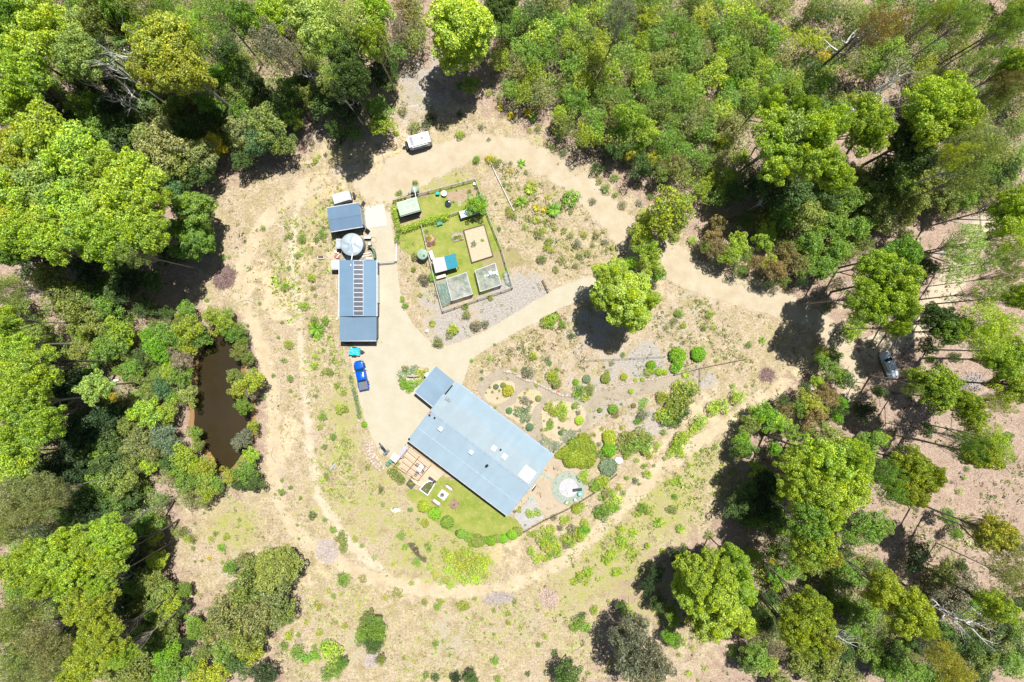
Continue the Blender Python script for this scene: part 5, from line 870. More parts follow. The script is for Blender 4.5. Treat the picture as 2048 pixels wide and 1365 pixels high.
# benches and tables in the vegetable garden
def table(name, label, px, py, L_, Wd, H_, ang, mat, cat='table', legs=M_TIMB, leg_in=0.1):
    c = W(px, py, H_); r = empty(name, (c.x, c.y, 0), ang, label, cat)
    for k in range(4): MB().box((0, -Wd/2+(k+0.5)*Wd/4, H_), (L_, Wd/4-0.015, 0.05)).build('board', mat, r)
    for sx in (-1, 1):
        for sy in (-1, 1): MB().box((sx*(L_/2-leg_in), sy*(Wd/2-leg_in), H_/2), (0.08, 0.08, H_-0.04)).build('leg', legs, r)
    return r
table('potting_bench', 'narrow white bench along the fence above the white and teal shelter', 863.3, 510.5, 1.5, 0.6, 0.8, math.radians(-72), M_WHITE, 'bench')
table('garden_table', 'pinkish white table below the white half of the shelter', 882, 553.5, 1.7, 0.5, 0.8, math.radians(15), plain('pinkish_boards', (0.68, 0.60, 0.56), 0.7))
# --- fences
m, nt = nt_new('wire_mesh'); v = obco(nt)
sp_ = nd(nt, 'SeparateXYZ', {0: v})
def grid(ax, pitch, th): return math_(nt, 'LESS_THAN', math_(nt, 'FRACT', math_(nt, 'MULTIPLY', ax, 1/pitch)), th)
g_ = math_(nt, 'MAXIMUM', grid(math_(nt, 'ADD', sp_.outputs[0], sp_.outputs[1]), 0.11, 0.26), grid(sp_.outputs[2], 0.11, 0.26))
finish(nt, (0.16, 0.15, 0.13), 0.6, 0.2, alpha=g_); M_MESH = m
def fence(label, pts, h=1.15, post=2.2, mesh=True, rail=M_STEEL, pm=M_TIMB, name='wire_fence', cat='fence', hpix=0.0, gate=False, railr=0.045, pr=0.09):
    G = [W(*p, hpix) for p in pts]; o0 = G[0]; r = empty(name, (o0.x, o0.y, 0), 0, label, cat); G = [Vector((g.x-o0.x, g.y-o0.y, 0)) for g in G]
    for i, (a, b) in enumerate(zip(G[:-1], G[1:])):
        Ln = (b-a).length; n = max(1, round(Ln/post))
        for k in range(n+(1 if i == len(G)-2 else 0)):
            p = a.lerp(b, k/n); MB().box((p.x, p.y, h/2), (pr, pr, h), rz=math.atan2(b.y-a.y, b.x-a.x)).build('post', pm, r)
        MB().tube([a+Vector((0, 0, h)), b+Vector((0, 0, h))], railr, 5).build('top_rail', rail, r)
        if mesh: MB().add([a+Vector((0, 0, 0.03)), b+Vector((0, 0, 0.03)), b+Vector((0, 0, h)), a+Vector((0, 0, h))], [(0, 1, 2, 3)]).build('wire_panel', M_MESH, r)
        else: MB().tube([a+Vector((0, 0, h*0.5)), b+Vector((0, 0, h*0.5))], railr*0.8, 5).build('lower_rail', rail, r)
    return r
fence('wire and paling fence along the top of the vegetable garden', [(788, 404), (951, 361)], 1.3)
fence('long wire fence down the right side of the vegetable garden', [(951, 361), (976, 432), (1003, 500), (1025.5, 576)], 1.3)
fence('wire fence along the bottom of the vegetable garden by the gravel', [(1025.5, 576.5), (886.6, 623.6)], 1.3, rail=M_TIMB)
fence('wire fence down the left side of the vegetable garden lawn', [(886.4, 623.2), (871, 565), (858, 510), (844, 452)], 1.3)
fence('short wire fence joining the hedge to the netted coop', [(899.5, 432), (917.5, 426)], 1.2)
fence('wire fence outside the small pale green tank', [(788, 403), (818, 388), (824, 384)], 1.1, mesh=False)
fence('rail gate fence between the long shed and the garden side', [(757, 527), (791, 524)], 1.2, post=3.4, mesh=False, name='farm_gate', cat='gate', rail=plain('gate_grey', (0.40, 0.40, 0.42), 0.5), railr=0.07)
fence('short pole fence beside the gate running up to the left hedge', [(794, 524), (794.5, 489)], 1.1, mesh=False, rail=M_PIPE)
fence('low timber rail running down the slope right of the vegetable garden', [(975.6, 312.7), (990, 346), (1028, 424)], 0.35, post=3.5, mesh=False, name='timber_rail', rail=M_PIPE, railr=0.05)
fence('wire fence along the slope below the pebble bed', [Z('6', 430, 890), Z('6', 620, 780), Z('6', 850, 672), Z('6', 1100, 520), Z('6', 1330, 330)], 1.0, post=2.6, rail=M_BLACK, railr=0.02)
fence('thin wire fence through the shade of the big tree', [Z('I', 1370, 740), Z('I', 1410, 795), Z('I', 1500, 790), Z('I', 1900, 770)], 1.0, post=3, rail=plain('fence_wire_blue', (0.12, 0.16, 0.2), 0.5), mesh=False, railr=0.025)
fence('post and rail fence on the track below the shaded bend', [Z('E', 0, 875), Z('E', 150, 835), Z('E', 420, 780)], 0.9, post=3, mesh=False, rail=M_TIMB, railr=0.05)
fence('short rail dropping from the fence corner on the east slope', [Z('E', 150, 840), Z('E', 150, 990)], 0.8, post=3, mesh=False, rail=M_TIMB, railr=0.04)
fence('timber barrier on the driveway corner above the dark shadow', [Z('I', 1175, 555), Z('I', 1265, 508), Z('I', 1295, 560)], 0.9, post=1.6, mesh=False, rail=M_DKTIM, railr=0.06)
fence('short timber barrier where the gravel meets the driveway', [Z('I', 1185, 325), Z('I', 1218, 395)], 0.8, post=1.4, mesh=False, rail=M_DKTIM, railr=0.06)
# --- netted cages
m, nt = nt_new('bird_net'); v = obco(nt); n_ = noise(nt, 1.2, 4, 0.6, v)
finish(nt, mixc(nt, maprange(nt, n_, 0.35, 0.65), (0.28, 0.31, 0.33), (0.42, 0.45, 0.48)), 0.7, alpha=maprange(nt, noise(nt, 0.9, 3, 0.6, v), 0.3, 0.7, 0.25, 0.7)); M_NET = m
m, nt = nt_new('green_net'); v = obco(nt)
finish(nt, mixc(nt, noise(nt, 1.5, 3, 0.6, v), (0.15, 0.25, 0.21), (0.30, 0.38, 0.36)), 0.7, alpha=maprange(nt, noise(nt, 1.1, 3, 0.6, v), 0.3, 0.7, 0.45, 0.85)); M_NETG = m
def cage(label, top, h, apron=None, wrinkle=0.12, fr=M_BLACK):
    T = [W(*p, h) for p in top]; o = T[0]; r = empty('netted_cage', (o.x, o.y, 0), 0, label, 'garden cage'); T = [Vector((t.x-o.x, t.y-o.y, h)) for t in T]
    rg = random.Random(int(top[0][0])); N = 12; vs = []; fs = []
    for i in range(N+1):
        for j in range(N+1):
            u, w_ = i/N, j/N; p = T[0].lerp(T[1], u).lerp(T[3].lerp(T[2], u), w_); ed = min(u, 1-u, w_, 1-w_)*4
            vs.append((p.x, p.y, p.z-0.16*min(1, ed)+rg.uniform(-wrinkle, wrinkle)*0.5*min(1, ed)+rg.uniform(-.02, .02)))
    for i in range(N):
        for j in range(N): a = i*(N+1)+j; fs.append((a, a+N+1, a+N+2, a+1))
    MB().add(vs, fs).build('net_top', M_NET, r)
    s = MB()
    for a, b in ((0, 1), (1, 2), (2, 3), (3, 0)):
        A, B = T[a], T[b]; s.add([(A.x, A.y, 0.02), (B.x, B.y, 0.02), tuple(B-Vector((0, 0, .01))), tuple(A-Vector((0, 0, .01)))], [(0, 1, 2, 3)])
    s.build('net_side', M_NETG, r)
    for t in T: MB().box((t.x, t.y, h/2), (0.07, 0.07, h)).build('post', fr, r)
    for a, b in ((0, 1), (1, 2), (2, 3), (3, 0)): MB().tube([T[a], T[b]], 0.035, 4).build('frame_bar', M_PIPE, r)
    if apron:
        A = [Vector((W(*p, hh).x-o.x, W(*p, hh).y-o.y, hh)) for p, hh in apron]
        vs = []; fs = []
        for i in range(N+1):
            for j in range(N+1):
                u, w_ = i/N, j/N; p = A[0].lerp(A[1], u).lerp(A[3].lerp(A[2], u), w_); vs.append((p.x, p.y, p.z+rg.uniform(-.08, .08)*min(1, 5*min(u, 1-u, w_, 1-w_))))
        for i in range(N):
            for j in range(N): a = i*(N+1)+j; fs.append((a, a+N+1, a+N+2, a+1))
        MB().add(vs, fs).build('net_skirt', M_NETG, r)
    return r
cage('large netted fruit cage with a green net skirt on its left', [(892.8, 559), (932.8, 544.8), (945, 588.7), (903.5, 601.5)], 1.9, apron=[((871.5, 565), 0.9), ((892.8, 559), 1.9), ((903.5, 601.5), 1.9), ((885.8, 614.3), 0.7)])
cage('square netted fruit cage with blue net scraps on top', [(950.2, 541.5), (990.2, 526.4), (1002.5, 570), (960.4, 583.6)], 1.7)
c = W(982, 547.5, 1.72); rg = random.Random(2); m_ = MB()
for k in range(16): m_.box((rg.uniform(-1.1, 1.1), rg.uniform(-0.3, 0.3), rg.uniform(0, 0.05)), (0.4, 0.25, 0.02), rz=rg.uniform(0, 3))
o = m_.build('net_scraps', plain('pale_blue_net', (0.42, 0.52, 0.62), 0.7)); o.location = c; o.rotation_euler = (0, 0, 0.1); tag(o, 'crumpled pale blue netting lying on the square fruit cage', 'netting')
for zx, zy, rr, cl in ((720, 860, 30, 'fb'), (860, 830, 60, 'fb'), (830, 1110, 60, 'gr'), (740, 1230, 60, 'gr'), (360, 1100, 50, 'gr'), (380, 1250, 50, 'fb'), (1280, 740, 50, 'fb'), (1390, 1050, 45, 'fb')):
    plant('B', *Z('g', zx, zy), rr/11.378, cl, hs=0.9)
# chicken run
F6 = fr_px((922.3, 437), (968, 424), 1.3); r = F6.root('chicken_run', 'long low netted run tucked under the bright round tree', 'animal run')
lx6 = F6.l(968, 424, 1.3)[0]; ly6 = F6.l(917.5, 424, 1.3)[1]
MB().slab([(0, 0, 1.3), (lx6, 0, 1.3), (lx6, ly6, 1.4), (0, ly6, 1.4)], 0.03).build('roof_sheet', plain('clear_roof_sheet', (0.34, 0.40, 0.46), 0.35), r)
for p in ((0, 0), (lx6, 0), (lx6, ly6), (0, ly6)):
    MB().box((p[0], p[1], 0.65), (0.08, 0.08, 1.28)).build('post', M_PIPE, r)
MB().add([(0, 0, 0), (lx6, 0, 0), (lx6, 0, 1.27), (0, 0, 1.27)], [(0, 1, 2, 3)]).build('mesh_side', M_MESH, r)
for i_ in range(4): MB().tube([(i_*lx6/3, 0, 1.33), (i_*lx6/3, ly6, 1.43)], 0.03, 4).build('roof_bar', M_PIPE, r)
# cloche
c = W(1013, 557, 0.5); r = empty('netted_cloche', (c.x, c.y, 0), math.radians(106), 'narrow rounded net tunnel by the lower right garden corner', 'cloche'); n = 10
Ls = []
for i in range(9):
    u = i/8; k = math.sqrt(max(0.02, 1-abs(2*u-1)**6)); Ls.append([((u-0.5)*2.7, math.cos(PI*j/n)*0.5*k, 0.05+math.sin(PI*j/n)*0.6*k) for j in range(n+1)])
vs = [p for l in Ls for p in l]; fs = [(i*(n+1)+j, (i+1)*(n+1)+j, (i+1)*(n+1)+j+1, i*(n+1)+j+1) for i in range(8) for j in range(n)]
MB().add(vs, fs).build('net', M_NET, r)
for l in Ls[::2]: MB().tube(l, 0.025, 4).build('hoop', M_PIPE, r)
MB().box((-1.2, -0.15, 0.2), (0.4, 0.4, 0.3), bev=0.05).build('green_crate', plain('teal_crate', (0.0, 0.28, 0.18), 0.5), r)
# --- raised bed
def ring(name, label, pts, h, wd, mat, soil=None, cat='garden bed'):
    G = [W(*p) for p in pts]; c = sum(G, Vector())/len(G); r = empty(name, (c.x, c.y, 0), 0, label, cat); G = [g-c for g in G]
    for a, b in zip(G, G[1:]+G[:1]):
        d = (b-a); MB().box(((a.x+b.x)/2, (a.y+b.y)/2, h/2), (d.length+wd*0.98, wd, h+prng.uniform(0, .01)), rz=math.atan2(d.y, d.x)).build('sleeper', mat, r)
    if soil: MB().prism([(g.x*0.97, g.y*0.97) for g in G], 0.01, h*0.7).build('soil', soil, r)
    return r
ring('raised_garden_bed', 'large sandy raised bed edged with dark sleepers in the lawn', [(986, 512.8), (968.6, 450.5), (927.8, 461.8), (944, 526.1)], 0.4, 0.16, M_DKTIM, plain('sandy_soil', (0.42, 0.345, 0.25), 0.95, var=0.2, scale=4))
ring('stone_garden_bed', 'small rounded bed of weeds left of the large raised bed', [Z('1', 1490, 1100), Z('1', 1400, 1105), Z('1', 1383, 1150), Z('1', 1410, 1190), Z('1', 1500, 1165)], 0.25, 0.14, plain('grey_edging', (0.25, 0.23, 0.22), 0.9), plain('weedy_soil', (0.34, 0.28, 0.18), 0.95, var=0.3, scale=5))
ring('rock_garden', 'dark stone ringed bed with orange heath by the left fence', [Z('1', 1130, 1120), Z('1', 1190, 1110), Z('1', 1225, 1160), Z('1', 1190, 1190), Z('1', 1135, 1185)], 0.25, 0.2, plain('dark_stone', (0.20, 0.17, 0.15), 0.9), plain('orange_mulch', (0.40, 0.26, 0.09), 0.95))
# small garden things
def simple(name, label, cat, px, py, h, parts, rz=0.0, z=0.0):
    c = W(px, py, h); r = empty(name, (c.x, c.y, z), rz, label, cat)
    for pn, mb, mt in parts: mb.build(pn, mt, r)
    return r
def potparts(r=0.25, h=0.4): return [('pot', MB().lathe((0, 0, 0), [(r*.7, 0), (r, h), (r*1.08, h), (r*1.08, h-.06)], 14), M_RED), ('soil', MB().lathe((0, 0, h-.05), [(r*.9, 0), (r*.85, .03)], 14), M_DKTIM)]
simple('stone_pot', 'brown pot below the rock garden, nearer the fence', 'pot', *Z('1', 1163, 1212), 0.3, potparts(0.42, 0.35)); simple('stone_pot', 'brown pot below the rock garden, farther from the fence', 'pot', *Z('1', 1205, 1202), 0.3, potparts(0.34, 0.35))
simple('compost_bin', 'square teal green compost bin by the top garden fence', 'bin', *Z('1', 1243, 717), 0.7, [('bin', MB().box((0, 0, 0.35), (0.62, 0.55, 0.7), bev=0.06), plain('teal_bin', (0.0, 0.25, 0.22), 0.5)), ('lid', MB().box((0, 0, 0.73), (0.58, 0.5, 0.07), bev=0.02), plain('teal_lid', (0.0, 0.32, 0.28), 0.5))])
simple('round_table', 'round white table beside the teal compost bin', 'table', *Z('1', 1306, 717), 0.7, [('top', MB().lathe((0, 0, 0.68), [(0.48, 0), (0.5, 0.05), (0.05, 0.07)], 24), M_WHITE), ('stem', MB().lathe((0, 0, 0), [(0.3, 0), (0.05, 0.1), (0.05, 0.67)], 10), M_WHITE)])
simple('storage_box', 'white box in the top right corner of the vegetable garden', 'box', *Z('1', 1604, 622), 0.6, [('box', MB().box((0, 0, 0.25), (0.42, 0.42, 0.5), bev=0.03), M_WHITE), ('lid', MB().box((0, 0, 0.53), (0.46, 0.46, 0.06), bev=0.02), M_WHITE)])
simple('water_trough', 'black oval trough on bare soil in the upper garden lawn', 'trough', *Z('1', 1347, 815), 0.5, [('tub', MB().lathe((0, 0, 0), [(0.5, 0), (0.58, 0.45), (0.5, 0.45), (0.45, 0.1)], 18), M_BLACK), ('water', MB().lathe((0, 0, 0.3), [(0.46, 0), (0.4, 0.01)], 18), M_GLASS), ('float_cover', MB().box((0.2, 0.3, 0.5), (0.3, 0.2, 0.1), bev=0.02), M_STEEL)])
simple('wheelbarrow', 'green wheelbarrow in the shade below the long hedge', 'wheelbarrow', *Z('1', 1265, 1006), 0.5, [('tray', MB().loft([[(-.3, -.25, .3), (.3, -.25, .3), (.3, .25, .3), (-.3, .25, .3)], [(-.5, -.36, .6), (.5, -.36, .6), (.5, .36, .6), (-.5, .36, .6)]]), plain('barrow_green', (0.03, 0.22, 0.14), 0.5)), ('handle', MB().tube([(-1.0, -.25, .55), (.3, -.2, .25)], .025, 5), M_STEEL), ('handle', MB().tube([(-1.0, .25, .55), (.3, .2, .25)], .025, 5), M_STEEL), ('wheel', MB().tube([(.62, -.05, .2), (.62, .05, .2)], .2, 12), M_BLACK)], rz=0.3)
simple('plank_stack', 'pile of short pale planks along the top garden fence', 'planks', *Z('1', 1115, 742), 0.1, [('plank', MB().box((0, (k-1)*.16, .06+.05*(k % 2)), (1.5, .12, .05), rz=.05*k), M_TIMB) for k in range(4)], rz=0.25)
simple('trellis', 'small bundle of white stakes in the upper garden lawn', 'stakes', *Z('1', 1457, 815), 0.5, [('stake', MB().tube([(k*.12-.3, -.4, .02), (k*.12-.2, .4, .5)], .03, 4), M_WHITE) for k in range(5)])
simple('blue_tub', 'small blue tub in the garden corner above the bright round tree', 'tub', *Z('1', 1648, 742), 0.3, [('tub', MB().lathe((0, 0, 0), [(.2, 0), (.26, .3), (.2, .3), (.18, .05)], 12), plain('bright_blue', (0.05, 0.25, 0.55), 0.5)), ('water', MB().lathe((0, 0, .2), [(.2, 0), (.1, .01)], 12), M_GLASS)])
# --- hedges
def hedge(label, pts, wd, h, colr, name='hedge', leaf=0.16, dens=330, var=0.2):
    G = [W(*p) for p in pts]; o0 = G[0]; rng = np.random.default_rng(int(pts[0][0]*7+pts[0][1])); cl = []
    for a, b in zip(G[:-1], G[1:]):
        n = max(1, int((b-a).length/0.42))
        for k in range(n):
            for s in range(max(1, round(wd/0.5))):
                p = a.lerp(b, (k+0.5)/n)-o0; nrm = Vector((-(b-a).y, (b-a).x, 0)).normalized(); off = (s+0.5)/max(1, round(wd/0.5))-0.5
                p = p+nrm*off*wd*0.8
                for zz in (0.35, 0.8): cl.append(((p.x+rng.normal()*0.06, p.y+rng.normal()*0.06, h*zz*rng.uniform(0.9, 1.05)), 0.38*rng.uniform(0.8, 1.25)))
    V, F, R = clump_leaves(cl, leaf, dens, rng, -0.5, 0.8, 0.7)
    r = empty(name, (o0.x, o0.y, 0), 0, label, 'hedge'); me = mesh_np('foliage', V, F, LEAF, R); f_ = bpy.data.objects.new('foliage', me); COL.objects.link(f_); f_.parent = r; rgb = PAL[colr][0]; f_.color = c4(rgb)
    st = MB()
    for k, g in enumerate(G): st.tube([(g.x-o0.x, g.y-o0.y, 0), (g.x-o0.x, g.y-o0.y, h*0.7)], 0.04, 5)
    st.build('stem', M_TIMB, r); return r
hedge('yellow green hedge across the middle of the vegetable garden', [Z('1', 885, 1075), Z('1', 1000, 1045), Z('1', 1100, 1010), Z('1', 1230, 975), Z('1', 1350, 945)], 1.15, 1.4, 'by')
hedge('yellow green hedge down the far left of the vegetable garden', [Z('1', 822, 850), Z('1', 850, 990), Z('1', 872, 1080)], 0.75, 1.3, 'by')
hedge('thin green creeper on the fence below the left hedge', [Z('1', 872, 1090), Z('1', 852, 1170), Z('1', 850, 1215)], 0.4, 1.0, 'gr')
hedge('golden hedge behind the pale green garden shed', [Z('1', 820, 810), Z('1', 870, 785), Z('1', 935, 765)], 0.5, 1.1, 'yo')
hedge('dense dark green hedge against the pergola deck', [Z('d', 460, 760), Z('d', 560, 890), Z('d', 680, 1010), Z('d', 800, 1100)], 1.5, 1.6, 'ol', leaf=0.14, dens=420)
hedge('low green border hedge beside the blue ute', [Z('c', 285, 970), Z('c', 330, 1150), Z('c', 370, 1340), Z('I', 95, 1000), Z('I', 118, 1130)], 0.55, 0.6, 'fb', leaf=0.12)
# ------------------------------------------------------------------ deck, yard and lawn furniture
def dl(z, x, y): return Z(z, x, y)
DF = fr_px(dl('d', 905, 190), dl('d', 1890, 890), 0.3)
def dloc(x, y, h=0.3): return DF.l(*dl('d', x, y), h)
dk = DF.root('pergola_deck', 'pale timber deck with open brown pergola beams beside the house', 'deck')
dp = [dloc(*p) for p in ((905, 190), (1890, 890), (1690, 1130), (1270, 1290), (1110, 1215), (580, 690), (700, 500))]
M_DK2, nt = nt_new('deck_boards'); v = obco(nt); s_ = nd(nt, 'SeparateXYZ', {0: v})
bd = nd(nt, 'TexWhiteNoise', {'W': math_(nt, 'FLOOR', math_(nt, 'MULTIPLY', s_.outputs[1], 7.0))}, noise_dimensions='1D').outputs[0]
cc_ = mixc(nt, bd, (0.42, 0.31, 0.22), (0.50, 0.39, 0.29)); gp = math_(nt, 'LESS_THAN', math_(nt, 'FRACT', math_(nt, 'MULTIPLY', s_.outputs[1], 7.0)), 0.08)
finish(nt, mixc(nt, gp, cc_, (0.3, 0.2, 0.13)), 0.8)
MB().prism(dp, 0.0, 0.3).build('deck_floor', M_DK2, dk)
ends = [((880, 262), (1480, 735)), ((800, 400), (1385, 855)), ((735, 545), (1300, 968)), ((700, 715), (1245, 1075)), ((560, 700), (1200, 1095))]
for a, b in ends:
    A, B = DF.l(*dl('d', *a), 2.5), DF.l(*dl('d', *b), 2.5); MB().tube([(A[0], A[1], 2.5), (B[0], B[1], 2.5)], 0.045, 4).build('pergola_beam', M_BEAM, dk)
for a, b in (((1560, 640), (1180, 1100)), ((880, 250), (520, 690)), ((1240, 400), (860, 880))):
    A, B = DF.l(*dl('d', *a), 2.38), DF.l(*dl('d', *b), 2.38); MB().tube([(A[0], A[1], 2.38), (B[0], B[1], 2.38)], 0.05, 4).build('cross_beam', M_BEAM, dk)
for a in ((1180, 1100), (520, 700), (860, 880)):
    A = DF.l(*dl('d', *a), 2.38); MB().box((A[0], A[1], 1.2), (0.11, 0.11, 2.3)).build('post', M_BEAM, dk)
rl = MB(); A, B = dloc(870, 240, 0.9), dloc(690, 490, 0.9); rl.tube([(A[0], A[1], 0.9), (B[0], B[1], 0.9)], 0.06, 4); rl.build('handrail', plain('rail_blue_grey', (0.35, 0.42, 0.5), 0.5), dk)
def chair_parts(mat, fr=M_GREY):
    P = [('seat', MB().box((0, 0, .45), (.5, .5, .05), bev=.02), mat), ('backrest', MB().box((0, .25, .75), (.5, .05, .55), bev=.02, rx=-.15), mat)]
    for sx in (-1, 1):
        P.append(('armrest', MB().box((sx*.26, 0, .65), (.05, .45, .04)), fr))
        for sy in (-1, 1): P.append(('leg', MB().box((sx*.22, sy*.22, .22), (.04, .04, .43)), fr))
    return P
def outdoor_table(px, py, lx, ly, mat, name, label, rz, z, h=0.74):
    c = W(px, py, h+z); r = empty(name, (c.x, c.y, z), rz, label, 'table')
    MB().box((0, 0, h), (lx, ly, .04), bev=.015).build('tabletop', mat, r)
    for sx in (-1, 1):
        for sy in (-1, 1): MB().box((sx*(lx/2-.1), sy*(ly/2-.1), h/2-.01), (.05, .05, h-.03)).build('leg', M_GREY, r)
    return r
M_CHR = plain('grey_cushion', (0.17, 0.20, 0.21), 0.8)
outdoor_table(*Z('d', 1240, 775), 1.3, 0.8, plain('pale_table', (0.62, 0.58, 0.54), 0.5), 'dining_table', 'pale rectangular dining table under the pergola beams', math.radians(52), 0.3)
for i, (x, y, a, lb) in enumerate(((1160, 680, 0.9, 'grey chair at the upper left of the pergola table'), (1200, 850, 2.5, 'grey chair at the lower left of the pergola table'), (1330, 745, -0.7, 'grey chair at the upper right of the pergola table'), (1290, 850, -2.2, 'grey chair at the lower right of the pergola table'), (1130, 920, 2.7, 'grey chair farthest below the pergola table'))):
    c = W(*Z('d', x, y), 0.8); r = empty('outdoor_chair', (c.x, c.y, 0.3), a, lb, 'chair', 'chairs round the pergola table')
    for pn, mb, mt in chair_parts(M_CHR): mb.build(pn, mt, r)
def lounger(name, label, px, py, rz, z, mat, L_=1.8, W_=0.6):
    c = W(px, py, z+0.4); r = empty(name, (c.x, c.y, z), rz, label, 'lounger')
    MB().box((-0.3, 0, .38), (L_*0.62, W_, .08), bev=.03).build('seat', mat, r)
    MB().box((L_*0.32, 0, .52), (L_*0.36, W_, .08), bev=.03, rx=0).build('backrest', mat, r)
    for sx in (-1, 1):
        for sy in (-1, 1): MB().box((sx*(L_/2-.25), sy*(W_/2-.06), .18), (.05, .05, .36)).build('leg', M_GREY, r)
M_BLK2 = plain('charcoal_sling', (0.035, 0.04, 0.055), 0.6)
lounger('sun_lounger', 'charcoal lounger on the deck corner beside the plant box', *Z('d', 1565, 1095), math.radians(-34), 0.3, M_BLK2, 1.5, 0.45)
lounger('sun_lounger', 'charcoal lounger across the edge of the stone circle', *Z('i', 1295, 820), math.radians(8), 0.06, M_BLK2, 1.6, 0.5)
# planters
pb = ring('planter_box', 'white edged L shaped planter pond on the deck corner', [Z('h', 275, 385), Z('h', 420, 215), Z('h', 560, 150), Z('h', 700, 200), Z('h', 490, 545)], 0.5, 0.14, plain('white_blue_edge', (0.62, 0.68, 0.74), 0.5), plain('planter_soil', (0.10, 0.09, 0.05), 0.9), 'planter')
for x, y, rr, cl in ((420, 265, 26, 'yo'), (540, 290, 50, 'gr'), (570, 340, 34, 'dg'), (370, 360, 26, 'gr'), (440, 400, 30, 'yg'), (490, 430, 20, 'fb'), (600, 250, 20, 'yg')): 
    o = plant('B', *Z('h', x, y), rr/13.65*1.1, cl); o.location.z = 0.35
pb = ring('planter_box', 'narrow planter box with yellow shrub at the lower deck end', [Z('d', 870, 1190), Z('d', 1000, 1330), Z('d', 1100, 1220), Z('d', 950, 1080)], 0.5, 0.1, plain('black_edge', (0.05, 0.06, 0.07), 0.6), M_DKTIM, 'planter')
for x, y, rr, cl in ((1030, 1190, 50, 'yo'), (950, 1180, 40, 'bg'), (780, 480, 34, 'yo'), (650, 640, 50, 'bg'), (620, 700, 40, 'yg'), (465, 640, 26, 'ye'), (1000, 1020, 46, 'F:fb'), (1060, 1070, 30, 'F:gr'), (200, 750, 26, 'by')):
    k = 'B'
    if ':' in cl: k, cl = cl.split(':')
    o = plant(k, *Z('d', x, y), rr/13.65, cl); o.location.z = 0.3
simple('deck_awning', 'pale lilac sheet lean-to on the left edge of the deck', 'awning', *Z('d', 765, 325), 1.6, [('sheet', MB().slab([(-1.1, -.45, 1.6), (1.1, -.45, 1.6), (1.1, .45, 1.75), (-1.1, .45, 1.75)], .03), plain('lilac_sheet', (0.33, 0.342, 0.396), 0.5)), ('post', MB().box((-1.0, -.4, .8), (.06, .06, 1.58)), M_GREY), ('post', MB().box((1.0, -.4, .8), (.06, .06, 1.58)), M_GREY), ('post', MB().box((-1.0, .4, .85), (.06, .06, 1.68)), M_GREY), ('post', MB().box((1.0, .4, .85), (.06, .06, 1.68)), M_GREY)], rz=math.radians(55))
c_ = simple('patio_umbrella', 'square white umbrella standing at the left deck corner', 'umbrella', *Z('d', 535, 495), 2.1, [('canopy', MB().loft([[(-.62, -.62, 2.05), (.62, -.62, 2.05), (.62, .62, 2.05), (-.62, .62, 2.05)], [(-.6, -.6, 2.08), (.6, -.6, 2.08), (.6, .6, 2.08), (-.6, .6, 2.08)], [(-.05, -.05, 2.3), (.05, -.05, 2.3), (.05, .05, 2.3), (-.05, .05, 2.3)]]), M_WHITE), ('pole', MB().lathe((0, 0, 0), [(.03, .1), (.03, 2.06)], 8), M_GREY), ('base', MB().lathe((0, 0, 0), [(.25, 0), (.25, .1)], 14), M_GREY), ('finial', MB().lathe((0.05, 0.0, 2.28), [(.07, 0), (.03, .1)], 8), M_BLACK)], rz=math.radians(-38))
for k, (x, y, lb) in enumerate(((420, 590, 'dark green wheelie bin touching the white umbrella'), (345, 665, 'dark green wheelie bin nearer the stone wall'))):
    simple('wheelie_bin', lb, 'bin', *Z('d', x, y), 1.0, [('bin', MB().loft([[(-.2, -.22, .05), (.2, -.22, .05), (.2, .22, .05), (-.2, .22, .05)], [(-.27, -.3, .98), (.27, -.3, .98), (.27, .3, .98), (-.27, .3, .98)]]), M_GREENP), ('lid', MB().box((0, 0, 1.02), (.58, .62, .06), bev=.03), plain('bin_lid_green', (0.08, 0.22, 0.17), 0.4)), ('wheel', MB().tube([(-.25, .24, .1), (-.19, .24, .1)], .1, 10), M_BLACK), ('wheel', MB().tube([(.19, .24, .1), (.25, .24, .1)], .1, 10), M_BLACK)], rz=0.7)
# motorbike
r = empty('motorbike', (*W(*Z('d', 250, 230))[:2], 0), math.radians(-50)+PI, 'black motorbike parked on the driveway near the deck', 'motorbike')
def wheelx(cx, cy, rad, wd, par, nm='wheel', rot=0.0):
    d = Vector((-math.sin(rot), math.cos(rot), 0))*wd/2; c = Vector((cx, cy, rad))
    o = MB().tube([c-d, c-d*0.6, c+d*0.6, c+d], [rad*0.93, rad, rad, rad*0.93], 18).build(nm, M_BLACK, par); MB().tube([c-d*1.05, c+d*1.05], rad*0.6, 12).build('rim', M_STEEL, o); return o
wheelx(0.95, 0, .3, .14, r); wheelx(-0.62, 0, .3, .18, r)
MB().box((0.05, 0, .55), (.9, .34, .42), bev=.1).build('body', plain('bike_black', (0.03, 0.03, 0.045), 0.4), r); MB().box((.3, 0, .88), (.5, .36, .24), bev=.09).build('fuel_tank', plain('bike_navy', (0.03, 0.035, 0.06), 0.3), r)
MB().box((-.35, 0, .86), (.7, .34, .12), bev=.05).build('seat', M_BLACK, r); MB().tube([(.6, -.45, 1.05), (.7, 0, .98), (.6, .45, 1.05)], .03, 6).build('handlebar', M_BLACK, r)
MB().tube([(.7, .08, .95), (.95, .1, .3)], .035, 6).build('fork', M_STEEL, r); MB().tube([(.7, -.08, .95), (.95, -.1, .3)], .035, 6).build('fork', M_STEEL, r)
MB().box((-.75, -.42, .6), (.5, .28, .4), bev=.06).build('pannier', M_GREY, r); MB().box((-.75, .42, .6), (.5, .28, .4), bev=.06).build('pannier', M_GREY, r); MB().box((-.85, 0, 1.02), (.45, .45, .3), bev=.08).build('top_box', plain('slate_grey', (0.12, 0.15, 0.18), 0.4), r)
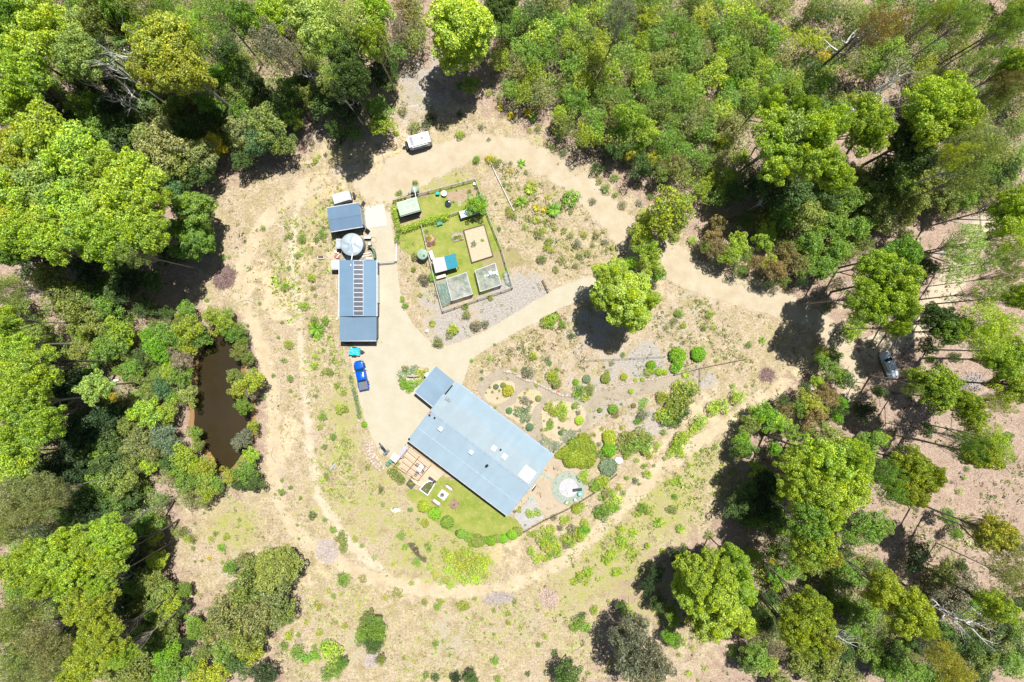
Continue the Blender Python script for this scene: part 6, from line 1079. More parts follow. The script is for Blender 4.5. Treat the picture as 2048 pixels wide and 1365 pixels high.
# lawn furniture
def bench(label, px, py, rz):
    c = W(px, py, .45); r = empty('garden_bench', (c.x, c.y, 0), rz, label, 'bench', 'cushioned benches by the fire pit')
    for k in range(3): MB().box((0, -.18+k*.18, .42), (1.7, .15, .04)).build('slat', M_TIMB, r)
    MB().box((0, .02, .49), (1.2, .42, .09), bev=.03).build('cushion', M_WHITE, r); MB().box((0, -.3, .7), (1.7, .05, .4)).build('backrest', M_TIMB, r)
    for sx in (-1, 1):
        MB().box((sx*.84, 0, .62), (.07, .6, .05)).build('armrest', M_TIMB, r)
        for sy in (-1, 1): MB().box((sx*.82, sy*.24, .2), (.07, .07, .4)).build('leg', M_TIMB, r)
bench('brown bench with white cushion between the fire pit and the house', *Z('h', 1070, 350), math.radians(-36)+PI)
bench('brown bench with white cushion between the fire pit and round shrubs', *Z('h', 725, 750), math.radians(-36))
c = W(*Z('h', 905, 545)); r = empty('fire_pit', (c.x, c.y, 0), math.radians(-36), 'round black fire bowl on a square white slab in the lawn', 'fire pit')
MB().box((0, 0, .07), (1.5, 1.5, .14), bev=.02).build('slab', plain('white_slab', (0.468, 0.456, 0.432), 0.9, var=0.06), r)
MB().lathe((-.12, -.05, .14), [(.2, 0), (.38, .3), (.38, .33), (.3, .3), (.15, .12)], 20).build('bowl', M_GREY, r)
for k in range(4): MB().tube([(-.12+.2*math.cos(k*1.57), -.05+.2*math.sin(k*1.57), .28), (-.12-.2*math.cos(k*1.57+.4), -.05-.2*math.sin(k*1.57+.4), .34)], .04, 5).build('log', M_DKTIM, r)
c = W(*Z('h', 1215, 810), .72); r = empty('picnic_table', (c.x, c.y, 0), math.radians(-36), 'brown timber picnic table with a terracotta pot on top', 'picnic table')
M_PIC = plain('brown_picnic_timber', (0.252, 0.162, 0.132), 0.8, var=0.25, scale=4)
for k in range(5): MB().box((-.3+k*.15, 0, .72), (.135, 1.5, .045)).build('tabletop_board', M_PIC, r)
for sx in (-1, 1):
    MB().box((sx*.68, 0, .44), (.26, 1.5, .045)).build('seat', M_PIC, r)
    MB().box((0, sx*.5, .40), (1.5, .06, .08)).build('cross_bar', M_PIC, r)
    for sy in (-1, 1): MB().tube([(sx*.5, sy*.5, 0), (sx*.2, sy*.5, .69)], .05, 4).build('leg', M_PIC, r)
simple('terracotta_pot', 'small terracotta pot on the picnic table', 'pot', *Z('h', 1200, 820), .85, potparts(.16, .2), z=.745)
# stone circle
c = W(*Z('i', 1050, 770)); R0 = 33/S
m, nt = nt_new('slate_paving'); v = obco(nt); vo = nd(nt, 'TexVoronoi', {'Vector': v, 'Scale': 3.2}); e_ = nd(nt, 'TexVoronoi', {'Vector': v, 'Scale': 3.2}, feature='DISTANCE_TO_EDGE').outputs['Distance']
cl_ = mixc(nt, nd(nt, 'SeparateColor', {0: vo.outputs['Color']}).outputs[0], (0.15, 0.24, 0.20), (0.27, 0.30, 0.26)); finish(nt, mixc(nt, maprange(nt, e_, 0.03, 0.06), (0.34, 0.31, 0.26), cl_), 0.85); 
r = empty('stone_circle', (c.x, c.y, 0), 0, 'round patio of green slate with a white marble centre', 'patio')
MB().lathe((0, 0, 0), [(R0, 0), (R0, .12)], 48).build('slate_ring', m, r)
MB().lathe((0, 0.05, .0), [(18.7/S, .0), (18.7/S, .135)], 48).build('marble_centre', plain('white_marble', (0.364, 0.364, 0.385), 0.7, var=0.14, scale=2.5), r)
e_ = MB()
for k in range(60): e_.box((R0*1.015*math.cos(k*2*PI/60), R0*1.015*math.sin(k*2*PI/60), .04), (.12, .24, .1), rz=k*2*PI/60)
e_.build('edging', M_TIMB, r)
simple('glass_table', 'round green glass table on the stone circle', 'table', *Z('i', 1372, 935), .7, [('top', MB().lathe((0, 0, .68), [(.42, 0), (.44, .03)], 24), plain('green_glass', (0.10, 0.36, 0.30), 0.2)), ('ring', MB().lathe((0, 0, .715), [(.2, 0), (.2, .02)], 16), plain('pale_blue_glass', (0.45, 0.62, 0.6), 0.3)), ('stem', MB().lathe((0, 0, .072), [(.25, 0), (.04, .08), (.04, .6)], 10), M_GREY)])
for x, y, a, mt, lb in ((1240, 1080, 0.6, M_WHITE, 'white armchair on the lower right of the stone circle'), (1010, 1160, 0.9, M_STEEL, 'thin grey wire chair on the lower edge of the stone circle')):
    c = W(*Z('i', x, y), .5); r = empty('patio_chair', (c.x, c.y, .08), a, lb, 'chair')
    for pn, mb, mt2 in chair_parts(mt, M_BLACK if mt is M_WHITE else M_STEEL): mb.build(pn, mt2, r)
for k, (x, y) in enumerate(((335, 385), (415, 430), (490, 490), (572, 540))):
    c = W(*Z('i', x, y)); r = MB().box((0, 0, .03), (.42, .42, .06), bev=.02).build('stepping_stone', plain('green_slate', (0.20, 0.33, 0.28), 0.8)); r.location = (c.x, c.y, 0.06); r.rotation_euler = (0, 0, -.6)
    tag(r, ['green slate stepping stone nearest the house wall', 'green slate stepping stone second from the house wall', 'green slate stepping stone second from the stone circle', 'green slate stepping stone nearest the stone circle'][k], 'paving', 'stepping stones to the stone circle')
simple('folded_umbrella', 'black and white folded umbrella on the side yard by the roof edge', 'umbrella', *Z('i', 110, 785), .3, [('canopy', MB().tube([(-.7, 0, .15), (-.2, 0, .2), (.5, 0, .16)], [.04, .14, .1], 8), M_BLACK), ('cover', MB().tube([(-.3, .18, .12), (.6, .16, .12)], .07, 6), M_WHITE), ('pole', MB().tube([(.5, 0, .16), (1.0, 0, .14)], .03, 6), M_GREY)], rz=.95)
simple('bench_seat', 'green slatted seat at the top of the pebble bed', 'bench', *Z('6', 500, 572), .4, [('slat', MB().box((0, -.15+k*.15, .4), (.95, .12, .04)), plain('seat_green', (0.25, 0.42, 0.34), 0.6)) for k in range(3)]+[('leg', MB().box((sx*.4, 0, .19), (.05, .35, .38)), M_GREY) for sx in (-1, 1)])
# --- dry stone edging of the garden
def stones(name, label, pts, r0, wd=1, mat=None, cat='stone wall', h=0.4, seed=1, dens=1.0):
    rg = random.Random(seed); G = [W(*p) for p in pts]; o0 = G[0]; m_ = MB()
    for a, b in zip(G[:-1], G[1:]):
        n = max(2, int((b-a).length/(r0*1.5)*dens)); nr = Vector((-(b-a).y, (b-a).x, 0)).normalized()
        for k in range(n):
            for q_ in range(wd):
                p = a.lerp(b, (k+rg.random()*.5)/n)-o0+nr*((q_-(wd-1)/2)*r0*1.6+rg.uniform(-.1, .1)); m_.stone((p.x, p.y, h*0.4), r0*rg.uniform(.7, 1.2), rg, .7)
    o = m_.build(name, mat or M_STONE); o.location = (o0.x, o0.y, 0); return tag(o, label, cat)
M_STONE = plain('pale_sandstone', (0.409, 0.335, 0.285), 0.9, var=0.28, scale=2.2)
stones('stone_wall', 'low wall of pale rocks curving above the sandy garden beds', [Z('5', *p) for p in ((225, 215), (320, 218), (420, 285), (520, 312), (620, 360), (700, 400), (800, 440), (920, 455))], .28, 1, seed=2, h=.5)
stones('stone_wall', 'long line of pale rocks edging the upper garden path', [Z('5', *p) for p in ((1080, 415), (1170, 385), (1250, 368), (1380, 340), (1500, 318), (1750, 272), (1960, 225))], .2, 1, seed=3, h=.3)
stones('rock_bank', 'broad bank of pinkish rocks at the lower left of the driveway', [Z('j', *p) for p in ((1340, 450), (1360, 700), (1420, 860), (1510, 1000), (1620, 1120), (1740, 1220))], .3, 3, seed=4, h=.35, cat='rocks', dens=1.1)
stones('stone_edging', 'ring of pale stones round the island flower bed', [(Z('3', 425, 275)[0]+(36/1)*0.95*math.cos(a), Z('3', 425, 275)[1]+24*math.sin(a)) for a in [k*2*PI/24 for k in range(7, 22)]], .16, 1, seed=5, h=.2, cat='edging')
stones('stone_edging', 'thin line of rocks down the left edge of the driveway', [Z('c', *p) for p in ((90, 180), (130, 450), (180, 700), (230, 900))]+[Z('j', *p) for p in ((1080, 0), (1180, 300), (1240, 430))], .14, 1, plain('grey_brown_stone', (0.42, 0.37, 0.33), 0.9, var=0.3), seed=6, h=.15, cat='edging', dens=.7)
for k, (pl_, lb) in enumerate((('50,400 130,300 250,285 345,320 352,410 300,475', 'stone edging round the left sandy bed with the golden shrub'), ('385,418 450,378 560,378 612,430 602,512 530,560', 'stone edging round the middle sandy bed'), ('600,560 660,508 800,488 960,518 1048,600 1032,700 960,785', 'stone edging round the right sandy bed'))):
    stones('stone_edging', lb, [Z('5', *[float(t) for t in q.split(',')]) for q in pl_.split()], .11, 1, plain('grey_pebble_stone', (0.3, 0.264, 0.228), 0.9, var=0.25), seed=10+k, h=.12, cat='edging', dens=.9)
stones('rock_cluster', 'cluster of white rocks on the slope below the hedge deck', [Z('4', *p) for p in ((210, 770), (240, 790), (300, 780))], .2, 2, plain('white_rock', (0.70, 0.68, 0.66), 0.9), seed=20, cat='rocks')
simple('boulder', 'pale flat boulder beside the blue green shrub', 'rock', *Z('6', 1350, 205), .4, [('rock', MB().stone((0, 0, .2), .75, random.Random(4), .5), plain('white_boulder', (0.66, 0.68, 0.70), 0.9))])
simple('garden_ornament', 'orange ornament on the curved stone wall', 'ornament', *Z('5', 768, 403), .4, [('pot', MB().lathe((0, 0, .3), [(.1, 0), (.2, .2), (.12, .35)], 10), plain('orange_red', (0.75, 0.12, 0.03), 0.6)), ('stand', MB().lathe((0, 0, 0), [(.14, 0), (.08, .3)], 8), M_STONE)])
simple('bird_bath', 'round pale bird bath among the blue green groundcover', 'bird bath', *Z('5', 437, 553), .6, [('bowl', MB().lathe((0, 0, .55), [(.1, 0), (.32, .12), (.3, .14), (.1, .06)], 16), M_STONE), ('stem', MB().lathe((0, 0, 0), [(.18, 0), (.08, .1), (.09, .56)], 10), M_STONE)])
simple('wooden_garden_sculpture', 'T shaped weathered log sculpture in the island flower bed', 'sculpture', *Z('k', 645, 450), .7, [('log', MB().tube([(-1.1, .05, .72), (-.4, 0, .8), (.4, .02, .8), (1.1, .2, .78)], [.12, .15, .14, .07], 7), plain('grey_log', (0.42, 0.33, 0.31), 0.9, var=.25)), ('log', MB().tube([(0, 0, .66), (.05, -.55, .25)], .1, 6), plain('grey_log', (0.42, 0.33, 0.31), 0.9)), ('post', MB().tube([(0, 0, 0), (0, 0, .7)], .1, 6), M_DKTIM)])
# boat / plank on the dry slope
simple('upturned_boat', 'narrow pale grey upturned dinghy lying on the west slope', 'boat', *Z('j', 335, 1150), .2, [('hull', MB().loft([[(x, -w_, 0), (x, -w_*.6, h_), (x, w_*.6, h_), (x, w_, 0)] for x, w_, h_ in ((-.85, .22, .2), (-.3, .28, .3), (.4, .2, .26), (.95, .04, .1))]), plain('pale_lilac_hull', (0.336, 0.336, 0.384), 0.6, var=.15)), ('keel', MB().tube([(-.85, 0, .21), (-.3, 0, .31), (.4, 0, .27)], .03, 4), M_GREY)], rz=math.radians(52))
# --- junk round the tank
simple('pump_unit', 'white and black pump box right of the round water tank', 'pump', *Z('b', 1295, 350), .8, [('cabinet', MB().box((0, 0, .38), (1.1, .5, .74), bev=.04), M_BLACK), ('lid', MB().box((0, .05, .79), (1.15, .42, .06), bev=.02), M_WHITE), ('knob', MB().lathe((0, .05, .82), [(.08, 0), (.06, .06)], 8), M_GREY)])
simple('gas_bottle', 'small white drum below the pump box', 'drum', *Z('b', 1345, 520), .7, [('drum', MB().lathe((0, 0, 0), [(.28, 0), (.3, .05), (.3, .6), (.2, .7)], 14), M_STEEL), ('cap', MB().lathe((0, 0, .7), [(.16, 0), (.08, .06)], 10), M_WHITE), ('stand', MB().box((0, -.2, .1), (.7, .2, .2)), M_BLACK)])
simple('garden_hose', 'loose coil of hose right of the pump box', 'hose', *Z('b', 1465, 415), .05, [('coil', MB().tube([((.45+.04*k/12)*math.cos(k*.5), (.55-.03*k/12)*math.sin(k*.5), .06+.004*k) for k in range(26)], .02, 4), plain('tan_hose', (0.40, 0.30, 0.20), 0.7))])
simple('plank_stack', 'untidy stack of planks between tank and long shed', 'planks', *Z('b', 1270, 830), .3, [('plank', MB().box((0, k*.14-.35, .12+.06*(k % 3)), (1.9-.15*k, .12, .05), rz=.35+.14*math.sin(k*2.3)), (M_TIMB, M_STONE, M_WHITE)[k % 3]) for k in range(7)])
simple('white_board', 'flat white board leaning at the top of the long shed', 'board', *Z('b', 1340, 920), .3, [('board', MB().box((0, 0, .3), (1.1, .35, .05), rx=.3), M_WHITE), ('bearer', MB().box((0, 0, .13), (.9, .08, .26)), M_TIMB)])
c = W(*Z('b', 1440, 790)); r = empty('shade_cloth_fence', (c.x, c.y, 0), 0, 'curved green shade cloth screen round the plank stack', 'screen')
A = [(-.75, .95), (-.35, 1.0), (0, .8), (.25, .3), (.4, -.3), (.45, -.95)]
for (x0, y0), (x1, y1) in zip(A[:-1], A[1:]): MB().slab([(x0, y0, 1.2), (x1, y1, 1.2), (x1+.22, y1+.1, 1.0), (x0+.22, y0+.1, 1.0)], 1.0).build('cloth', plain('shade_green', (0.09, 0.17, 0.14), 0.8), r)
for x0, y0 in A[::2]: MB().box((x0, y0, .6), (.06, .06, 1.25)).build('post', M_GREY, r)
simple('blue_bucket', 'small blue bucket left of the round water tank', 'bucket', *Z('b', 487, 760), .3, [('bucket', MB().lathe((0, 0, 0), [(.15, 0), (.2, .32), (.17, .32)], 12), plain('bright_blue2', (0.02, 0.28, 0.70), 0.5)), ('rim', MB().lathe((0, 0, .3), [(.21, 0), (.21, .03)], 12), M_WHITE)])
simple('white_bucket', 'white bucket just left of the small blue bucket', 'bucket', *Z('b', 425, 738), .3, [('bucket', MB().lathe((0, 0, 0), [(.15, 0), (.2, .32), (.05, .33)], 12), M_WHITE), ('rim', MB().lathe((0, 0, .3), [(.21, 0), (.21, .03)], 12), M_WHITE)])
simple('scrap_pile', 'rusty red scrap heap beside the round water tank', 'scrap', *Z('b', 470, 860), .2, [('sheet', MB().box((random.Random(k).uniform(-.3, .3), random.Random(k+9).uniform(-.3, .3), .12+.07*k), (.6, .35, .04), rz=k*.7), plain('rust_red', (0.36, 0.12, 0.08), 0.8)) for k in range(4)]+[('board', MB().box((.2, 0, .45), (.8, .14, .04), rz=.9), M_WHITE)])
simple('fibreglass_lid', 'curved grey green panel leaning on the tank base', 'panel', *Z('b', 720, 880), .4, [('panel', MB().loft([[(-.8+k*.2, -.25, .1), (-.8+k*.2, -.25+.02, .16), (-.8+k*.2, .25, .35+.15*math.sin(k*.39)), (-.8+k*.2, .25, .29+.15*math.sin(k*.39))] for k in range(9)]), plain('grey_green_panel', (0.25, 0.32, 0.32), 0.5)), ('rim', MB().tube([(-.8, -.25, .14), (.8, -.25, .14)], .03, 4), M_PIPE)], rz=-.15)
simple('ladder', 'white ladder lying along the west wall of the long shed', 'ladder', *Z('2', 268, 435), .3, [('rail', MB().tube([(-.18, -.95, .1), (-.18, .95, .1)], .03, 4), M_WHITE), ('rail', MB().tube([(.18, -.95, .1), (.18, .95, .1)], .03, 4), M_WHITE)]+[('rung', MB().tube([(-.18, -.8+.32*k, .1), (.18, -.8+.32*k, .1)], .02, 4), M_WHITE) for k in range(6)])
simple('seedling_tray', 'low white seedling tray left of the round water tank', 'frame', *Z('2', 105, 170), .3, [('side', MB().box((0, -.25, .15), (1.1, .06, .3)), M_WHITE), ('side', MB().box((0, .25, .15), (1.1, .06, .3)), M_TIMB), ('end', MB().box((-.52, 0, .15), (.06, .44, .28)), M_WHITE), ('end', MB().box((.52, 0, .15), (.06, .44, .28)), M_WHITE), ('soil', MB().box((0, 0, .1), (.98, .44, .18)), M_DKTIM)])
simple('parked_trailer_tub', 'white trimmed dark tub under the lower eave of the long shed', 'tub', *Z('c', 185, 75), .8, [('tub', MB().box((0, 0, .4), (1.1, .5, .7), bev=.15), M_BLACK), ('rim', MB().box((0, .15, .78), (1.0, .16, .05), bev=.02), M_WHITE)])
for k, (x, y, lb) in enumerate(((648, 770, 'dark pot at the lower right corner of the long shed roof'), (648, 960, 'dark pot at the bottom right corner of the long shed'), (262, 770, 'pale pot on the west side of the long shed annex'))):
    simple('plant_pot', lb, 'pot', *Z('2', x, y), .3, [('pot', MB().lathe((0, 0, 0), [(.14, 0), (.2, .3), (.15, .3)], 12), M_GREY if k < 2 else M_STEEL), ('soil', MB().lathe((0, 0, .24), [(.17, 0), (.1, .02)], 10), M_DKTIM)])
simple('white_table', 'long white bench along the east wall of the long shed', 'bench', *Z('2', 660, 440), .5, [('top', MB().box((0, 0, .5), (.35, 2.6, .05), bev=.01), M_WHITE), ('leg', MB().box((0, -1.1, .24), (.3, .06, .47)), M_GREY), ('leg', MB().box((0, 1.1, .24), (.3, .06, .47)), M_GREY)])
simple('gas_meter', 'small grey bucket by the driveway island tip', 'bucket', *Z('2', 1138, 890), .4, [('bucket', MB().lathe((0, 0, 0), [(.22, 0), (.28, .4), (.2, .4)], 14), M_GREY), ('lid', MB().lathe((0, 0, .4), [(.3, 0), (.1, .06)], 14), M_STEEL)])
# --- vehicles
def rrect(L_, W_, r, z, x0=0.0, n=3, taperf=0.0, taperr=0.0):
    pts = []
    for cx, cy, a0 in ((L_/2-r, W_/2-r, 0), (-L_/2+r, W_/2-r, 90), (-L_/2+r, -W_/2+r, 180), (L_/2-r, -W_/2+r, 270)):
        for k in range(n+1):
            a = math.radians(a0+90*k/n); x = cx+r*math.cos(a); y = cy+r*math.sin(a)
            if x > 0: y *= 1-taperf*(max(0, x)/(L_/2))**3
            else: y *= 1-taperr*(max(0, -x)/(L_/2))**3
            pts.append((x+x0, y, z))
    return pts
def ute(name, label, cat, fpx, rpx, paint, covermat, cover_label, wd=1.86, glass=M_GLASS, canopy=False):
    hgt = 0.95; A, B = W(*fpx, hgt), W(*rpx, hgt); d = A-B; Ln = d.length; c = (A+B)/2
    r = empty(name, (c.x, c.y, 0), math.atan2(d.y, d.x), label, cat); h = Ln/2
    b = MB(); b.loft([rrect(Ln-.12, wd-.1, .25, .32, 0, 3, .12, .03), rrect(Ln, wd, .3, .45, 0, 3, .12, .03), rrect(Ln, wd, .3, .78, 0, 3, .12, .03), rrect(Ln-.1, wd-.1, .3, .93, -.02, 3, .14, .03)]); b.build('body', paint, r, True)
    hood = MB(); hood.loft([rrect(1.35, wd-.22, .25, .92, h-.78, 3, .1), rrect(1.25, wd-.34, .25, 1.03, h-.78, 3, .1), rrect(1.0, wd-.6, .2, 1.06, h-.76, 3, .1)]); hood.build('bonnet', paint, r, True)
    cab = MB(); cab.loft([rrect(2.3, wd-.12, .2, .9, .1), rrect(2.25, wd-.14, .2, 1.05, .08), rrect(1.45, wd-.42, .18, 1.62, -.02), rrect(1.25, wd-.56, .18, 1.68, -.02)]); cab.build('cabin', paint, r, True)
    def q4(pts, nm, mt): return MB().add(pts, [(0, 1, 2, 3)]).build(nm, mt, r)
    w2 = wd/2
    q4([(1.22, -w2+.2, 1.06), (1.22, w2-.2, 1.06), (.76, w2-.32, 1.60), (.76, -w2+.32, 1.60)], 'windscreen', glass)
    q4([(-1.06, -w2+.2, 1.08), (-1.06, w2-.2, 1.08), (-.80, w2-.32, 1.56), (-.80, -w2+.32, 1.56)], 'rear_window', glass)
    for s in (-1, 1):
        q4([(1.0, s*(w2-.075), 1.08), (.12, s*(w2-.075), 1.08), (.12, s*(w2-.195), 1.54), (.68, s*(w2-.195), 1.54)], 'side_window', glass)
        q4([(.04, s*(w2-.075), 1.08), (-.95, s*(w2-.075), 1.08), (-.72, s*(w2-.195), 1.54), (.04, s*(w2-.195), 1.54)], 'side_window', glass)
        MB().box((1.0, s*(w2+.12), 1.06), (.14, .24, .16), bev=.04).build('mirror', M_WHITE if paint.name != 'silver_paint' else paint, r)
        MB().box((h-.06, s*(w2-.32), .76), (.12, .34, .16), bev=.03).build('headlight', M_WHITE, r)
        MB().box((-h+.03, s*(w2-.14), .78), (.08, .14, .28)).build('tail_light', plain('tail_red', (0.5, 0.02, 0.02), 0.3), r)
        for x in (h-.95, -h+1.1):
            wheelx(x, s*(w2-.12), .37, .26, r)
            MB().box((x, s*(w2-.0), .76), (.86, .1, .1), bev=.04).build('wheel_arch', M_BLACK if not canopy else paint, r)
    for s in (-1, 1): MB().box((-h+.9, s*(w2-.1), .96), (1.5, .08, .12), bev=.03).build('tray_side', paint, r)
    MB().box((-h+.87, 0, .985), (1.5, wd-.3, .06), bev=.03).build(cover_label, covermat, r)
    MB().box((h+.02, 0, .5), (.12, wd-.3, .22), bev=.05).build('bumper', M_BLACK, r); MB().box((-h-.03, 0, .5), (.1, wd-.3, .18), bev=.04).build('bumper', M_GREY, r)
    return r
M_BLUE = plain('blue_paint', (0.0, 0.09, 0.55), 0.25, 0.2, var=0.05, spec=0.7, bump=0.0); M_SILV = plain('silver_paint', (0.50, 0.56, 0.64), 0.3, 0.0, var=0.05, spec=0.6, bump=0.0)
M_COV = plain('tray_cover', (0.10, 0.12, 0.15), 0.6)
ute('parked_ute', 'bright blue double cab ute with dark tray cover on the driveway', 'ute', (716.2, 722.8), (728.4, 781.0), M_BLUE, M_COV, 'tray_cover')
ute('parked_ute', 'silver double cab ute in dappled shade among the gum trees', 'ute', (1768.4, 704.8), (1789.8, 755.8), M_SILV, plain('silver_cover', (0.42, 0.50, 0.60), 0.35, 0.2), 'tray_cover', canopy=True)
# blue tarp trailer
c = W(*Z('c', 390, 325), .8); r = empty('box_trailer', (c.x, c.y, 0), -.06, 'small trailer under a crumpled light blue tarp', 'trailer')
MB().box((0, 0, .5), (1.9, 1.25, .4), bev=.03).build('box', plain('trailer_grey', (0.10, 0.11, 0.13), 0.6), r)
rg = random.Random(8); N = 16; vs = []; fs = []
for i in range(N+1):
    for j in range(N+1):
        u, v_ = i/N-.5, j/N-.5; e = min(.5-abs(u), .5-abs(v_)); vs.append((u*2.0, v_*1.4, (.62 if e <= 0.001 else .84)+.1*math.sin(u*13+v_*7)*math.cos(v_*11)*(1 if e > .05 else .2)+rg.uniform(-.03, .05)))
for i in range(N):
    for j in range(N): a = i*(N+1)+j; fs.append((a, a+N+1, a+N+2, a+1))
MB().add(vs, fs).build('tarp', plain('sky_blue_tarp', (0.02, 0.42, 0.68), 0.35, var=0.25, scale=2.5, spec=0.6), r)
for s in (-1, 1):
    wheelx(-.05, s*.74, .31, .18, r); MB().box((-.05, s*.76, .68), (.8, .22, .05), bev=.02).build('mudguard', M_BLACK, r)
for s in (-1, 1): MB().tube([(.95, s*.4, .42), (1.75, 0, .42)], .04, 5).build('drawbar', M_BLACK, r)
wheelx(1.28, 0, .26, .14, r, 'jockey_wheel', PI/2); MB().lathe((1.3, 0, .45), [(.28, 0), (.3, .08), (.28, .16), (.12, .16)], 16).build('spare_wheel', M_BLACK, r)
# white caravan
A, B = W(*Z('e', 490, 640), 1.9), W(*Z('e', 1095, 470), 1.9); d = B-A; c = (A+B)/2
r = empty('caravan', (c.x, c.y, 0), math.atan2(d.y, d.x), 'white caravan with solar panel on its roof parked on bare ground', 'caravan'); CL, CW = 4.0, 2.0
M_CARG = plain('caravan_side', (0.385, 0.392, 0.406), 0.5)
MB().loft([[(x, y, .45) for x, y in ((-CL/2+.25, -CW/2), (CL/2, -CW/2), (CL/2, CW/2), (-CL/2+.25, CW/2))], [(x, y, 1.2) for x, y in ((-CL/2, -CW/2), (CL/2, -CW/2), (CL/2, CW/2), (-CL/2, CW/2))], [(x, y, 2.35) for x, y in ((-CL/2+.3, -CW/2+.04), (CL/2-.06, -CW/2+.04), (CL/2-.06, CW/2-.04), (-CL/2+.3, CW/2-.04))]]).build('body', M_CARG, r)
MB().box((.12, 0, 2.38), (CL-.5, CW-.12, .12), bev=.05).build('roof', M_WHITE, r)
MB().box((-CL/2+.16, 0, 2.0), (.3, CW-.2, .12), bev=.04).build('front_ledge', M_WHITE, r)
MB().add([(-CL/2+.02, -.7, 1.3), (-CL/2+.02, .7, 1.3), (-CL/2+.2, .7, 1.9), (-CL/2+.2, -.7, 1.9)], [(0, 1, 2, 3)]).build('front_window', M_GLASS, r)
MB().box((-1.25, 0, 2.46), (.55, 1.45, .04)).build('solar_panel', plain('grey_solar', (0.22, 0.24, 0.30), 0.3), r)
MB().box((-.55, 0, 2.49), (.45, .45, .1), bev=.03).build('roof_hatch', M_WHITE, r); MB().box((.6, .1, 2.5), (.4, .4, .12), bev=.05).build('roof_vent', M_GREY, r)
MB().tube([(-1.5, -CW/2-.07, 2.15), (1.3, -CW/2-.07, 2.15)], .09, 8).build('awning_roll', M_STEEL, r)
for x in (-.9, .5): MB().box((x, -CW/2-.01, 1.6), (.8, .04, .5)).build('window', M_GLASS, r)
MB().box((1.35, -CW/2-.012, 1.35), (.62, .04, 1.6)).build('door', M_WHITE, r)
for s in (-1, 1): wheelx(.1, s*(CW/2-.1), .36, .24, r)
for s in (-1, 1): MB().tube([(-CL/2+.2, s*.7, .5), (-CL/2-1.1, 0, .5)], .06, 5).build('drawbar', M_BLACK, r)
MB().box((-CL/2-.35, 0, .75), (.4, 1.5, .4), bev=.04).build('tool_box', M_BLACK, r); MB().lathe((-CL/2-.75, .12, .5), [(.15, 0), (.15, .5), (.08, .6)], 12).build('gas_bottle', M_WHITE, r); MB().tube([(-CL/2-1.15, 0, .05), (-CL/2-1.15, 0, .75)], .06, 6).build('jockey_stand', M_STEEL, r)
# covered camper trailer
c = W(*Z('a', 610, 490), 1.2); r = empty('camper_trailer', (c.x, c.y, 0), math.radians(16), 'pale grey covered camper trailer above the small garage', 'trailer')
MB().loft([[(x*1.0, y, .5) for x, y in ((-1.55, -.85), (1.45, -.85), (1.45, .85), (-1.55, .85))], [(x, y, 1.35) for x, y in ((-1.6, -.9), (1.5, -.85), (1.5, .85), (-1.6, .9))], [(x, y, 1.75) for x, y in ((-1.58, -.85), (1.1, -.8), (1.1, .8), (-1.58, .85))], [(x, y, 1.85) for x, y in ((-1.5, -.5), (.9, -.5), (.9, .5), (-1.5, .5))]]).build('cover', plain('pale_grey_canvas', (0.40, 0.43, 0.46), 0.7, var=0.1), r)
MB().box((0, 0, .4), (3.0, 1.5, .2)).build('chassis', M_BLACK, r)
for s in (-1, 1): wheelx(-.1, s*.86, .34, .2, r)
for s in (-1, 1): MB().tube([(1.4, s*.5, .42), (2.4, 0, .42)], .05, 5).build('drawbar', M_BLACK, r)
MB().box((2.0, 0, .72), (.35, 1.0, .5), bev=.1).build('front_box', M_BLK2, r)
# --- brush piles
def brush(label, px, py, rx, ry, rot, n, col, seed, h=0.9, name='brush_pile'):
    rg = random.Random(seed); c = W(px, py); m_ = MB(); rx /= S; ry /= S
    for k in range(n):
        a = rg.uniform(0, 2*PI); q_ = rg.random()**.6; x, y = rx*q_*math.cos(a), ry*q_*math.sin(a); z = h*(1-q_)*rg.uniform(.2, 1)+.06
        t = rg.gauss(0.4, .8); l = rg.uniform(.5, 1.6); dz = rg.uniform(-.15, .25)
        m_.tube([(x-math.cos(t)*l/2, y-math.sin(t)*l/2, max(.03, z-dz)), (x+rg.uniform(-.1, .1), y+rg.uniform(-.1, .1), z), (x+math.cos(t)*l/2, y+math.sin(t)*l/2, max(.03, z+dz))], rg.uniform(.015, .05), 3)
    o = m_.build(name, col); o.location = (c.x, c.y, 0); o.rotation_euler = (0, 0, rot); return tag(o, label, 'brush pile')
M_TW1 = plain('purple_brown_twigs', (0.22, 0.15, 0.14), 0.9, var=.3); M_TW2 = plain('grey_twigs', (0.38, 0.33, 0.31), 0.9, var=.3)
brush('purplish brown brush pile above the muddy dam', *Z('D', 1315, 310), 24, 19, .8, 620, M_TW1, 1, 1.2)
brush('grey ash and stick heap at the end of the sandy track', *Z('F', 1915, 590), 22, 25, .2, 420, M_TW2, 2, .5)
brush('long flat pile of grey sticks beside the south track', *Z('G', 930, 868), 30, 11, .05, 420, M_TW2, 3, .7)
brush('round pile of pale brown sticks on the south track corner', *Z('G', 1222, 865), 17, 20, 1.2, 420, plain('pale_twigs', (0.45, 0.35, 0.29), 0.9, var=.3), 4, 1.0)
brush('reddish twig heap where the track leaves the shade', *Z('E', 545, 880), 14, 12, 0, 260, M_TW1, 5, .5)
brush('heap of bark strips by the dead sapling south west', *Z('G', 190, 1230), 16, 12, .6, 240, M_TW2, 6, .6)
brush('grey log tangle under the eastern leaning gums', *Z('E', 1730, 930), 30, 20, .4, 300, M_TW2, 7, .8)
brush('fallen branches in the gap among south eastern trees', *Z('H', 1150, 1040), 34, 20, .3, 260, M_TW2, 8, .6)
brush('fallen twigs at the edge of the forest left of the lower track', *Z('F', 890, 260), 30, 14, -.5, 260, M_TW2, 9, .5)
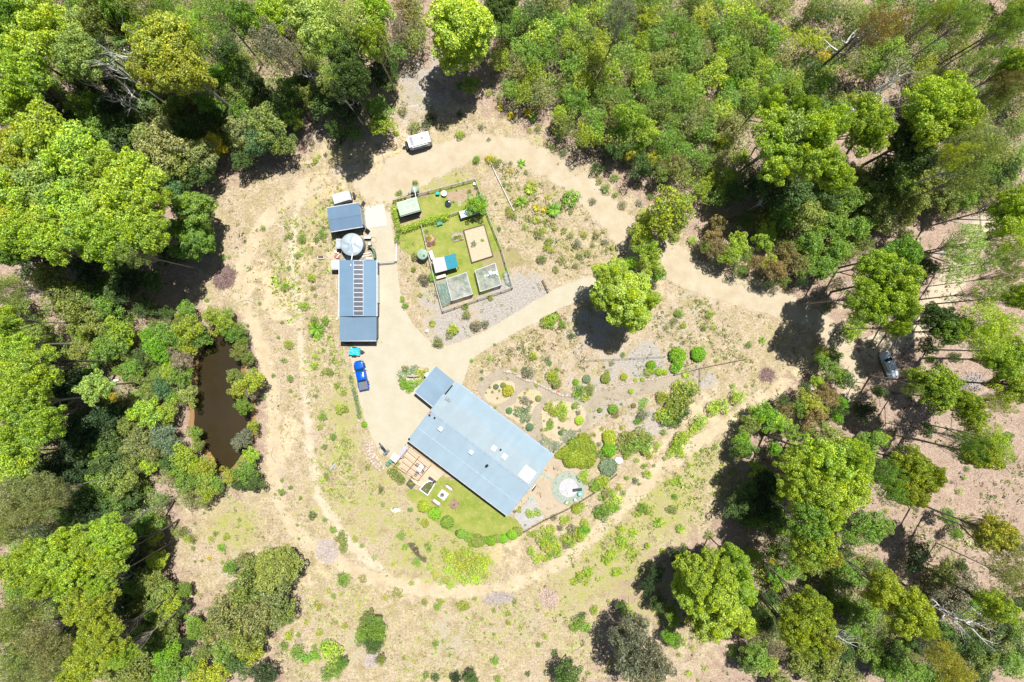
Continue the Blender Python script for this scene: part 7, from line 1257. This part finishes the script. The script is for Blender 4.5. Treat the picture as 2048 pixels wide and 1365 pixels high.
# fallen logs
for k, (a, b, r0, lb) in enumerate(((Z('A', 730, 680), Z('A', 860, 740), .12, 'thin dark log on the ground among north western saplings'), (Z('D', 640, 915), Z('D', 700, 908), .3, 'short pale log on bare ground by the western gum'), (Z('H', 1110, 1010), Z('H', 1250, 1090), .14, 'pale fallen log in the south eastern gap'), (Z('C', 620, 1180), Z('C', 720, 1240), .12, 'fallen branch in the shade under north eastern trees'), (Z('F', 870, 345), Z('F', 500, 530), .3, 'long pale log lying in the western forest edge'))):
    A, B = W(*a), W(*b); d = B-A
    o = MB().tube([(0, 0, r0*.9), (d.x*.5, d.y*.5, r0), (d.x, d.y, r0*.8)], [r0*1.1, r0*.9, r0*.6], 8).build('fallen_log', BARK_DEAD); o.location = (A.x, A.y, 0); tag(o, lb, 'log')
o = patch('mulch_patch', surf_mat('dark_mulch', (0.14, 0.11, 0.09), (0.22, 0.17, 0.14), None, 0.15, 0.25), poly=P2('350,1110 420,1095 470,1140 490,1220 555,1250 540,1300 490,1270 440,1220', '4'), margin=0.5)
# ------------------------------------------------------------------ the smallest shrubs beyond 300 become one mass
shr = [t for t in VEG if t[0].name.split('.')[0] == 'shrub']; shr.sort(key=lambda t: -t[0].scale.x)
drop = shr[290:]; Vs, Fs, Rs, Ts = [], [], [], []; off = 0
for t in drop:
    o = t[0]; me = o.data; nv = len(me.vertices); co = np.empty(nv*3, np.float32); me.vertices.foreach_get('co', co); co = co.reshape(-1, 4, 3)
    rn = np.empty(nv, np.float32); me.attributes['rnd'].data.foreach_get('value', rn); rn = rn.reshape(-1, 4)[::2].ravel(); q = co[::2]
    m_ = q.mean(1, keepdims=True); q = (m_+(q-m_)*1.3).reshape(-1, 3); a = o.rotation_euler.z; R = np.array([[math.cos(a), -math.sin(a), 0], [math.sin(a), math.cos(a), 0], [0, 0, 1]])
    q = (q*np.array(o.scale)) @ R.T+np.array(o.location); Vs.append(q); n = len(q); Fs.append(np.arange(n).reshape(-1, 4)+off); off += n; Rs.append(rn); Ts.append(np.tile(np.array(o.color), (n, 1)))
    VEG.remove(t); bpy.data.objects.remove(o)
me = mesh_np('small_heath_shrubs', np.concatenate(Vs), np.concatenate(Fs), LEAF, np.concatenate(Rs)); a = me.attributes.new('tint', 'FLOAT_COLOR', 'POINT'); a.data.foreach_set('color', np.concatenate(Ts).astype(np.float32).ravel())
o = bpy.data.objects.new('small_heath_shrubs', me); COL.objects.link(o); o.color = (0, 0, 0, 1); tag(o, 'smallest green and olive shrubs scattered over the clearing', 'shrubs', None, 'stuff')
# ------------------------------------------------------------------ labels for all plants
def direction(px, py, lx, ly):
    dx, dy = px-lx, py-ly
    if abs(dx) > 2.2*abs(dy): return 'right of' if dx > 0 else 'left of'
    if abs(dy) > 2.2*abs(dx): return 'below' if dy > 0 else 'above'
    return ('lower' if dy > 0 else 'upper')+(' right of' if dx > 0 else ' left of')
buckets = {}
for o, word, noun, px, py in VEG:
    nm, lx, ly = min(LANDM, key=lambda l: (l[1]-px)**2+(l[2]-py)**2); dr = direction(px, py, lx, ly)
    buckets.setdefault((word, noun, nm, dr), []).append(((px-lx)**2+(py-ly)**2, o))
for (word, noun, nm, dr), lst in buckets.items():
    lst.sort(key=lambda t: t[0])
    for i, (_, o) in enumerate(lst):
        base = (word+' '+noun).strip()+' '+dr+' the '+nm
        o['label'] = base if len(lst) == 1 else base+', '+(ORD[i] if i < len(ORD) else str(i+1)+'th nearest')
